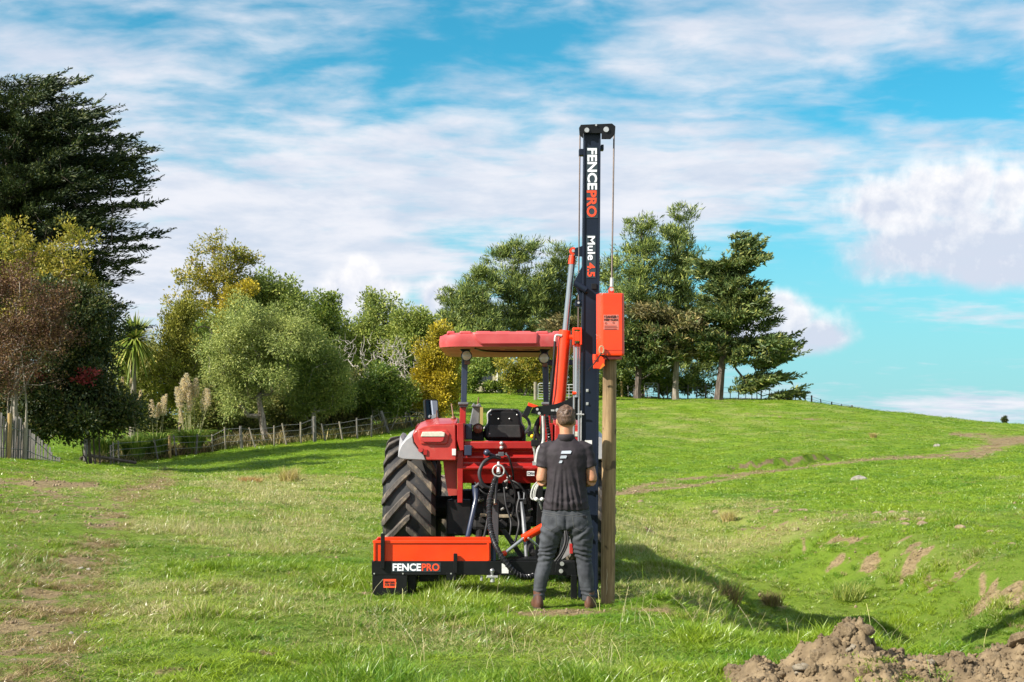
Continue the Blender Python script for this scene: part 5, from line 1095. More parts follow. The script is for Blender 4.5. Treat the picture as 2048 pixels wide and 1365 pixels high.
# ------------------------------------------------------------------ post driver (on the tractor's linkage), timber post
mast_m = pmat('mast_black_paint', (0.007, 0.012, 0.024), (0.009, 0.015, 0.030), 3, .42, coat=.0, spec=.28, rvar=.15)
white_t = pmat('white_lettering', (0.78, 0.80, 0.84), None, rough=.5)
orange_t = pmat('orange_lettering', (0.80, 0.07, 0.02), None, rough=.5)
decal = pmat('decal_film', (0.030, 0.045, 0.055), None, rough=.35)
dark_t = pmat('dark_lettering', (0.03, 0.015, 0.015), None, rough=.5)
def post_driver():
    Y = 13.0; b = seat(1176, 0, Y); root = thing('post_driver', b, 'black and orange fence post driver with a tall mast behind the tractor', 'post driver')
    # mast: channel with two flanges
    def quad(a, bq, c, d, y0, y1): return [(a, 0)]
    top, bot = 262, 1196
    fl = MB().pprism([(1168, top), (1171.5, top), (1162, bot), (1157.5, bot)], Y - .012, Y + .16); fl.build('mast_flange', mast_m, root, bevel=.002)
    MB().pprism([(1198, top), (1201.5, top), (1195, bot), (1191, bot)], Y - .012, Y + .16).build('mast_flange', mast_m, root, bevel=.002)
    mast = MB().pprism([(1171.6, top), (1197.9, top), (1190.9, bot), (1162.1, bot)], Y, Y + .15).build('mast', mast_m, root)
    # head plates, sheaves, ropes
    hp = [(1158, 256), (1161.5, 249.8), (1224, 247.3), (1231, 253), (1230, 269), (1221, 278.5), (1203, 278.5), (1203, 267), (1166, 267), (1166, 277), (1159, 270)]
    MB().pprism(hp, Y - .045, Y - .028).build('head_plate', blackp, root, bevel=.003); MB().pprism(hp, Y + .19, Y + .206).build('head_plate', blackp, root, bevel=.003)
    for px, py, rr in ((1173, 263.3, .022), (1211.5, 262, .025), (1191.5, 253.4, .009)): c = P(px, py, Y); MB().cyl((c[0], Y - .06, c[2]), (c[0], Y - .04, c[2]), rr, 14).build('bolt', zinc, root)
    for px, py in ((1216, 265), (1172, 264)): c = P(px, py, Y + .08); MB().lathe([(.01, -.015), (.055, -.015), (.045, 0), (.055, .015), (.01, .015)], (c[0], c[1], c[2]), 'y', 22).build('sheave', steel_grey, root, smooth=True)
    MB().pbox(1202, 289.5, 1207.6, 300, Y + .02, Y + .10).build('stop_block', mast_m, root, bevel=.003); MB().pbox(1158, 298, 1167.6, 310.6, Y + .02, Y + .10).build('stop_block', mast_m, root, bevel=.003)
    rope = pmat('steel_rope', (0.10, 0.07, 0.06), (0.16, 0.11, 0.09), 60, .5)
    MB().tube(PL([(1228, 270, Y + .06), (1223.6, 556, Y - .05)]), .0085, 6).build('wire_rope', rope, root); MB().tube(PL([(1160, 270, Y + .06), (1156.5, 655, Y + .05)]), .0075, 6).build('wire_rope', rope, root)
    MB().tube(PL([(1223.6, 556, Y - .05), (1223, 574, Y - .05)]), .017, 8).build('rope_ferrule', zinc, root)
    # lettering
    MB().pbox(1172.8, 295, 1195.5, 436.5, Y - .004, Y - .001).build('decal', decal, root); MB().pbox(1172.5, 470.5, 1191.5, 556, Y - .004, Y - .001).build('decal', decal, root)
    put_text('lettering', 'FENCE', white_t, root, (1174.6, 297), (1194.2, 380), Y - .0055, True, bold=.03); put_text('lettering', 'PRO', orange_t, root, (1173.4, 381.5), (1193.4, 434.5), Y - .0055, True, bold=.03)
    put_text('lettering', 'Mule', white_t, root, (1175, 472.5), (1190.2, 521), Y - .0055, True, bold=.02); put_text('lettering', '4.5', orange_t, root, (1174.4, 526), (1189.8, 554), Y - .0055, True, bold=.03)
    for py in (781.5, 808): c = P(1174.5, py, Y); m = MB(); m.cyl((c[0], Y - .014, c[2]), (c[0], Y + .01, c[2]), .010, 10); m.box(c[0] - .011, c[0] + .011, Y - .004, Y - .001, c[2] - .013, c[2] + .013); m.build('bolt', zinc, root)
    MB().pbox(1169.5, 881, 1184, 900, Y - .005, Y - .001).build('sticker', white_st, root)
    MB().pbox(1183, 567.5, 1193.5, 578.5, Y - .02, Y + .01).build('latch', plastic, root, bevel=.003)
    # brackets on the mast's left side
    MB().pprism([(1149.5, 497), (1165, 492), (1165, 513.5), (1149.5, 512)], Y + .05, Y + .075).build('ram_bracket', mast_m, root, bevel=.003)
    MB().pprism([(1166, 529), (1166, 602), (1160, 601), (1148, 563)], Y + .03, Y + .055).build('gusset', mast_m, root, bevel=.003)
    MB().tube(PL([(1149, 566, Y - .02), (1173, 581, Y - .03)]), .030, 14).build('pivot_tube', mast_m, root, smooth=True); c = P(1172, 585, Y - .01); MB().ball(c, .018, 10).build('pivot_nut', plastic, root)
    m = MB(); m.pbox(1150.5, 601, 1163, 613.5, Y + .04, Y + .10); m.build('rope_anchor', mast_m, root, bevel=.003); c = P(1157, 606, Y + .03); MB().cyl((c[0], c[1] - .01, c[2]), (c[0], c[1] + .02, c[2]), .011, 10).build('bolt', zinc, root)
    # lift ram
    YR = 13.12
    MB().tube(PL([(1111.5 + 6, 812, YR), (1130.6, 661.5, YR)]), [.061, .058], 20).build('ram_barrel', orange, root, smooth=True)
    MB().tube(PL([(1130.8, 663, YR), (1144.2, 527, YR)]), .029, 16).build('ram_rod', chrome, root, smooth=True)
    e = MB(); e.tube(PL([(1143.2, 529, YR), (1145, 512, YR)]), [.034, .03], 12); c = P(1146, 503, YR); e.lathe([(.016, -.028), (.034, -.028), (.034, .028), (.016, .028)], c, 'y', 20); e.build('ram_eye', orange, root, smooth=True)
    MB().cyl((c[0], c[1] - .04, c[2]), (c[0], c[1] + .06, c[2]), .014, 12).build('pin', zinc, root)
    MB().tube(bez(PL([(1124, 672, YR - .05), (1113, 671, YR - .05), (1110.5, 676, YR - .05), (1110, 684, YR - .05)]), 10), .012, 8).build('hose_fitting', silver, root, smooth=True)
    MB().tube(bez(PL([(1110, 683, YR - .05), (1107, 730, YR - .06), (1101, 800, YR - .05), (1099, 830, YR + .1)]), 20), .012, 8).build('hose', hose_m, root, smooth=True)
    # lift rods beside the mast and the orange crosshead
    ch = MB(); 
    for (u0, v0, u1, v1) in ((1145.5, 655.5, 1149, 690), (1160, 655.5, 1163.8, 690), (1149, 655.5, 1160, 659.5), (1149, 663.5, 1160, 682)): ch.pbox(u0, v0, u1, v1, Y - .06, Y + .06)
    ch.build('crosshead', orange, root, bevel=.003); c = P(1143, 675, Y); MB().cyl((c[0] - .02, Y, c[2]), (c[0] + .03, Y, c[2]), .022, 12).build('crosshead_pin', orange, root)
    for px, r0 in ((1148.8, .011), (1158.8, .011)): MB().tube(PL([(px, 688, Y), (px - 1.5, 905, Y)]), r0, 8).build('lift_rod', chrome, root, smooth=True)
    MB().tube(PL([(1153.8, 688, Y), (1153.6, 694, Y)]), .028, 12).build('rod_collar', orange, root); MB().tube(PL([(1153.8, 694, Y), (1152.5, 795, Y)]), .020, 12).build('lift_rod', chrome, root, smooth=True)
    MB().tube(PL([(1152.6, 787, Y - .01), (1145, 787, Y - .01)]), .016, 10).build('rod_clip', orange, root)
    MB().tube(PL([(1162.5, 822, Y - .02), (1162, 905, Y - .02)]), .006, 6).build('chain', zinc, root); MB().tube(PL([(1153, 829, Y - .04), (1168, 829.5, Y - .04)]), .007, 8).build('pin', silver, root)
    # boom from the headstock to the mast
    MB().pprism([(1062, 823), (1066, 816), (1078, 813), (1108, 809), (1128, 803), (1148, 791), (1161, 786), (1161, 842), (1140, 838), (1116, 831), (1078, 829), (1062, 827)], Y + .02, Y + .06).build('boom', blackp, root, bevel=.003)
    MB().pprism([(1043.5, 831), (1054, 811.5), (1065, 815), (1056, 834), (1052, 834)], Y + .0, Y + .16).build('boom_end', blackp, root, bevel=.003)
    MB().pprism([(1055.5, 812), (1056.5, 805.3), (1078, 812.5), (1066, 815.3)], Y - .0, Y + .15).build('boom_cap', orange, root, bevel=.003)
    for px, py, rr in ((1074.5, 819, .012), (1078.5, 827, .013), (1115, 821, .019)): c = P(px, py, Y); MB().cyl((c[0], Y - .005, c[2]), (c[0], Y + .03, c[2]), rr, 14).build('bolt', zinc, root)
    MB().pbox(1102, 819.5, 1109, 823, Y + .014, Y + .02).build('maker_plate', zinc, root)
    MB().pprism([(1080, 830), (1093, 831), (1098, 850), (1096, 880), (1084, 886), (1081, 886)], 13.5, 13.62).build('slew_post', red_deep, root, bevel=.01)
    MB().pprism([(1082, 829), (1088, 829), (1084, 1120), (1070, 1120)], 13.35, 13.45).build('headstock', blackp, root, bevel=.004)
    MB().tube(bez(PL([(1086, 832, 13.3), (1087, 860, 13.3), (1086, 885, 13.3), (1076, 900, 13.25), (1072, 925, 13.25)]), 20), .014, 8).build('control_cable', pmat('pale_cable', (0.48, 0.48, 0.46), (0.4, 0.4, 0.38), 30, .5), root, smooth=True)
    # spiral wrapped hoses
    def spiral(pts, r, name='spiral_hose', n=60, pitch=.032):
        c = bez(pts, n); MB().tube(c, r, 10).build(name, hose_m, root, smooth=True)
        p = np.array(c); seg = np.linalg.norm(np.diff(p, axis=0), axis=1); s = np.concatenate([[0], np.cumsum(seg)]); L = s[-1]; m = int(L / pitch * 10); hp = []
        up = np.array([0, 1.0, 0])
        for k in range(m):
            t = L * k / m; q = np.array([np.interp(t, s, p[:, j]) for j in range(3)]); d = np.array([np.interp(min(t + .02, L), s, p[:, j]) for j in range(3)]) - np.array([np.interp(max(t - .02, 0), s, p[:, j]) for j in range(3)]); d /= np.linalg.norm(d) + 1e-9
            u = np.cross(d, up); u /= np.linalg.norm(u) + 1e-9; w = np.cross(d, u); a = 2 * math.pi * t / pitch; hp.append(tuple(q + (u * math.cos(a) + w * math.sin(a)) * r * 1.02))
        MB().tube(hp, .0052, 4).build('hose_wrap', pmat('hose_wrap_plastic', (0.030, 0.030, 0.034), None, rough=.25, coat=.5), root, smooth=True)
    spiral(PL([(999.5, 944, 13.75), (990, 960, 13.7), (983, 985, 13.6), (978.5, 1015, 13.45), (981, 1057, 13.2), (991, 1090, 13.05), (1009, 1122, 13.0), (1033, 1148, 13.0), (1056, 1155, 13.05), (1072, 1147, 13.15), (1078, 1125, 13.3)]), .023)
    spiral(PL([(1093, 831, 13.0), (1095, 850, 13.05), (1098, 870, 13.1), (1099, 890, 13.2)]), .016, n=24, pitch=.03)
    MB().tube(bez(PL([(994, 958, 13.72), (992, 985, 13.6), (991, 1008, 13.5)]), 10), .014, 8).build('hose', hose_m, root, smooth=True)
    MB().tube(PL([(993, 965, 13.7), (990.5, 1008, 13.5)]), .013, 8).build('gas_strut', pmat('cream_rod', (0.55, 0.50, 0.40)), root, smooth=True)
    c = P(997, 942, 13.7); MB().tube([(c[0] + .055 * math.cos(t), c[1], c[2] + .055 * math.sin(t)) for t in np.linspace(0, 2 * math.pi, 30)], .008, 8, caps=False).build('hose_ring', silver, root, smooth=True)
    MB().tube(PL([(997, 925, 13.75), (997, 946, 13.68)]), [.012, .02], 8).build('hose_hanger', zinc, root)
    MB().pprism([(985, 1003), (997, 1003), (997, 1098), (991, 1106), (985, 1098)], 13.55, 13.6).build('top_bracket', pmat('dark_grey_steel', (0.05, 0.05, 0.055)), root, bevel=.004)
    # lower beam, tray, side plates
    YB = 13.1
    MB().pbox(743.5, 1122.8, 1150, 1150.5, YB, YB + .14).build('cross_beam', blackp, root, bevel=.004)
    fr = MB(); fr.pprism([(744.5, 1150.8), (814, 1150.8), (814, 1190), (808, 1196), (750, 1191), (744.5, 1186)], YB + .004, YB + .03); fr.build('side_plate', blackp, root, bevel=.003)
    MB().pprism([(814.6, 1150.8), (832, 1150.8), (832, 1168), (826, 1190), (814.6, 1194)], YB + .12, YB + .5).build('skid_side', blackp, root, bevel=.003)
    MB().pprism([(838, 1150.8), (877, 1150.8), (877, 1163), (838, 1163)], YB + .3, YB + .5).build('rear_skid', blackp, root, bevel=.003)
    MB().pbox(893, 1146, 912, 1161, YB - .004, YB + .1).build('beam_foot', blackp, root, bevel=.003)
    zt = P(0, 1082, YB)[2]; zb = P(0, 1122.4, YB)[2]; xa = P(747, 0 + 1100, YB)[0]; xb = P(981, 1100, YB)[0]; D = .42; t = .012
    tr = MB(); tr.box(xa, xb, YB + .008, YB + .008 + t, zb, zt); tr.box(xa, xb, YB + D, YB + D + t, zb, zt); tr.box(xa, xa + t, YB + .008 + t, YB + D, zb, zt); tr.box(xb - t, xb, YB + .008 + t, YB + D, zb, zt); tr.box(xa + t, xb - t, YB + .008 + t, YB + D, zb, zb + t)
    tray = tr.build('tray', orange, root)
    rim = MB(); rim.box(xa - .006, xb + .006, YB - .004, YB + .0075, zt - .022, zt + .004); rim.box(xa - .006, xb + .006, YB + D + t + .0005, YB + D + t + .012, zt - .022, zt + .004)
    rim.build('tray_rim', orange, tray, bevel=.003)
    MB().pprism([(748, 1084), (751, 1084), (751, 1122), (748, 1122)], YB - .006, YB + .005).build('tray_fold', orange, tray, bevel=.002)
    MB().pprism([(974, 1086), (978.5, 1086), (978.5, 1122), (974, 1122)], YB - .003, YB + .005).build('tray_fold', orange, tray, bevel=.002)
    MB().pbox(761.5, 1067.6, 769, 1138, YB - .035, YB - .006).build('tray_stake', blackp, root, bevel=.003); MB().pbox(907, 1107.5, 914.5, 1147, YB - .035, YB - .007).build('tray_stake', blackp, root, bevel=.003)
    MB().pbox(981.8, 1084, 992, 1122, YB + .02, YB + .3).build('tray_end', mast_m, root, bevel=.003)
    put_text('lettering', 'FENCE', white_t, root, (785.5, 1127.4), (842, 1142.4), YB - .0055, bold=.03); put_text('lettering', 'PRO', orange_t, root, (843.5, 1127.4), (879, 1142.4), YB - .0055, bold=.03)
    MB().pbox(784, 1125.8, 881, 1144, YB - .004, YB - .001).build('decal', decal, root)
    st = MB().pbox(767, 1158.6, 792, 1176, YB - .0, YB + .003).build('warning_sticker', orange_t, root)
    put_text('lettering', 'KEEP CLEAR', dark_t, root, (769.5, 1162.8), (789, 1166.8), YB - .002, bold=.01)
    k = MB()
    for u0, u1 in ((769.8, 772.8), (774.2, 778.2), (780, 789)): k.pbox(u0, 1168.4, u1, 1171.8, YB - .002, YB - .0005)
    k.build('lettering', dark_t, root)
    MB().pbox(1003.5, 1127.5, 1017, 1147, YB - .004, YB - .001).build('sticker', white_st, root)
    for u in (748.5, 806, 902): c = P(u, 1147.5, YB); MB().cyl((c[0], YB - .008, c[2]), (c[0], YB + .004, c[2]), .007, 8).build('bolt', zinc, root)
    m = MB(); c = P(984.5, 1142, YB - .03); m.ball(c, .023, 14); m.cyl((c[0], c[1], c[2] - .02), (c[0], c[1], c[2] - .05), .014, 10); m.build('tow_ball', chrome, root, smooth=True)
    m = MB(); m.pbox(974, 1152, 996, 1156, YB - .06, YB + .02); c = P(985, 1157, YB - .03); m.cyl((c[0], c[1], c[2] + .01), (c[0], c[1], c[2] - .035), .022, 8); m.build('tow_tongue', zinc, root, bevel=.003)
    m = MB(); c = P(963, 1156, YB + .03); m.cyl((c[0], c[1], c[2] + .02), (c[0], c[1], c[2] - .025), .012, 8); m.build('bolt', zinc, root)
    # slide ram
    MB().tube(PL([(1046, 1077.5, 13.15), (1110, 1041, 13.25)]), .038, 18).build('ram_barrel', orange, root, smooth=True)
    MB().tube(PL([(1010, 1106.5, 13.1), (1047, 1077.5, 13.15)]), .017, 14).build('ram_rod', chrome, root, smooth=True); MB().ball(P(1009, 1107, 13.1), .027, 12).build('ram_eye', orange, root, smooth=True)
    MB().tube(PL([(1056, 1076, 13.08), (1066, 1084, 13.1), (1074, 1092, 13.2)]), [.009, .012, .016], 8).build('hose_fitting', zinc, root, smooth=True)
    MB().pprism([(1012, 1121.5), (1024, 1118), (1080, 1118), (1080, 1122.5), (1012, 1122.5)], YB + .03, YB + .3).build('slide_plate', blackp, root, bevel=.003)
    MB().pprism([(1000, 1060), (1012, 1060), (1052, 1118), (1040, 1118)], 13.35, 13.4).build('brace', blackp, root, bevel=.004)
    # legs and hoses seen between the man's legs
    lg = MB().pprism([(1142, 1150.8), (1154, 1150.8), (1154, 1209), (1142, 1209)], YB - .05, YB + .03); lg.build('stand_leg', blackp, root, bevel=.004); c = P(1147.5, 1205.5, YB - .055); MB().cyl((c[0], c[1] - .012, c[2]), (c[0], c[1] + .02, c[2]), .019, 14).build('bolt', zinc, root)
    MB().pprism([(1112, 1126), (1150, 1124), (1154, 1152), (1118, 1152), (1110, 1145)], YB - .03, YB - .002).build('pivot_plate', blackp, root, bevel=.004)
    for px, py in ((1122, 1142.5), (1124, 1128)): c = P(px, py, YB - .04); MB().cyl((c[0], c[1] - .01, c[2]), (c[0], c[1] + .02, c[2]), .019, 14).build('bolt', zinc, root)
    MB().pprism([(1118, 1112), (1124, 1072), (1134, 1062), (1146, 1090), (1140, 1110), (1122, 1121)], 13.3, 13.35).build('guard_plate', pmat('grey_bare_steel', (0.22, 0.21, 0.20), (0.3, 0.29, 0.28), 6, .6), root, bevel=.004)
    MB().pbox(1139, 1088, 1146, 1108, 13.12, 13.18).build('indicator', lens_r, root, bevel=.004)
    for d in (0, 5): MB().tube(bez(PL([(1130 + d * .6, 1062, 13.2), (1130 + d, 1085, 13.15), (1121 + d, 1108, 13.12), (1106 + d, 1128, 13.12)]), 16), .010, 8).build('hose', hose_m, root, smooth=True)
    # control levers the man is working: in front of him
    cb = MB(); cb.pbox(1098, 975, 1168, 1000, 12.98, 12.995 + .0); cb.build('lever_block', steel_grey, root, bevel=.004)
    for px in (1104, 1116, 1150, 1160):
        k = MB(); k.tube([P(px, 978, 12.97), P(px, 958, 12.90)], .007, 6); k.ball(P(px, 957, 12.9), .017, 10); k.build('control_lever', plastic, root, smooth=True)
    for d in (0, 5, 8):
        MB().tube(bez(PL([(1077 + d, 962, 12.8), (1066 + d, 975, 12.75), (1062 + d, 994, 12.75), (1069 + d, 1000, 12.75), (1084 + d, 998, 12.8)]), 22), .0075, 6).build('control_cable', pmat('pale_cable', (0.48, 0.48, 0.46)), root, smooth=True)
    MB().tube(bez(PL([(1075, 998, 12.75), (1080, 1008, 12.75), (1083, 1018, 12.8)]), 8), .009, 6).build('control_cable', pmat('pale_cable', (0.48, 0.48, 0.46)), root, smooth=True)
    k = MB(); c = P(1073, 999, 12.73); k.ball(c, .018, 8); k.ball((c[0] + .05, c[1], c[2]), .018, 8); k.build('cable_end', white_st, root, smooth=True)
    # hammer housing
    YH = 12.62; x0, x1 = P(1192.5, 600, YH)[0], P(1248.5, 600, YH)[0]; zt = P(0, 586.5, YH)[2]; zb = P(0, 712, YH)[2]
    rings = []
    for z, k in ((zb, .015), (zb + .02, 0), (zt - .02, 0), (zt, .012)):
        pl = [(x0 + .006, YH + .10), (x0 + .040, YH + .012), (x0 + .055, YH), (x1 - .02, YH), (x1, YH + .02), (x1, YH + .26), (x1 - .02, YH + .28), (x0 + .02, YH + .28)]
        cx = (x0 + x1) / 2; cy = YH + .14; rings.append([(cx + (a - cx) * (1 - k * 2), cy + (q - cy) * (1 - k), z) for a, q in pl])
    MB().loft(rings).build('hammer_housing', orange, root, bevel=.006)
    MB().box(x0 + .062, x1 - .022, YH - .004, YH - .0005, zb + .05, zt - .03).build('housing_panel', orange, root, bevel=.002)
    MB().pbox(1206, 713, 1243.5, 719.5, YH + .03, YH + .25).build('anvil_plate', red_sun, root, bevel=.004)
    MB().pprism([(1217.5, 588), (1217.5, 579), (1220, 575), (1226, 575), (1228, 579), (1228, 588)], YH + .10, YH + .13).build('lifting_lug', orange, root, bevel=.003); c = P(1223, 579.5, YH + .09); MB().cyl((c[0], c[1] - .015, c[2]), (c[0], c[1] + .05, c[2]), .017, 14).build('shackle_pin', zinc, root)
    lb = MB().pbox(1207, 630, 1237.5, 660, YH - .0065, YH - .0045).build('label', pmat('label_film', (0.62, 0.14, 0.09), (0.5, 0.2, 0.17), 60, .5), root)
    put_text('lettering', '! DANGER !', dark_t, root, (1208.3, 631.3), (1235.5, 636.4), YH - .0085, bold=.01); put_text('lettering', 'KEEP CLEAR', dark_t, root, (1208.3, 638), (1236, 641.8), YH - .0085, bold=.01)
    k = MB(); c = P(1212, 647, YH - .0085); k.lathe([(.006, 0), (.009, 0), (.009, .0015), (.006, .0015), (.006, 0)], c, 'y', 12); c = P(1227, 646, YH - .0085); k.lathe([(.006, 0), (.009, 0), (.009, .0015), (.006, .0015), (.006, 0)], c, 'y', 12)
    for py in (652, 655, 658): k.pbox(1209, py, 1233 + (py % 2) * 2, py + 1.1, YH - .0085, YH - .007)
    k.build('label_print', pmat('label_ink', (0.25, 0.03, 0.02)), root)
    m = MB(); m.pprism([(1186, 712), (1210, 714), (1209, 731), (1200, 738), (1187.5, 737.5)], YH + .03, YH + .12); m.build('post_guide', orange, root, bevel=.004)
    c = P(1191, 713, YH + .02); MB().cyl((c[0], c[1] + .02, c[2] - .035), (c[0], c[1] + .02, c[2] + .018), .024, 14).build('guide_boss', orange, root, smooth=True)
    MB().pprism([(1199, 738), (1206, 726), (1210, 731), (1201, 738.5)], YH + .02, YH + .028).build('guide_chamfer', pmat('bright_orange', (0.85, 0.16, 0.01)), root)
    ch = MB(); c = P(1203, 700, YH - .03); ch.tube([(c[0] + .019 * math.cos(t), c[1], c[2] + .033 * math.sin(t)) for t in np.linspace(0, 2 * math.pi, 22)], .007, 7, caps=False); ch.build('chain_link', pmat('brass_link', (0.62, 0.50, 0.30), rough=.3, metal=.7), root, smooth=True)
    MB().tube(bez(PL([(1203, 706, YH - .035), (1197, 716, YH - .04), (1187, 729, YH - .03), (1178, 741, YH)]), 14), .006, 6).build('cable_tie', hose_m, root, smooth=True)
    MB().tube(bez(PL([(1197, 712, YH - .035), (1206, 711, YH - .03), (1213, 715, YH - .02), (1218, 722, YH)]), 12), .006, 6).build('cable_tie', hose_m, root, smooth=True)
    MB().pbox(1193, 740, 1196.5, 1190, Y + .03, Y + .12).build('guide_rail', steel_grey, root, bevel=.002)
    MB().pbox(1195.5, 1181, 1198.5, 1190, YB, YB + .02).build('foot_tab', white_st, root)
    return root
post_driver()

def timber_post():
    Y = 12.72; b = seat(1215, 0, Y); root = thing('timber_post', b, 'round treated timber post standing under the orange hammer housing', 'fence post')
    m = bpy.data.materials.new('treated_timber'); m.use_nodes = True; m.node_tree.nodes.clear(); q = NT(m.node_tree); vec = q.n('ShaderNodeTexCoord', None, None).outputs['Object']
    g = q.noise(q.vm('MULTIPLY', vec, (1, 1, .05)), 45, 6, .65); s = q.noise(q.vm('MULTIPLY', vec, (1, 1, .35)), 5, 5, .6); kn = q.noise(vec, 7, 4, .5); fine = q.noise(q.vm('MULTIPLY', vec, (1, 1, .02)), 120, 3, .6)
    c = q.mix(q.step(g, .35, .65), (0.20, 0.128, 0.058), (0.33, 0.225, 0.112)); c = q.mix(q.step(s, .46, .66, 0, .85), c, (0.115, 0.072, 0.034)); c = q.mix(q.step(kn, .60, .67, 0, .9), c, (0.06, 0.035, 0.018)); c = q.mix(q.step(fine, .62, .75, 0, .5), c, (0.43, 0.32, 0.18))
    bp = q.n('ShaderNodeBump', {'Strength': .5, 'Distance': .006, 'Height': g}); bs = q.n('ShaderNodeBsdfPrincipled', {'Base Color': c, 'Roughness': .8, 'Normal': bp}); q.n('ShaderNodeOutputMaterial', {0: bs}, None)
    top = P(1219.5, 718.5, Y + .06); r = np.random.default_rng(2); n = 26; rings = []
    for t in np.linspace(-.10, 1, 60):
        x = b[0] + (top[0] - b[0]) * t; z = b[2] + (top[2] - b[2]) * t; ring = []
        for k in range(n):
            a = 2 * math.pi * k / n; rr = .0625 * (1 + .03 * float(pnoise(np.array([math.cos(a) * 1.5 + 9]), np.array([z * 1.6 + math.sin(a)]), 71)[0]) + .012 * float(pnoise(np.array([a * 5]), np.array([z * 3]), 72)[0])); ring.append((x + rr * math.cos(a), Y + .06 + rr * math.sin(a), z))
        rings.append(ring)
    MB().loft(rings).build('post_shaft', m, root, smooth=True)
    sp = MB()
    pts = [P(u, v, Y - .0035) for u, v in ((1213.5, 1138), (1214.5, 1150), (1213, 1163), (1214, 1178), (1212.5, 1190))]; sp.tube(pts, [.001, .0035, .003, .0035, .001], 5); sp.build('split', pmat('raw_split_wood', (0.50, 0.40, 0.26)), root)
timber_post()
# ------------------------------------------------------------------ the man at the controls
def person():
    Yp = 12.47; gx = P(1130, 1200, Yp)[0]; g = gz(gx, Yp); S = 2844 / Yp
    root = thing('person', (gx, Yp, g), 'man in a dark polo shirt and grey jeans working the levers, back to camera', 'person')
    O = Vector((gx, Yp, g))
    z0 = P(1130, 1212, Yp)[2]
    def X(px): return (px - 1130) / S
    def Zp(py): return P(1130, py, Yp)[2] - z0
    def ell(cx, cy, z, rx, ry, n=28, e=2.2, tilt=0.0, yaw=0):
        r = []
        for k in range(n):
            a = 2 * math.pi * k / n; ca, sa = math.cos(a), math.sin(a); ex = 2 / e
            x = math.copysign(abs(ca) ** ex, ca) * rx; y = math.copysign(abs(sa) ** ex, sa) * ry
            r.append((O.x + cx + x, O.y + cy + y, O.z + z + tilt * x))
        return r
    def fuse(mb, name, mat, parent, vox, smooth=6, disp=None):
        me = bpy.data.meshes.new('tmp'); me.from_pydata([tuple(v) for v in mb.v], [], mb.f); bm = bmesh.new(); bm.from_mesh(me); bmesh.ops.recalc_face_normals(bm, faces=bm.faces); bm.to_mesh(me); bm.free()
        o = bpy.data.objects.new('tmp', me); COL.objects.link(o)
        rm = o.modifiers.new('r', 'REMESH'); rm.mode = 'VOXEL'; rm.voxel_size = vox
        sm = o.modifiers.new('s', 'SMOOTH'); sm.factor = .5; sm.iterations = smooth
        bpy.context.view_layer.update(); dg = bpy.context.evaluated_depsgraph_get(); res = bpy.data.meshes.new_from_object(o.evaluated_get(dg)); bpy.data.objects.remove(o); bpy.data.meshes.remove(me)
        n = len(res.vertices); v = np.zeros(n * 3, np.float32); res.vertices.foreach_get('co', v); v = v.reshape(-1, 3) - np.array(O, np.float32)
        nr = np.zeros(n * 3, np.float32); res.vertices.foreach_get('normal', nr); nr = nr.reshape(-1, 3)
        if disp is not None: v = v + nr * disp(v, nr)[:, None]
        res.vertices.foreach_set('co', v.astype(np.float32).ravel()); res.update(); res.materials.clear(); res.materials.append(mat); res.name = name
        res.polygons.foreach_set('use_smooth', np.ones(len(res.polygons), bool))
        return link(name, res, parent)
    def limb(mb, pts, rs, n=16): mb.tube([O + Vector(p) for p in pts], rs, n)
    # materials
    sk = bpy.data.materials.new('skin'); sk.use_nodes = True; q = NT(sk.node_tree); bs = sk.node_tree.nodes['Principled BSDF']; vec = q.n('ShaderNodeTexCoord', None, None).outputs['Object']
    q.put(bs.inputs['Base Color'], q.mix(q.step(q.noise(vec, 9, 4, .6), .35, .7), (0.48, 0.235, 0.135), (0.40, 0.175, 0.095))); bs.inputs['Roughness'].default_value = .5; bs.inputs['Subsurface Weight'].default_value = .12; bs.inputs['Subsurface Radius'].default_value = (.02, .008, .004); bs.inputs['Subsurface Scale'].default_value = .3
    cloth = pmat('polo_cloth', (0.014, 0.0095, 0.013), (0.021, 0.0145, 0.020), 14, .78, bump=.0012, bscale=260)
    jean = pmat('grey_denim', (0.028, 0.031, 0.038), (0.055, 0.060, 0.070), 9, .85, bump=.0012, bscale=240, detail=6)
    boot_m = pmat('brown_leather', (0.085, 0.035, 0.022), (0.13, 0.055, 0.035), 14, .5, bump=.002, bscale=60, dust=((.26, .17, .10), .58, .8, 14))
    hair_m = pmat('brown_hair', (0.060, 0.032, 0.020), (0.135, 0.078, 0.046), 90, .55, bump=.004, bscale=160, stretch=(1, 1, .5), detail=6)
    # ---- body: head, neck, torso core, arms and hands as one surface
    bd = MB(); hx = X(1133)
    hz = Zp(838)
    head = [(1.505, .050, .052, .02), (1.545, .056, .064, .025), (1.575, .064, .082, .022), (1.61, .073, .093, .010), (1.65, .077, .097, .004), (1.685, .074, .094, .002), (1.715, .062, .080, .0), (1.735, .042, .056, 0), (1.744, .015, .02, 0)]
    bd.loft([ell(hx, dy, z, rx, ry, 28, 2.1) for z, rx, ry, dy in head])
    bd.loft([ell(hx, -.004, z, rx, rx * 1.02, 24, 2) for z, rx in ((1.40, .075), (1.46, .062), (1.52, .058), (1.57, .056))])
    bd.loft([ell(X(1133.5), .0, z, rx, ry, 28, 2.4) for z, rx, ry in ((.9, .15, .10), (1.1, .145, .10), (1.25, .165, .105), (1.36, .165, .09), (1.43, .09, .06))])
    bd.ball(O + Vector((hx, .105, 1.605)), .016, 10, .8, 1, 1.5)                          # nose
    bd.ball(O + Vector((hx, .088, 1.553)), .026, 10, 1.2, .7, .55)                         # mouth and chin
    bd.ball(O + Vector((hx, .082, 1.520)), .030, 10, 1.1, .8, .7)
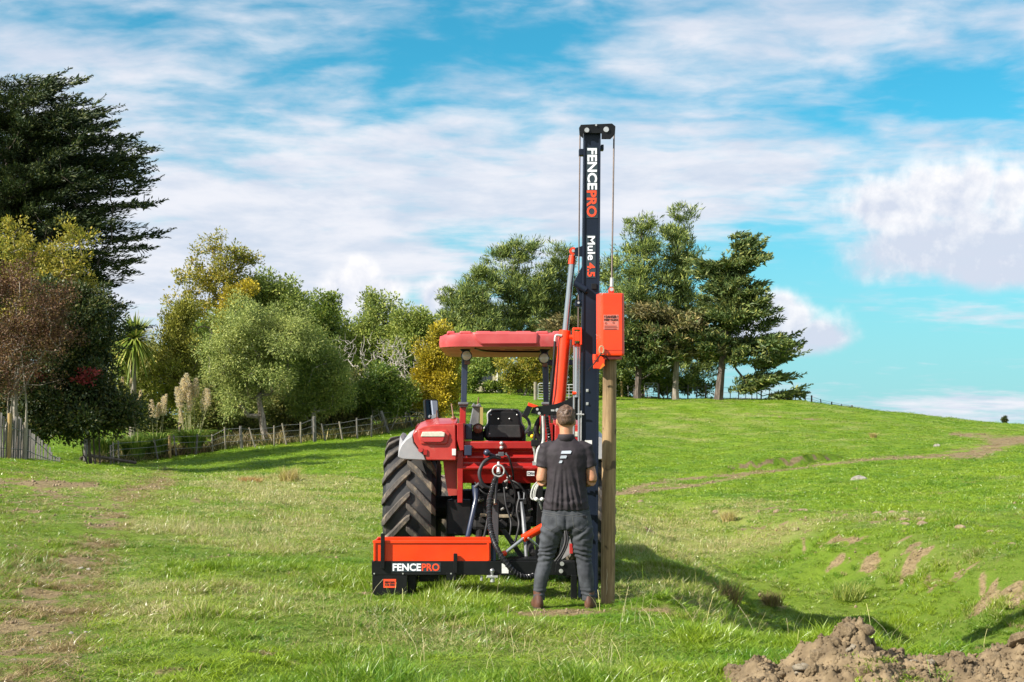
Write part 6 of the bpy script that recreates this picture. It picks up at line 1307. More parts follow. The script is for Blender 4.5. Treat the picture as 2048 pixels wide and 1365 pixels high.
    for s in (-1, 1):
        ex = hx + s * .080; bd.ball(O + Vector((ex, .004, 1.612)), .030, 12, .32, .62, 1.05)  # ear
        bd.ball(O + Vector((hx + s * .03, .085, 1.640)), .018, 8, 1.4, .6, .5)                # brow
    arms = {-1: ((X(1094), 0, 1.385), (X(1083.5), -.015, 1.095), (X(1104), .22, 1.07)), 1: ((X(1172), 0, 1.385), (X(1184), -.015, 1.095), (X(1158), .22, 1.07))}
    for s, (sh, el, wr) in arms.items():
        sh, el, wr = Vector(sh), Vector(el), Vector(wr)
        limb(bd, [sh, sh * .55 + el * .45, el + Vector((0, 0, .03)), el], [.058, .050, .047, .043]); limb(bd, [el + Vector((0, -.004, .004)), el * .65 + wr * .35, wr], [.046, .045, .029])
        d = (wr - el).normalized(); side = Vector((-s * 1, 0, 0)); palm = wr + d * .045
        bd.ball(O + palm, .042, 12, .85, 1.1, .42)
        for k in range(4):
            off = (k - 1.5) * .019; ln = (.062, .072, .066, .052)[k]; a0 = palm + Vector((off, 0, .006)) + d * .028; a1 = a0 + d * ln * .5 + Vector((0, 0, .004)); a2 = a1 + d * ln * .25 + Vector((0, 0, -.026)); a3 = a2 - d * .014 + Vector((0, 0, -.022))
            limb(bd, [a0 - d * .02, a0, a1, a2, a3], [.0095, .0095, .009, .0085, .0075], 8)
        t0 = palm + Vector((-s * .030, 0, 0)) - d * .02; limb(bd, [t0, t0 + Vector((-s * .022, .022, -.004)), t0 + Vector((-s * .020, .05, -.014)), t0 + Vector((-s * .008, .068, -.026))], [.013, .0115, .010, .0085], 8)
    fuse(bd, 'body', sk, root, .0075, 5)
    for s in (-1, 1):
        MB().ball(O + Vector((hx + s * .031, .089, 1.622)), .0115, 10).build('eye', pmat('eye_white', (0.7, 0.68, 0.64), None, rough=.2), root, smooth=True)
        MB().ball(O + Vector((hx + s * .031, .0975, 1.622)), .0055, 8).build('iris', pmat('eye_iris', (0.06, 0.035, 0.02), None, rough=.15), root, smooth=True)
    MB().ball(O + Vector((hx, .104, 1.553)), .016, 10, 1.5, .45, .35).build('lips', pmat('lip_skin', (0.38, 0.13, 0.10), None, rough=.45), root, smooth=True)
    # ---- hair: cropped cap, longer and tousled on the crown
    r = np.random.default_rng(12); m = MB()
    hr = [(1.588, .056, .038, -.046), (1.608, .0705, .066, -.031), (1.63, .0775, .086, -.016), (1.66, .0795, .096, -.006), (1.69, .0775, .097, -.001), (1.715, .068, .086, .0), (1.737, .049, .062, .0), (1.750, .020, .028, 0)]
    m.loft([ell(hx, dy, z, rx, ry, 28, 2.1) for z, rx, ry, dy in hr])
    def hd(v, n):
        k = fbm(v[:, 0] * 30 + v[:, 1] * 14, v[:, 2] * 34 + v[:, 1] * 22, 81, 4); topw = sstep(1.63, 1.72, v[:, 2]); return .0015 + .009 * topw * (k + .35) + .002 * k
    fuse(m, 'hair', hair_m, root, .006, 3, hd)
    # ---- polo shirt
    sh = MB(); cx = X(1133)
    tor = [(Zp(1016), X(1132.5), .205, .138), (Zp(1005), X(1132.5), .203, .138), (Zp(988), X(1132.5), .190, .130), (Zp(965), X(1133), .177, .122), (Zp(945), X(1133), .178, .122), (Zp(925), X(1133.5), .188, .126), (Zp(905), X(1133.5), .196, .126), (Zp(893), X(1133.5), .190, .112), (Zp(885), X(1133.5), .160, .092), (Zp(877), X(1133), .105, .074), (Zp(871), X(1133), .074, .066)]
    rings = [ell(c, -.004, z, rx, ry, 32, 2.35) for z, c, rx, ry in tor]; sh.loft(rings)
    for s, (a, e, w) in arms.items():
        a, e = Vector(a), Vector(e); sh.tube([O + a + Vector((-s * .06, 0, .022)), O + a + Vector((s * .004, 0, -.002)), O + a * .68 + e * .32, O + a * .40 + e * .60 + Vector((s * .004, 0, 0))], [.058, .070, .073, .071], 18)
    fold_sets = [(1098, 1150, .12, 16), (1116, 1070, .1, 14)]
    def sdisp(v, n):
        z = v[:, 2]; x = v[:, 0] - cx; back = sstep(.2, -.6, n[:, 1])
        low = 1 - sstep(Zp(985), Zp(915), z)
        rad = x + .55 * (Zp(880) - z) * x * .15
        w = np.zeros(len(v))
        # folds falling from the shoulder blades to the hem
        for (c0, sl, wd, am) in ((-.090, .10, .016, .014), (-.052, .02, .012, .010), (.0, -.06, .014, .013), (.045, -.12, .014, .012), (.088, -.20, .016, .014), (.125, -.12, .012, .009), (-.128, .10, .012, .010)):
            d = x - c0 - sl * (z - Zp(1000)); w += am * np.exp(-(d / wd) ** 2) * (.15 + .85 * low)
        w *= 1.5 * sstep(Zp(900), Zp(945), z) * back * (.35 + .65 * sstep(Zp(1016), Zp(1000), z))
        hor = .006 * np.sin(z * 62 + 6 * x + 2.5 * fbm(x * 9, z * 9, 91, 2)) * (1 - sstep(Zp(1008), Zp(985), z)) 
        hor = .0035 * np.sin((z - .6 * np.abs(x)) * 60 + 3 * fbm(x * 8, z * 8, 92, 2)) * np.exp(-((z - Zp(998)) / .05) ** 2)
        arm = .002 * np.sin(z * 90 + 30 * x) * sstep(.17, .21, np.abs(x)) * sstep(Zp(940), Zp(930), z)
        return w - .004 + hor + arm + .003 * fbm(x * 12, z * 12, 93, 3)
    shirt = fuse(sh, 'polo_shirt', cloth, root, .0085, 4, sdisp)
    col = MB(); col.loft([[tuple(p) for p in ell(X(1133), -.004, z, rx, ry, 26, 2.1)] for z, rx, ry in ((Zp(878), .088, .078), (Zp(868), .072, .070), (Zp(864.5), .068, .067))], caps=False); o = col.build('collar', cloth, shirt, smooth=True); so = o.modifiers.new('s', 'SOLIDIFY'); so.thickness = .006
    # yoke seam
    seam = []
    for t in np.linspace(-1, 1, 21):
        px = 1133.5 + 41 * t; zz = Zp(886.5 - 1.5 * (1 - t * t)); seam.append((O.x + X(px), O.y - .118 * math.sqrt(max(0.0, 1 - (t * .86) ** 2)) - .012, O.z + zz))
    # printed emblem of three slanted bars, laid on the cloth of the back
    dgm = shirt.data; vv = np.zeros(len(dgm.vertices) * 3, np.float32); dgm.vertices.foreach_get('co', vv); vv = vv.reshape(-1, 3)
    def back_y(x, z):
        d = (vv[:, 0] - x) ** 2 + (vv[:, 2] - z) ** 2 + (vv[:, 1] > 0) * 9; i = np.argsort(d)[:4]; return float(vv[i, 1].min())
    lg = MB()
    for pts in ([(1121.2, 902.2), (1123.5, 897.6), (1141, 897.0), (1142.6, 898.4), (1140.5, 903), (1121.8, 903.2)], [(1119.4, 911.6), (1121.4, 907.0), (1132, 906.6), (1133.3, 907.8), (1131.6, 912.2), (1120, 912.6)], [(1117.4, 921), (1119.6, 916.7), (1124, 916.4), (1124.6, 917.2), (1122.8, 921.4), (1118, 921.8)]):
        n = len(pts); P2 = [(X(a), Zp(c)) for a, c in pts]; f = [(O.x + a, O.y + back_y(a, c) - .0065, O.z + c) for a, c in P2]; k = [(p[0], p[1] + .006, p[2]) for p in f]
        lg.add(f + k, [tuple(range(n)), tuple(range(2 * n - 1, n - 1, -1))] + [(i, i + n, (i + 1) % n + n, (i + 1) % n) for i in range(n)])
    lg.build('emblem', pmat('silver_print', (0.40, 0.44, 0.50), None, rough=.45), shirt)
    # ---- jeans
    j = MB(); hipc = X(1133)
    j.loft([ell(c, 0, z, rx, ry, 32, 2.5) for z, c, rx, ry in ((Zp(1056), X(1133), .205, .125), (Zp(1046), X(1133.5), .222, .140), (Zp(1034), X(1133), .222, .142), (Zp(1020), X(1132.5), .208, .132), (Zp(1006), X(1132.5), .195, .122))])
    L = [(1050, 1107, .108, .118), (1068, 1102.5, .100, .108), (1085, 1098.5, .084, .094), (1107, 1094, .074, .084), (1120, 1090.5, .067, .076), (1145, 1084.5, .066, .074), (1165, 1081.5, .058, .062), (1182, 1079.5, .052, .054), (1194, 1078.5, .047, .050)]
    Rr = [(1050, 1158, .120, .120), (1068, 1162.5, .104, .110), (1085, 1164.5, .090, .096), (1107, 1166, .073, .084), (1120, 1168, .068, .077), (1145, 1171, .069, .075), (1165, 1173, .063, .065), (1182, 1175, .056, .057), (1194, 1176, .050, .052)]
    for leg in (L, Rr):
        j.loft([ell(X(c), .02 * math.exp(-((y - 1110) / 26) ** 2) - .012, Zp(y), rx, ry, 26, 2.1) for y, c, rx, ry in leg])
    def jd(v, n):
        x, y, z = v[:, 0], v[:, 1], v[:, 2]; s = np.sign(x - X(1130)); w = np.zeros(len(v)); nz = fbm(x * 10, z * 10, 95, 2)
        kn = np.exp(-((z - Zp(1104)) / .075) ** 2); w += kn * .0065 * np.sin((z + .18 * s * (x - X(1130))) * 155 + 2.2 * nz)
        an = np.exp(-((z - Zp(1184)) / .05) ** 2); w += an * .0055 * np.sin(z * 175 + 2.5 * nz)
        th = np.exp(-((z - Zp(1062)) / .06) ** 2); w += th * .0075 * np.sin((z - .75 * np.abs(x - X(1131))) * 75 + 1.6 * nz)
        w += .004 * fbm(x * 14 + y * 7, z * 7, 96, 3)
        cr = np.exp(-((x - X(1131)) / .012) ** 2) * sstep(Zp(1015), Zp(1040), z) * (z > Zp(1062)) * (n[:, 1] < 0); w -= .012 * cr
        return w
    jeans = fuse(j, 'jeans', jean, root, .0085, 4, jd)
    jv = np.zeros(len(jeans.data.vertices) * 3, np.float32); jeans.data.vertices.foreach_get('co', jv); jv = jv.reshape(-1, 3)
    def on_back(px, py, lift=.004):
        x, z = X(px), Zp(py); d = (jv[:, 0] - x) ** 2 + (jv[:, 2] - z) ** 2 + (jv[:, 1] > 0) * 9; i = np.argsort(d)[:5]; return (O.x + x, O.y + float(jv[i, 1].mean()) - lift, O.z + z)
    st = pmat('denim_stitch', (0.07, 0.07, 0.07), (0.09, 0.09, 0.088), 20, .8)
    for pts in ([(1086, 1024), (1111, 1027), (1113, 1047), (1101, 1056), (1088, 1050), (1086, 1024)], [(1144, 1028), (1172, 1026), (1175, 1046), (1161, 1056), (1147, 1050), (1144, 1028)], [(1084, 1019), (1110, 1023), (1131, 1026), (1155, 1023), (1180, 1018)]):
        dense = []
        for a, b in zip(pts[:-1], pts[1:]): dense += [(a[0] + (b[0] - a[0]) * t, a[1] + (b[1] - a[1]) * t) for t in np.linspace(0, 1, 6, endpoint=False)]
        dense.append(pts[-1]); MB().tube([on_back(*d, lift=-.0005) for d in dense], .0026, 5).build('pocket_seam' if len(pts) == 6 else 'yoke_seam', st, jeans, smooth=True)
    MB().pbox(1, 1, 2, 2, 1, 1.1)
    lp = [on_back(1165, 1027), on_back(1171, 1026.5)]; MB().box(lp[0][0], lp[1][0], lp[0][1] - .002, lp[0][1] + .006, lp[0][2] - .016, lp[0][2] + .006).build('pocket_tag', plastic, jeans)
    for px, leg in ((1078.7, L), (1175.7, Rr)):
        m = MB(); rr = leg[-1][2]; rings = []
        for k, y in enumerate(np.linspace(1186.5, 1195, 8)): rings.append(ell(X(px), -.012, Zp(y), rr * (1.03 + .05 * (k % 2)), rr * (1.06 + .05 * (k % 2)), 26, 2.1))
        m.loft(rings, caps=True).build('cuff', jean, jeans, smooth=True)
    # ---- boots
    for px, yaw in ((1077, .25), (1178.5, -.28)):
        m = MB(); c = X(px); rings = []
        for z, rx, ry0, ry1 in ((.012, .040, .060, .185), (.03, .044, .066, .19), (.055, .043, .066, .165), (.08, .042, .062, .10), (.11, .041, .055, .055), (.15, .043, .050, .050)):
            ring = []
            for k in range(26):
                a = 2 * math.pi * k / 26; x = math.cos(a) * rx; y = math.sin(a); y = y * (ry1 if y > 0 else ry0); xx = x * math.cos(yaw) + y * math.sin(-yaw) * -1 * (1 if yaw < 0 else 1) ; 
                xx = x * math.cos(yaw) - y * math.sin(yaw); yy = x * math.sin(yaw) + y * math.cos(yaw); ring.append((O.x + c + xx, O.y - .015 + yy, O.z + z))
            rings.append(ring)
        m.loft(rings); bo = m.build('boot', boot_m, root, smooth=True); 
        s = MB(); sole = [[(p[0] + (p[0] - O.x - c) * .06, p[1] + (p[1] - O.y) * .04, O.z + z) for p in rings[0]] for z in (-.02, .012)]; s.loft(sole).build('sole', pmat('boot_sole', (0.03, 0.025, 0.02), None, rough=.8), bo)
person()
# ------------------------------------------------------------------ soil heap in the near right corner
def soil_heap():
    Yc = 8.45; r = np.random.default_rng(33)
    cx = [1380, 1445, 1480, 1512, 1532, 1556, 1575, 1600, 1622, 1640, 1662, 1685, 1706, 1722, 1745, 1790, 1835, 1890, 1945, 2000, 2048, 2200, 2350, 2450]
    cy = [1385, 1362, 1340, 1329, 1328, 1346, 1322, 1300, 1279, 1272, 1275, 1264, 1264, 1284, 1300, 1306, 1311, 1303, 1297, 1293, 1296, 1300, 1335, 1380]
    xs = np.linspace(1.0, 4.4, 230); ys = np.linspace(7.2, 9.7, 150); X, Y = np.meshgrid(xs, ys)
    g = gh(X, Y); pxs = 1024 + xs * F / Yc * 1.0
    crest = np.array([P(1700, np.interp(p, cx, cy), Yc)[2] for p in pxs]); base = gh(xs, xs * 0 + Yc); H = np.maximum(crest - base, -.02)[None, :]
    yc = Yc + .10 * pnoise(X * 1.2, X * 0, 101); d = (Y - yc) / np.where(Y < yc, .85, .42 + .25 * H)
    z = H * np.exp(-np.abs(d) ** 1.8)
    n1 = fbm(X * 3.2, Y * 3.2, 103, 5, .55); n2 = np.abs(fbm(X * 9, Y * 9, 107, 4, .6)); z = z * (1 + .20 * n1) + (.035 * n1 + .035 * (n2 - .25)) * sstep(.02, .14, z) - .03
    d2 = fbm(X * 30, Y * 30, 109, 3, .6) * .010 * sstep(.02, .1, z); Z = g + z + d2
    m = pmat('heaped_soil', (0.135, 0.096, 0.052), (0.235, 0.172, 0.098), 5, .95, bump=.012, bscale=55, detail=8, dust=((.095, .066, .036), .5, .72, 14))
    root = thing('soil_heap', (2.6, Yc, gz(2.6, Yc)), 'heap of freshly dug brown soil with clods in the near right corner', 'soil heap'); off = np.array(root.location)
    ny, nx = X.shape; i = np.arange(ny * nx).reshape(ny, nx); q = np.stack([i[:-1, :-1], i[:-1, 1:], i[1:, 1:], i[1:, :-1]], -1).reshape(-1, 4)
    link('mound', mesh_np('mound', np.stack([X, Y, Z], -1).reshape(-1, 3) - off, q, None, m, True), root)
    def zat(x, y): k = int(np.clip((x - xs[0]) / (xs[1] - xs[0]), 0, nx - 1)); l = int(np.clip((y - ys[0]) / (ys[1] - ys[0]), 0, ny - 1)); return Z[l, k], z[l, k]
    shapes = [lump(200 + k, 1, .85, .7, 3, .34) for k in range(6)]
    stone_m = pmat('grey_brown_stone', (0.20, 0.165, 0.115), (0.28, 0.24, 0.18), 5, .9, bump=.006, bscale=40)
    for s in shapes: s.materials.append(m); s.name = 'clod'
    st = [s.copy() for s in shapes[:3]]
    for s in st: s.materials.clear(); s.materials.append(stone_m); s.name = 'stone'; s.polygons.foreach_set('use_smooth', np.ones(len(s.polygons), bool))
    big = [(1640, 1310, .06, 0), (1595, 1322, .05, 1), (1925, 1302, .055, 1), (1820, 1328, .035, 1), (1850, 1332, .03, 1), (1590, 1322, .03, 1), (1690, 1282, .055, 0), (1632, 1292, .06, 0), (1722, 1296, .05, 0), (1500, 1340, .06, 0), (1985, 1300, .06, 0), (2030, 1305, .07, 0), (1760, 1310, .05, 0), (1660, 1300, .06, 0), (1700, 1345, .028, 1), (1688, 1352, .025, 1), (1915, 1330, .05, 0), (1870, 1320, .04, 0)]
    for px, py, s, kind in big:
        y = Yc - .12 - .25 * max(0, (py - 1300) / 100); x = (px - 1024) * y / F; zz = zat(x, y)[0]
        o = link('stone' if kind else 'clod', (st if kind else shapes)[r.integers(3)], root, loc=Vector((x, y, zz + s * .2)) - root.location); o.scale = (s, s * (.8 + .4 * r.random()), s * (.75 + .3 * r.random())); o.rotation_euler = (r.random() * .6, r.random() * .6, r.random() * 6.28)
    for k in range(270):
        x = 1.1 + 3.0 * r.random(); y = 7.5 + 1.6 * r.random(); zz, hz = zat(x, y)
        if hz < .02 and r.random() < .85: continue
        s = .012 + .034 * r.random() ** 2.2; o = link('clod', shapes[r.integers(6)], root, loc=Vector((x, y, zz + s * .25)) - root.location); o.scale = (s, s * (.7 + .5 * r.random()), s * (.7 + .5 * r.random())); o.rotation_euler = tuple(r.random(3) * 6.28)
    # crumbs: too many and too small to count
    V = []; T = []; bm = bmesh.new(); bmesh.ops.create_icosphere(bm, subdivisions=1, radius=1.0); iv = np.array([v.co[:] for v in bm.verts]); it = np.array([[v.index for v in f.verts] for f in bm.faces]); bm.free(); n = 0
    for k in range(17000):
        x = 1.0 + 3.3 * r.random(); y = 7.4 + 1.9 * r.random(); zz, hz = zat(x, y)
        if hz < .015 and r.random() < .96: continue
        s = .003 + .013 * r.random() ** 1.8; V.append(iv * s * (.6 + .8 * r.random(3)) * (1 + .3 * r.normal(size=(len(iv), 1))) + np.array([x, y, zz + s * .2]) - off); T.append(it + n); n += len(iv)
    link('crumbs', mesh_np('crumbs', np.concatenate(V), None, np.concatenate(T), m), root, kind='stuff')
    return zat
heap_z = soil_heap()

# ------------------------------------------------------------------ grass
def blades(n, h, spread, width, lean, seed, curl=.4, stalk=0):
    r = np.random.default_rng(seed); V = []; Q = []; T = []
    for k in range(n):
        a = r.random() * 6.283; rr = spread * math.sqrt(r.random()); o = np.array([rr * math.cos(a), rr * math.sin(a), -.012]); b = r.random() * 6.283; hh = h * (.55 + .7 * r.random())
        d = np.array([math.cos(b), math.sin(b), 0]) * hh * lean * (.4 + 1.1 * r.random()); w0 = width * (.7 + .6 * r.random()); c = r.random() * 6.283; w = np.array([math.cos(c), math.sin(c), 0]); n0 = len(V)
        for s, ww in ((0, 1), (.5, .85), (1, 0)):
            p = o + np.array([0, 0, hh * (s - curl * .35 * s * s * s)]) + d * (s * .4 + s * s * .6)
            if s < 1: V += [p - w * w0 * ww / 2, p + w * w0 * ww / 2]
            else: V.append(p)
        Q.append((n0, n0 + 1, n0 + 3, n0 + 2)); T.append((n0 + 2, n0 + 3, n0 + 4))
    for k in range(stalk):                                  # thin dry seed stalks
        a = r.random() * 6.283; o = np.array([spread * .6 * math.cos(a), spread * .6 * math.sin(a), -.01]); hh = h * (1.6 + 1.2 * r.random()); b = r.random() * 6.283; d = np.array([math.cos(b), math.sin(b), 0]) * hh * (.1 + .4 * r.random()); w = np.array([math.cos(b + 1.5), math.sin(b + 1.5), 0]) * width * .22; n0 = len(V)
        pts = [o + np.array([0, 0, hh * s]) + d * s * s for s in (0, .5, .82)]
        for p in pts: V += [p - w, p + w]
        V += [pts[2] + (pts[2] - pts[1]) * .25 + w * 2.2, pts[2] + (pts[2] - pts[1]) * .6]; Q += [(n0, n0 + 1, n0 + 3, n0 + 2), (n0 + 2, n0 + 3, n0 + 5, n0 + 4)]; T += [(n0 + 4, n0 + 5, n0 + 6), (n0 + 5, n0 + 6, n0 + 7)]
    return np.array(V), np.array(Q), np.array(T)
def grass_mat():
    m = bpy.data.materials.new('grass_blades'); m.use_nodes = True; m.node_tree.nodes.clear(); q = NT(m.node_tree)
    rnd = q.n('ShaderNodeObjectInfo', None, None).outputs['Random']; isl = q.n('ShaderNodeNewGeometry', None, None).outputs['Random Per Island']
    a = q.t.nodes.new('ShaderNodeAttribute'); a.attribute_type = 'INSTANCER'; a.attribute_name = 'dry'; dry = a.outputs['Fac']
    b = q.t.nodes.new('ShaderNodeAttribute'); b.attribute_type = 'INSTANCER'; b.attribute_name = 'hue'; hue = b.outputs['Fac']
    g = q.mix(hue, (0.082, 0.205, 0.006), (0.250, 0.350, 0.013)); g = q.mix(q.step(isl, .35, 1, 0, .65), g, (0.275, 0.375, 0.05))
    k = q.step(q.m('ADD', q.m('MULTIPLY', isl, .8), dry), 0.96, 1.40)
    c = q.mix(k, g, q.mix(rnd, (0.42, 0.37, 0.14), (0.52, 0.46, 0.24)))
    d_ = q.t.nodes.new('ShaderNodeAttribute'); d_.attribute_type = 'INSTANCER'; d_.attribute_name = 'dead'
    c = q.mix(q.step(q.m('ADD', d_.outputs['Fac'], q.m('MULTIPLY', q.m('SUBTRACT', isl, .5), .8)), .35, .75), c, q.mix(rnd, (0.25, 0.175, 0.078), (0.42, 0.32, 0.165)))
    p = q.n('ShaderNodeBsdfPrincipled', {'Base Color': c, 'Roughness': .32, 'Specular IOR Level': .45}); t = q.n('ShaderNodeBsdfTranslucent', {0: c})
    q.n('ShaderNodeOutputMaterial', {0: q.n('ShaderNodeMixShader', {0: .30, 1: p, 2: t})}, None); return m
def grass():
    r = np.random.default_rng(99); gm = grass_mat()
    kinds = [blades(28, .040, .062, .0048, 1.05, 1), blades(26, .060, .062, .0054, 1.0, 2), blades(28, .088, .055, .0062, .9, 3), blades(20, .065, .060, .0044, .9, 4, .3, 3), blades(34, .050, .16, .011, 1.2, 5), blades(28, .062, .15, .010, 1.0, 6, .3, 3), blades(26, .018, .078, .0046, 1.9, 7)]
    srcs = []
    for k, (V, Q, T) in enumerate(kinds):
        # quads and triangles of one blade must stay one island: shared vertices keep them joined
        me = mesh_np('grass_tuft', V, Q, T, gm); srcs.append(me)
    # where tufts grow
    Yb = np.array([5.5, 7, 10, 14, 20, 30, 45, 70, 100, 124]); dn = np.array([300, 420, 400, 300, 150, 72, 34, 13, 7, 4.5]); yg = np.linspace(5.5, 124, 4000); wdt = .42 * yg * 2 + 3.0; pdf = wdt * np.interp(yg, Yb, dn); N = int(np.sum(pdf) * (yg[1] - yg[0])); cdf = np.cumsum(pdf); cdf /= cdf[-1]
    y = np.interp(r.random(N), cdf, yg); x = (r.random(N) * 2 - 1) * (.42 * y + 1.5); z = gh(x, y); bare, dry = ground_masks(x, y, z)
    lush = np.clip(.5 + .75 * fbm(x * .9, y * .9, 131, 3), 0, 1); px, py = proj(x, y, z)
    keep = r.random(N) > sstep(.38, .80, bare + .12 * r.normal(size=N)) * np.where(y < 24, .72, .9)
    keep &= r.random(N) < .62 + .6 * sstep(-.25, .25, fbm(x * 1.6, y * 1.6, 171, 3))
    for qx, qy, qr in POOLS: keep &= ((x - qx) / qr) ** 2 + ((y - qy) / (qr * 1.5)) ** 2 > .62 + .3 * r.random(N)
    # nothing grows through the heap
    inh = (x > 1.0) & (x < 4.4) & (y > 7.2) & (y < 9.7)
    for i in np.nonzero(inh)[0]:
        if heap_z(x[i], y[i])[1] > .015 and not (abs(px[i] - 1790) < 95 and y[i] < 8.12 and r.random() < .75): keep[i] = False
    x, y, z, bare, dry, lush, px, py = [a[keep] for a in (x, y, z, bare, dry, lush, px, py)]; N = len(x)
    for i in np.nonzero((x > 1.0) & (x < 4.4) & (y > 7.2) & (y < 9.7))[0]: z[i] = max(z[i], heap_z(x[i], y[i])[0])
    far = sstep(18, 32, y) > r.random(N)
    idx = np.where(lush > .72, 2, np.where(lush > .40, 1, 0)); idx = np.where((dry + .25 * r.normal(size=N)) > .95, 3, idx); szv = np.clip(.62 + .95 * np.maximum(0, fbm(x * 2.2, y * 2.2, 161, 3)) + .5 * fbm(x * .45, y * .45, 163, 2), .5, 2.1)
    feet = np.exp(-(((x - .45) / .42) ** 2 + ((y - 12.35) / .30) ** 2) ** 2); szv = szv * (1 - .62 * feet)
    idx = np.where((bare > .33) & (r.random(N) < .8), 6, idx)
    idx = np.where(far, np.where((dry + .2 * r.normal(size=N)) > .92, 5, 4), idx)
    s = (.75 + .55 * r.random(N)); sx = s * np.where(far, np.interp(y, [18, 30, 60, 124], [.7, 1.0, 1.6, 2.6]), 1.0); szc = s * szv * (.65 + .6 * lush) * np.where(far, np.interp(y, [18, 30, 60, 124], [.8, .95, 1.0, 1.0]), 1.0) * (1 - .55 * sstep(.25, .5, bare))
    tram = np.exp(-pathdist(px, py, [(100, 1300, 190), (200, 1080, 120), (140, 990, 150)]) ** 2); szc = szc * (1 - .35 * tram)
    me = bpy.data.meshes.new('grass'); me.vertices.add(N); me.vertices.foreach_set('co', np.stack([x, y, z], 1).astype(np.float32).ravel())
    def att(nm, typ, data, key='value'): a = me.attributes.new(nm, typ, 'POINT'); a.data.foreach_set(key, data)
    att('idx', 'INT', idx.astype(np.int32)); att('rot', 'FLOAT_VECTOR', np.stack([.12 * r.normal(size=N), .12 * r.normal(size=N), r.random(N) * 6.283], 1).astype(np.float32).ravel(), 'vector'); att('scl', 'FLOAT_VECTOR', np.stack([sx, sx, szc], 1).astype(np.float32).ravel(), 'vector')
    dead = np.clip(sstep(.22, .55, bare + .1 * r.normal(size=N)) + .25 * sstep(.35, .75, fbm(x * .8, y * .8, 175, 4)) * (y < 30), 0, 1)
    trk = np.exp(-pathdist(px, py, [(40, 1420, 120), (110, 1250, 85), (185, 1130, 55), (222, 1060, 34), (238, 1005, 26), (330, 963, 24)]) ** 2); dead = np.clip(np.maximum(dead, trk * (.95 + .6 * fbm(x * 2.2, y * 2.2, 177, 3))) + .3 * np.exp(-pathdist(px, py, [(0, 1400, 130), (20, 1150, 90), (60, 975, 60)]) ** 2), 0, 1)
    att('dead', 'FLOAT', dead.astype(np.float32))
    att('dry', 'FLOAT', np.clip(dry * .92 + .30 * tram + .25 * sstep(.2, .5, bare), 0, 1).astype(np.float32)); hue = np.clip(.5 + .6 * fbm(x * .5, y * .5, 141, 3) + .5 * fbm(x * 1.7, y * 1.7, 145, 3) + .25 * r.normal(size=N), 0, 1); att('hue', 'FLOAT', hue.astype(np.float32))
    o = link('grass', me, kind='stuff', label='rough pasture grass, green with dry straw coloured patches')
    ng = bpy.data.node_groups.new('scatter_tufts', 'GeometryNodeTree'); ng.interface.new_socket('Geometry', in_out='INPUT', socket_type='NodeSocketGeometry'); ng.interface.new_socket('Geometry', in_out='OUTPUT', socket_type='NodeSocketGeometry')
    gi = ng.nodes.new('NodeGroupInput'); go = ng.nodes.new('NodeGroupOutput'); col = bpy.data.collections.new('grass_tufts')
    for k, s_ in enumerate(srcs): t = bpy.data.objects.new('grass_tuft_%d' % k, s_); col.objects.link(t)
    ci = ng.nodes.new('GeometryNodeCollectionInfo'); ci.inputs['Collection'].default_value = col; ci.inputs['Separate Children'].default_value = True; ci.inputs['Reset Children'].default_value = True
    ip = ng.nodes.new('GeometryNodeInstanceOnPoints'); ip.inputs['Pick Instance'].default_value = True
    def na(nm, typ): n = ng.nodes.new('GeometryNodeInputNamedAttribute'); n.data_type = typ; n.inputs['Name'].default_value = nm; return n.outputs['Attribute']
    ng.links.new(gi.outputs[0], ip.inputs['Points']); ng.links.new(ci.outputs[0], ip.inputs['Instance']); ng.links.new(na('idx', 'INT'), ip.inputs['Instance Index']); 
    er = ng.nodes.new('FunctionNodeEulerToRotation'); ng.links.new(na('rot', 'FLOAT_VECTOR'), er.inputs[0]); ng.links.new(er.outputs[0], ip.inputs['Rotation']); ng.links.new(na('scl', 'FLOAT_VECTOR'), ip.inputs['Scale']); ng.links.new(ip.outputs[0], go.inputs[0])
    md = o.modifiers.new('scatter', 'NODES'); md.node_group = ng
    return gm
GM = grass()

# loose earth lying on the bare patches
def loose_soil():
    r = np.random.default_rng(301); n = 60000; y = 7.5 + 50 * r.random(n) ** 1.6; x = (r.random(n) * 2 - 1) * (.40 * y + .5); z = gh(x, y); b, d = ground_masks(x, y, z); k = (b > .42 + .2 * r.random(n)); x, y, z = x[k][:4500], y[k][:4500], z[k][:4500]
    bm = bmesh.new(); bmesh.ops.create_icosphere(bm, subdivisions=1, radius=1.0); iv = np.array([v.co[:] for v in bm.verts]); it = np.array([[v.index for v in f.verts] for f in bm.faces]); bm.free(); m = len(x); s = (.005 + .020 * r.random(m) ** 2.8) * np.interp(y, [8, 12.8, 14, 40], [.7, .55, 1.0, 1.5])
    V = iv[None] * (s[:, None] * (.7 + .7 * r.random((m, 3))))[:, None, :] * (1 + .22 * r.normal(size=(m, len(iv), 1))) + np.stack([x, y, z + s * .2], 1)[:, None, :]; T = it[None] + (np.arange(m) * len(iv))[:, None, None]
    link('loose_soil', mesh_np('loose_soil', V.reshape(-1, 3), None, T.reshape(-1, 3), clod_m), kind='stuff', label='crumbs of loose earth on the bare patches')
loose_soil()

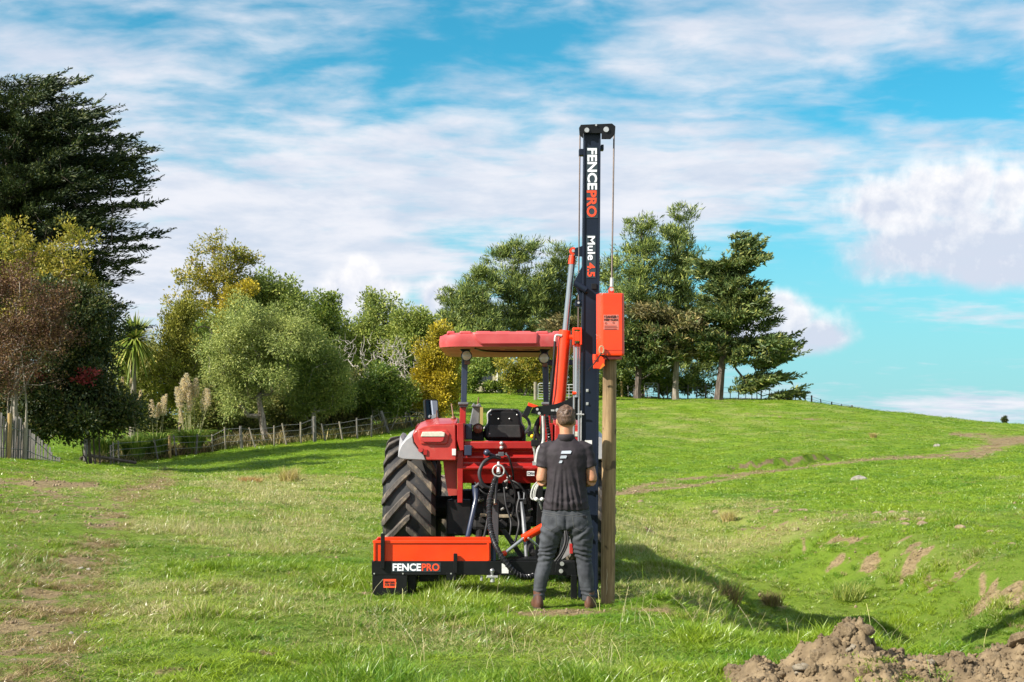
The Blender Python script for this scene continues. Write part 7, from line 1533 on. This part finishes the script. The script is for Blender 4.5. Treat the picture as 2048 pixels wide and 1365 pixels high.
# tussocks that stand out one by one
def tussock(px, py, w, h, seed, mt, label, name='grass_tussock', n=320, lean=.55):
    Y = col_dist(px, py); b = np.array(seat(px, 0, Y)); V, Q, T = blades(n, pm(h, Y), pm(w, Y) * .32, max(.006, pm(.9, Y)), lean, seed, .5)
    return link(name, mesh_np(name, V, Q, T, mt), None, label, 'tussock', None, None, tuple(b))
t_brown = leafmat('rush_brown', (0.12, 0.085, 0.035), (0.17, 0.125, 0.05), (0.10, 0.12, 0.03), .25); t_green = leafmat('tussock_green', (0.10, 0.16, 0.02), (0.16, 0.20, 0.03), (0.26, 0.23, 0.09), .3); t_tan = leafmat('rush_tan', (0.30, 0.24, 0.10), (0.36, 0.29, 0.13), (0.16, 0.17, 0.05), .3); t_red = leafmat('rusty_weed', (0.30, 0.13, 0.06), (0.26, 0.16, 0.06), (0.2, 0.2, 0.06), .2)
tussock(1450, 1208, 75, 62, 1, t_brown, 'dark brown rush tussock on the near lip of the ditch')
tussock(1540, 1222, 60, 34, 6, t_brown, 'low brown tussock just right of the dark rush tussock')
tussock(1692, 1196, 95, 42, 2, t_green, 'rounded green tussock on the ditch floor')
tussock(580, 966, 60, 34, 3, t_tan, 'pale tan rush clump on the lawn in front of the wire fence')
tussock(500, 968, 80, 14, 4, t_red, 'rusty red patch of weeds left of the tan rush clump', 'weed_patch', 420, .9)
tussock(1455, 1045, 40, 26, 5, t_tan, 'tan rush clump at the head of the ditch')
tussock(1747, 878, 18, 13, 7, t_tan, 'small tan tussock high on the right slope')
# long dry grass along the foot of the wire fence, under the scrub
def fence_grass():
    r = np.random.default_rng(55); V = []; Q = []; T = []; n = 0
    for k in range(1000):
        px = 190 + 690 * r.random(); Y = float(np.interp(px, [180, 240, 370, 480, 620, 760, 830, 900], [60, 62, 65, 66, 68, 70, 75, 80])) + .3 + 4.5 * r.random(); x = P(px, 800, Y)[0]; v, q, t = blades(10, (.16 + .55 * r.random()) * (.5 + .9 * float(sstep(-.3, .4, pnoise(np.array([px * .021]), np.array([Y * .4]), 151))[0])), .30, .040, .6, int(r.integers(1e9)), .6); V.append(v + np.array([x, Y, 0])); Q.append(q + n); T.append(t + n); n += len(v)
    V = np.concatenate(V); m = 36; V[:, 2] += gh(V[:, 0], V[:, 1], False)
    link('long_grass', mesh_np('long_grass', V, np.concatenate(Q), np.concatenate(T), leafmat('long_dry_grass', (0.105, 0.075, 0.036), (0.075, 0.085, 0.022), (0.17, 0.13, 0.065), .25, scale=.25)), kind='stuff', label='long dry grass growing along the wire fence')
fence_grass()
# tall single seed stalks standing near the camera
def stalks():
    r = np.random.default_rng(66); m = leafmat('dry_stalk', (0.46, 0.40, 0.24), (0.38, 0.32, 0.17), None, .2); V = []; Q = []; n = 0
    for k in range(120):
        if k < 80: px = 1180 + 800 * r.random(); py = 1180 + 110 * r.random()
        else: px = 700 + 560 * r.random(); py = 1190 + 170 * r.random()
        Y = 4266.0 / (py - 870.0); x = (px - CX) / F * Y; z = gz(x, Y); h = .10 + .22 * r.random() ** 1.5; a = r.random() * 6.28; d = np.array([math.cos(a), math.sin(a), 0]) * h * (.1 + .8 * r.random()); w = np.array([1, 0, 0]) * .0014
        pts = [np.array([x, Y, z]) + np.array([0, 0, h * s]) + d * s * s for s in (0, .35, .7, 1)]
        for p, k2 in zip(pts, (1, .9, .8, 1.0)): V += [p - w * k2, p + w * k2]
        Q += [(n + 2 * i, n + 2 * i + 1, n + 2 * i + 3, n + 2 * i + 2) for i in range(3)]; n += 8
    link('seed_stalks', mesh_np('seed_stalks', np.array(V), np.array(Q), None, m), kind='stuff', label='thin dry seed stalks standing above the grass')
stalks()
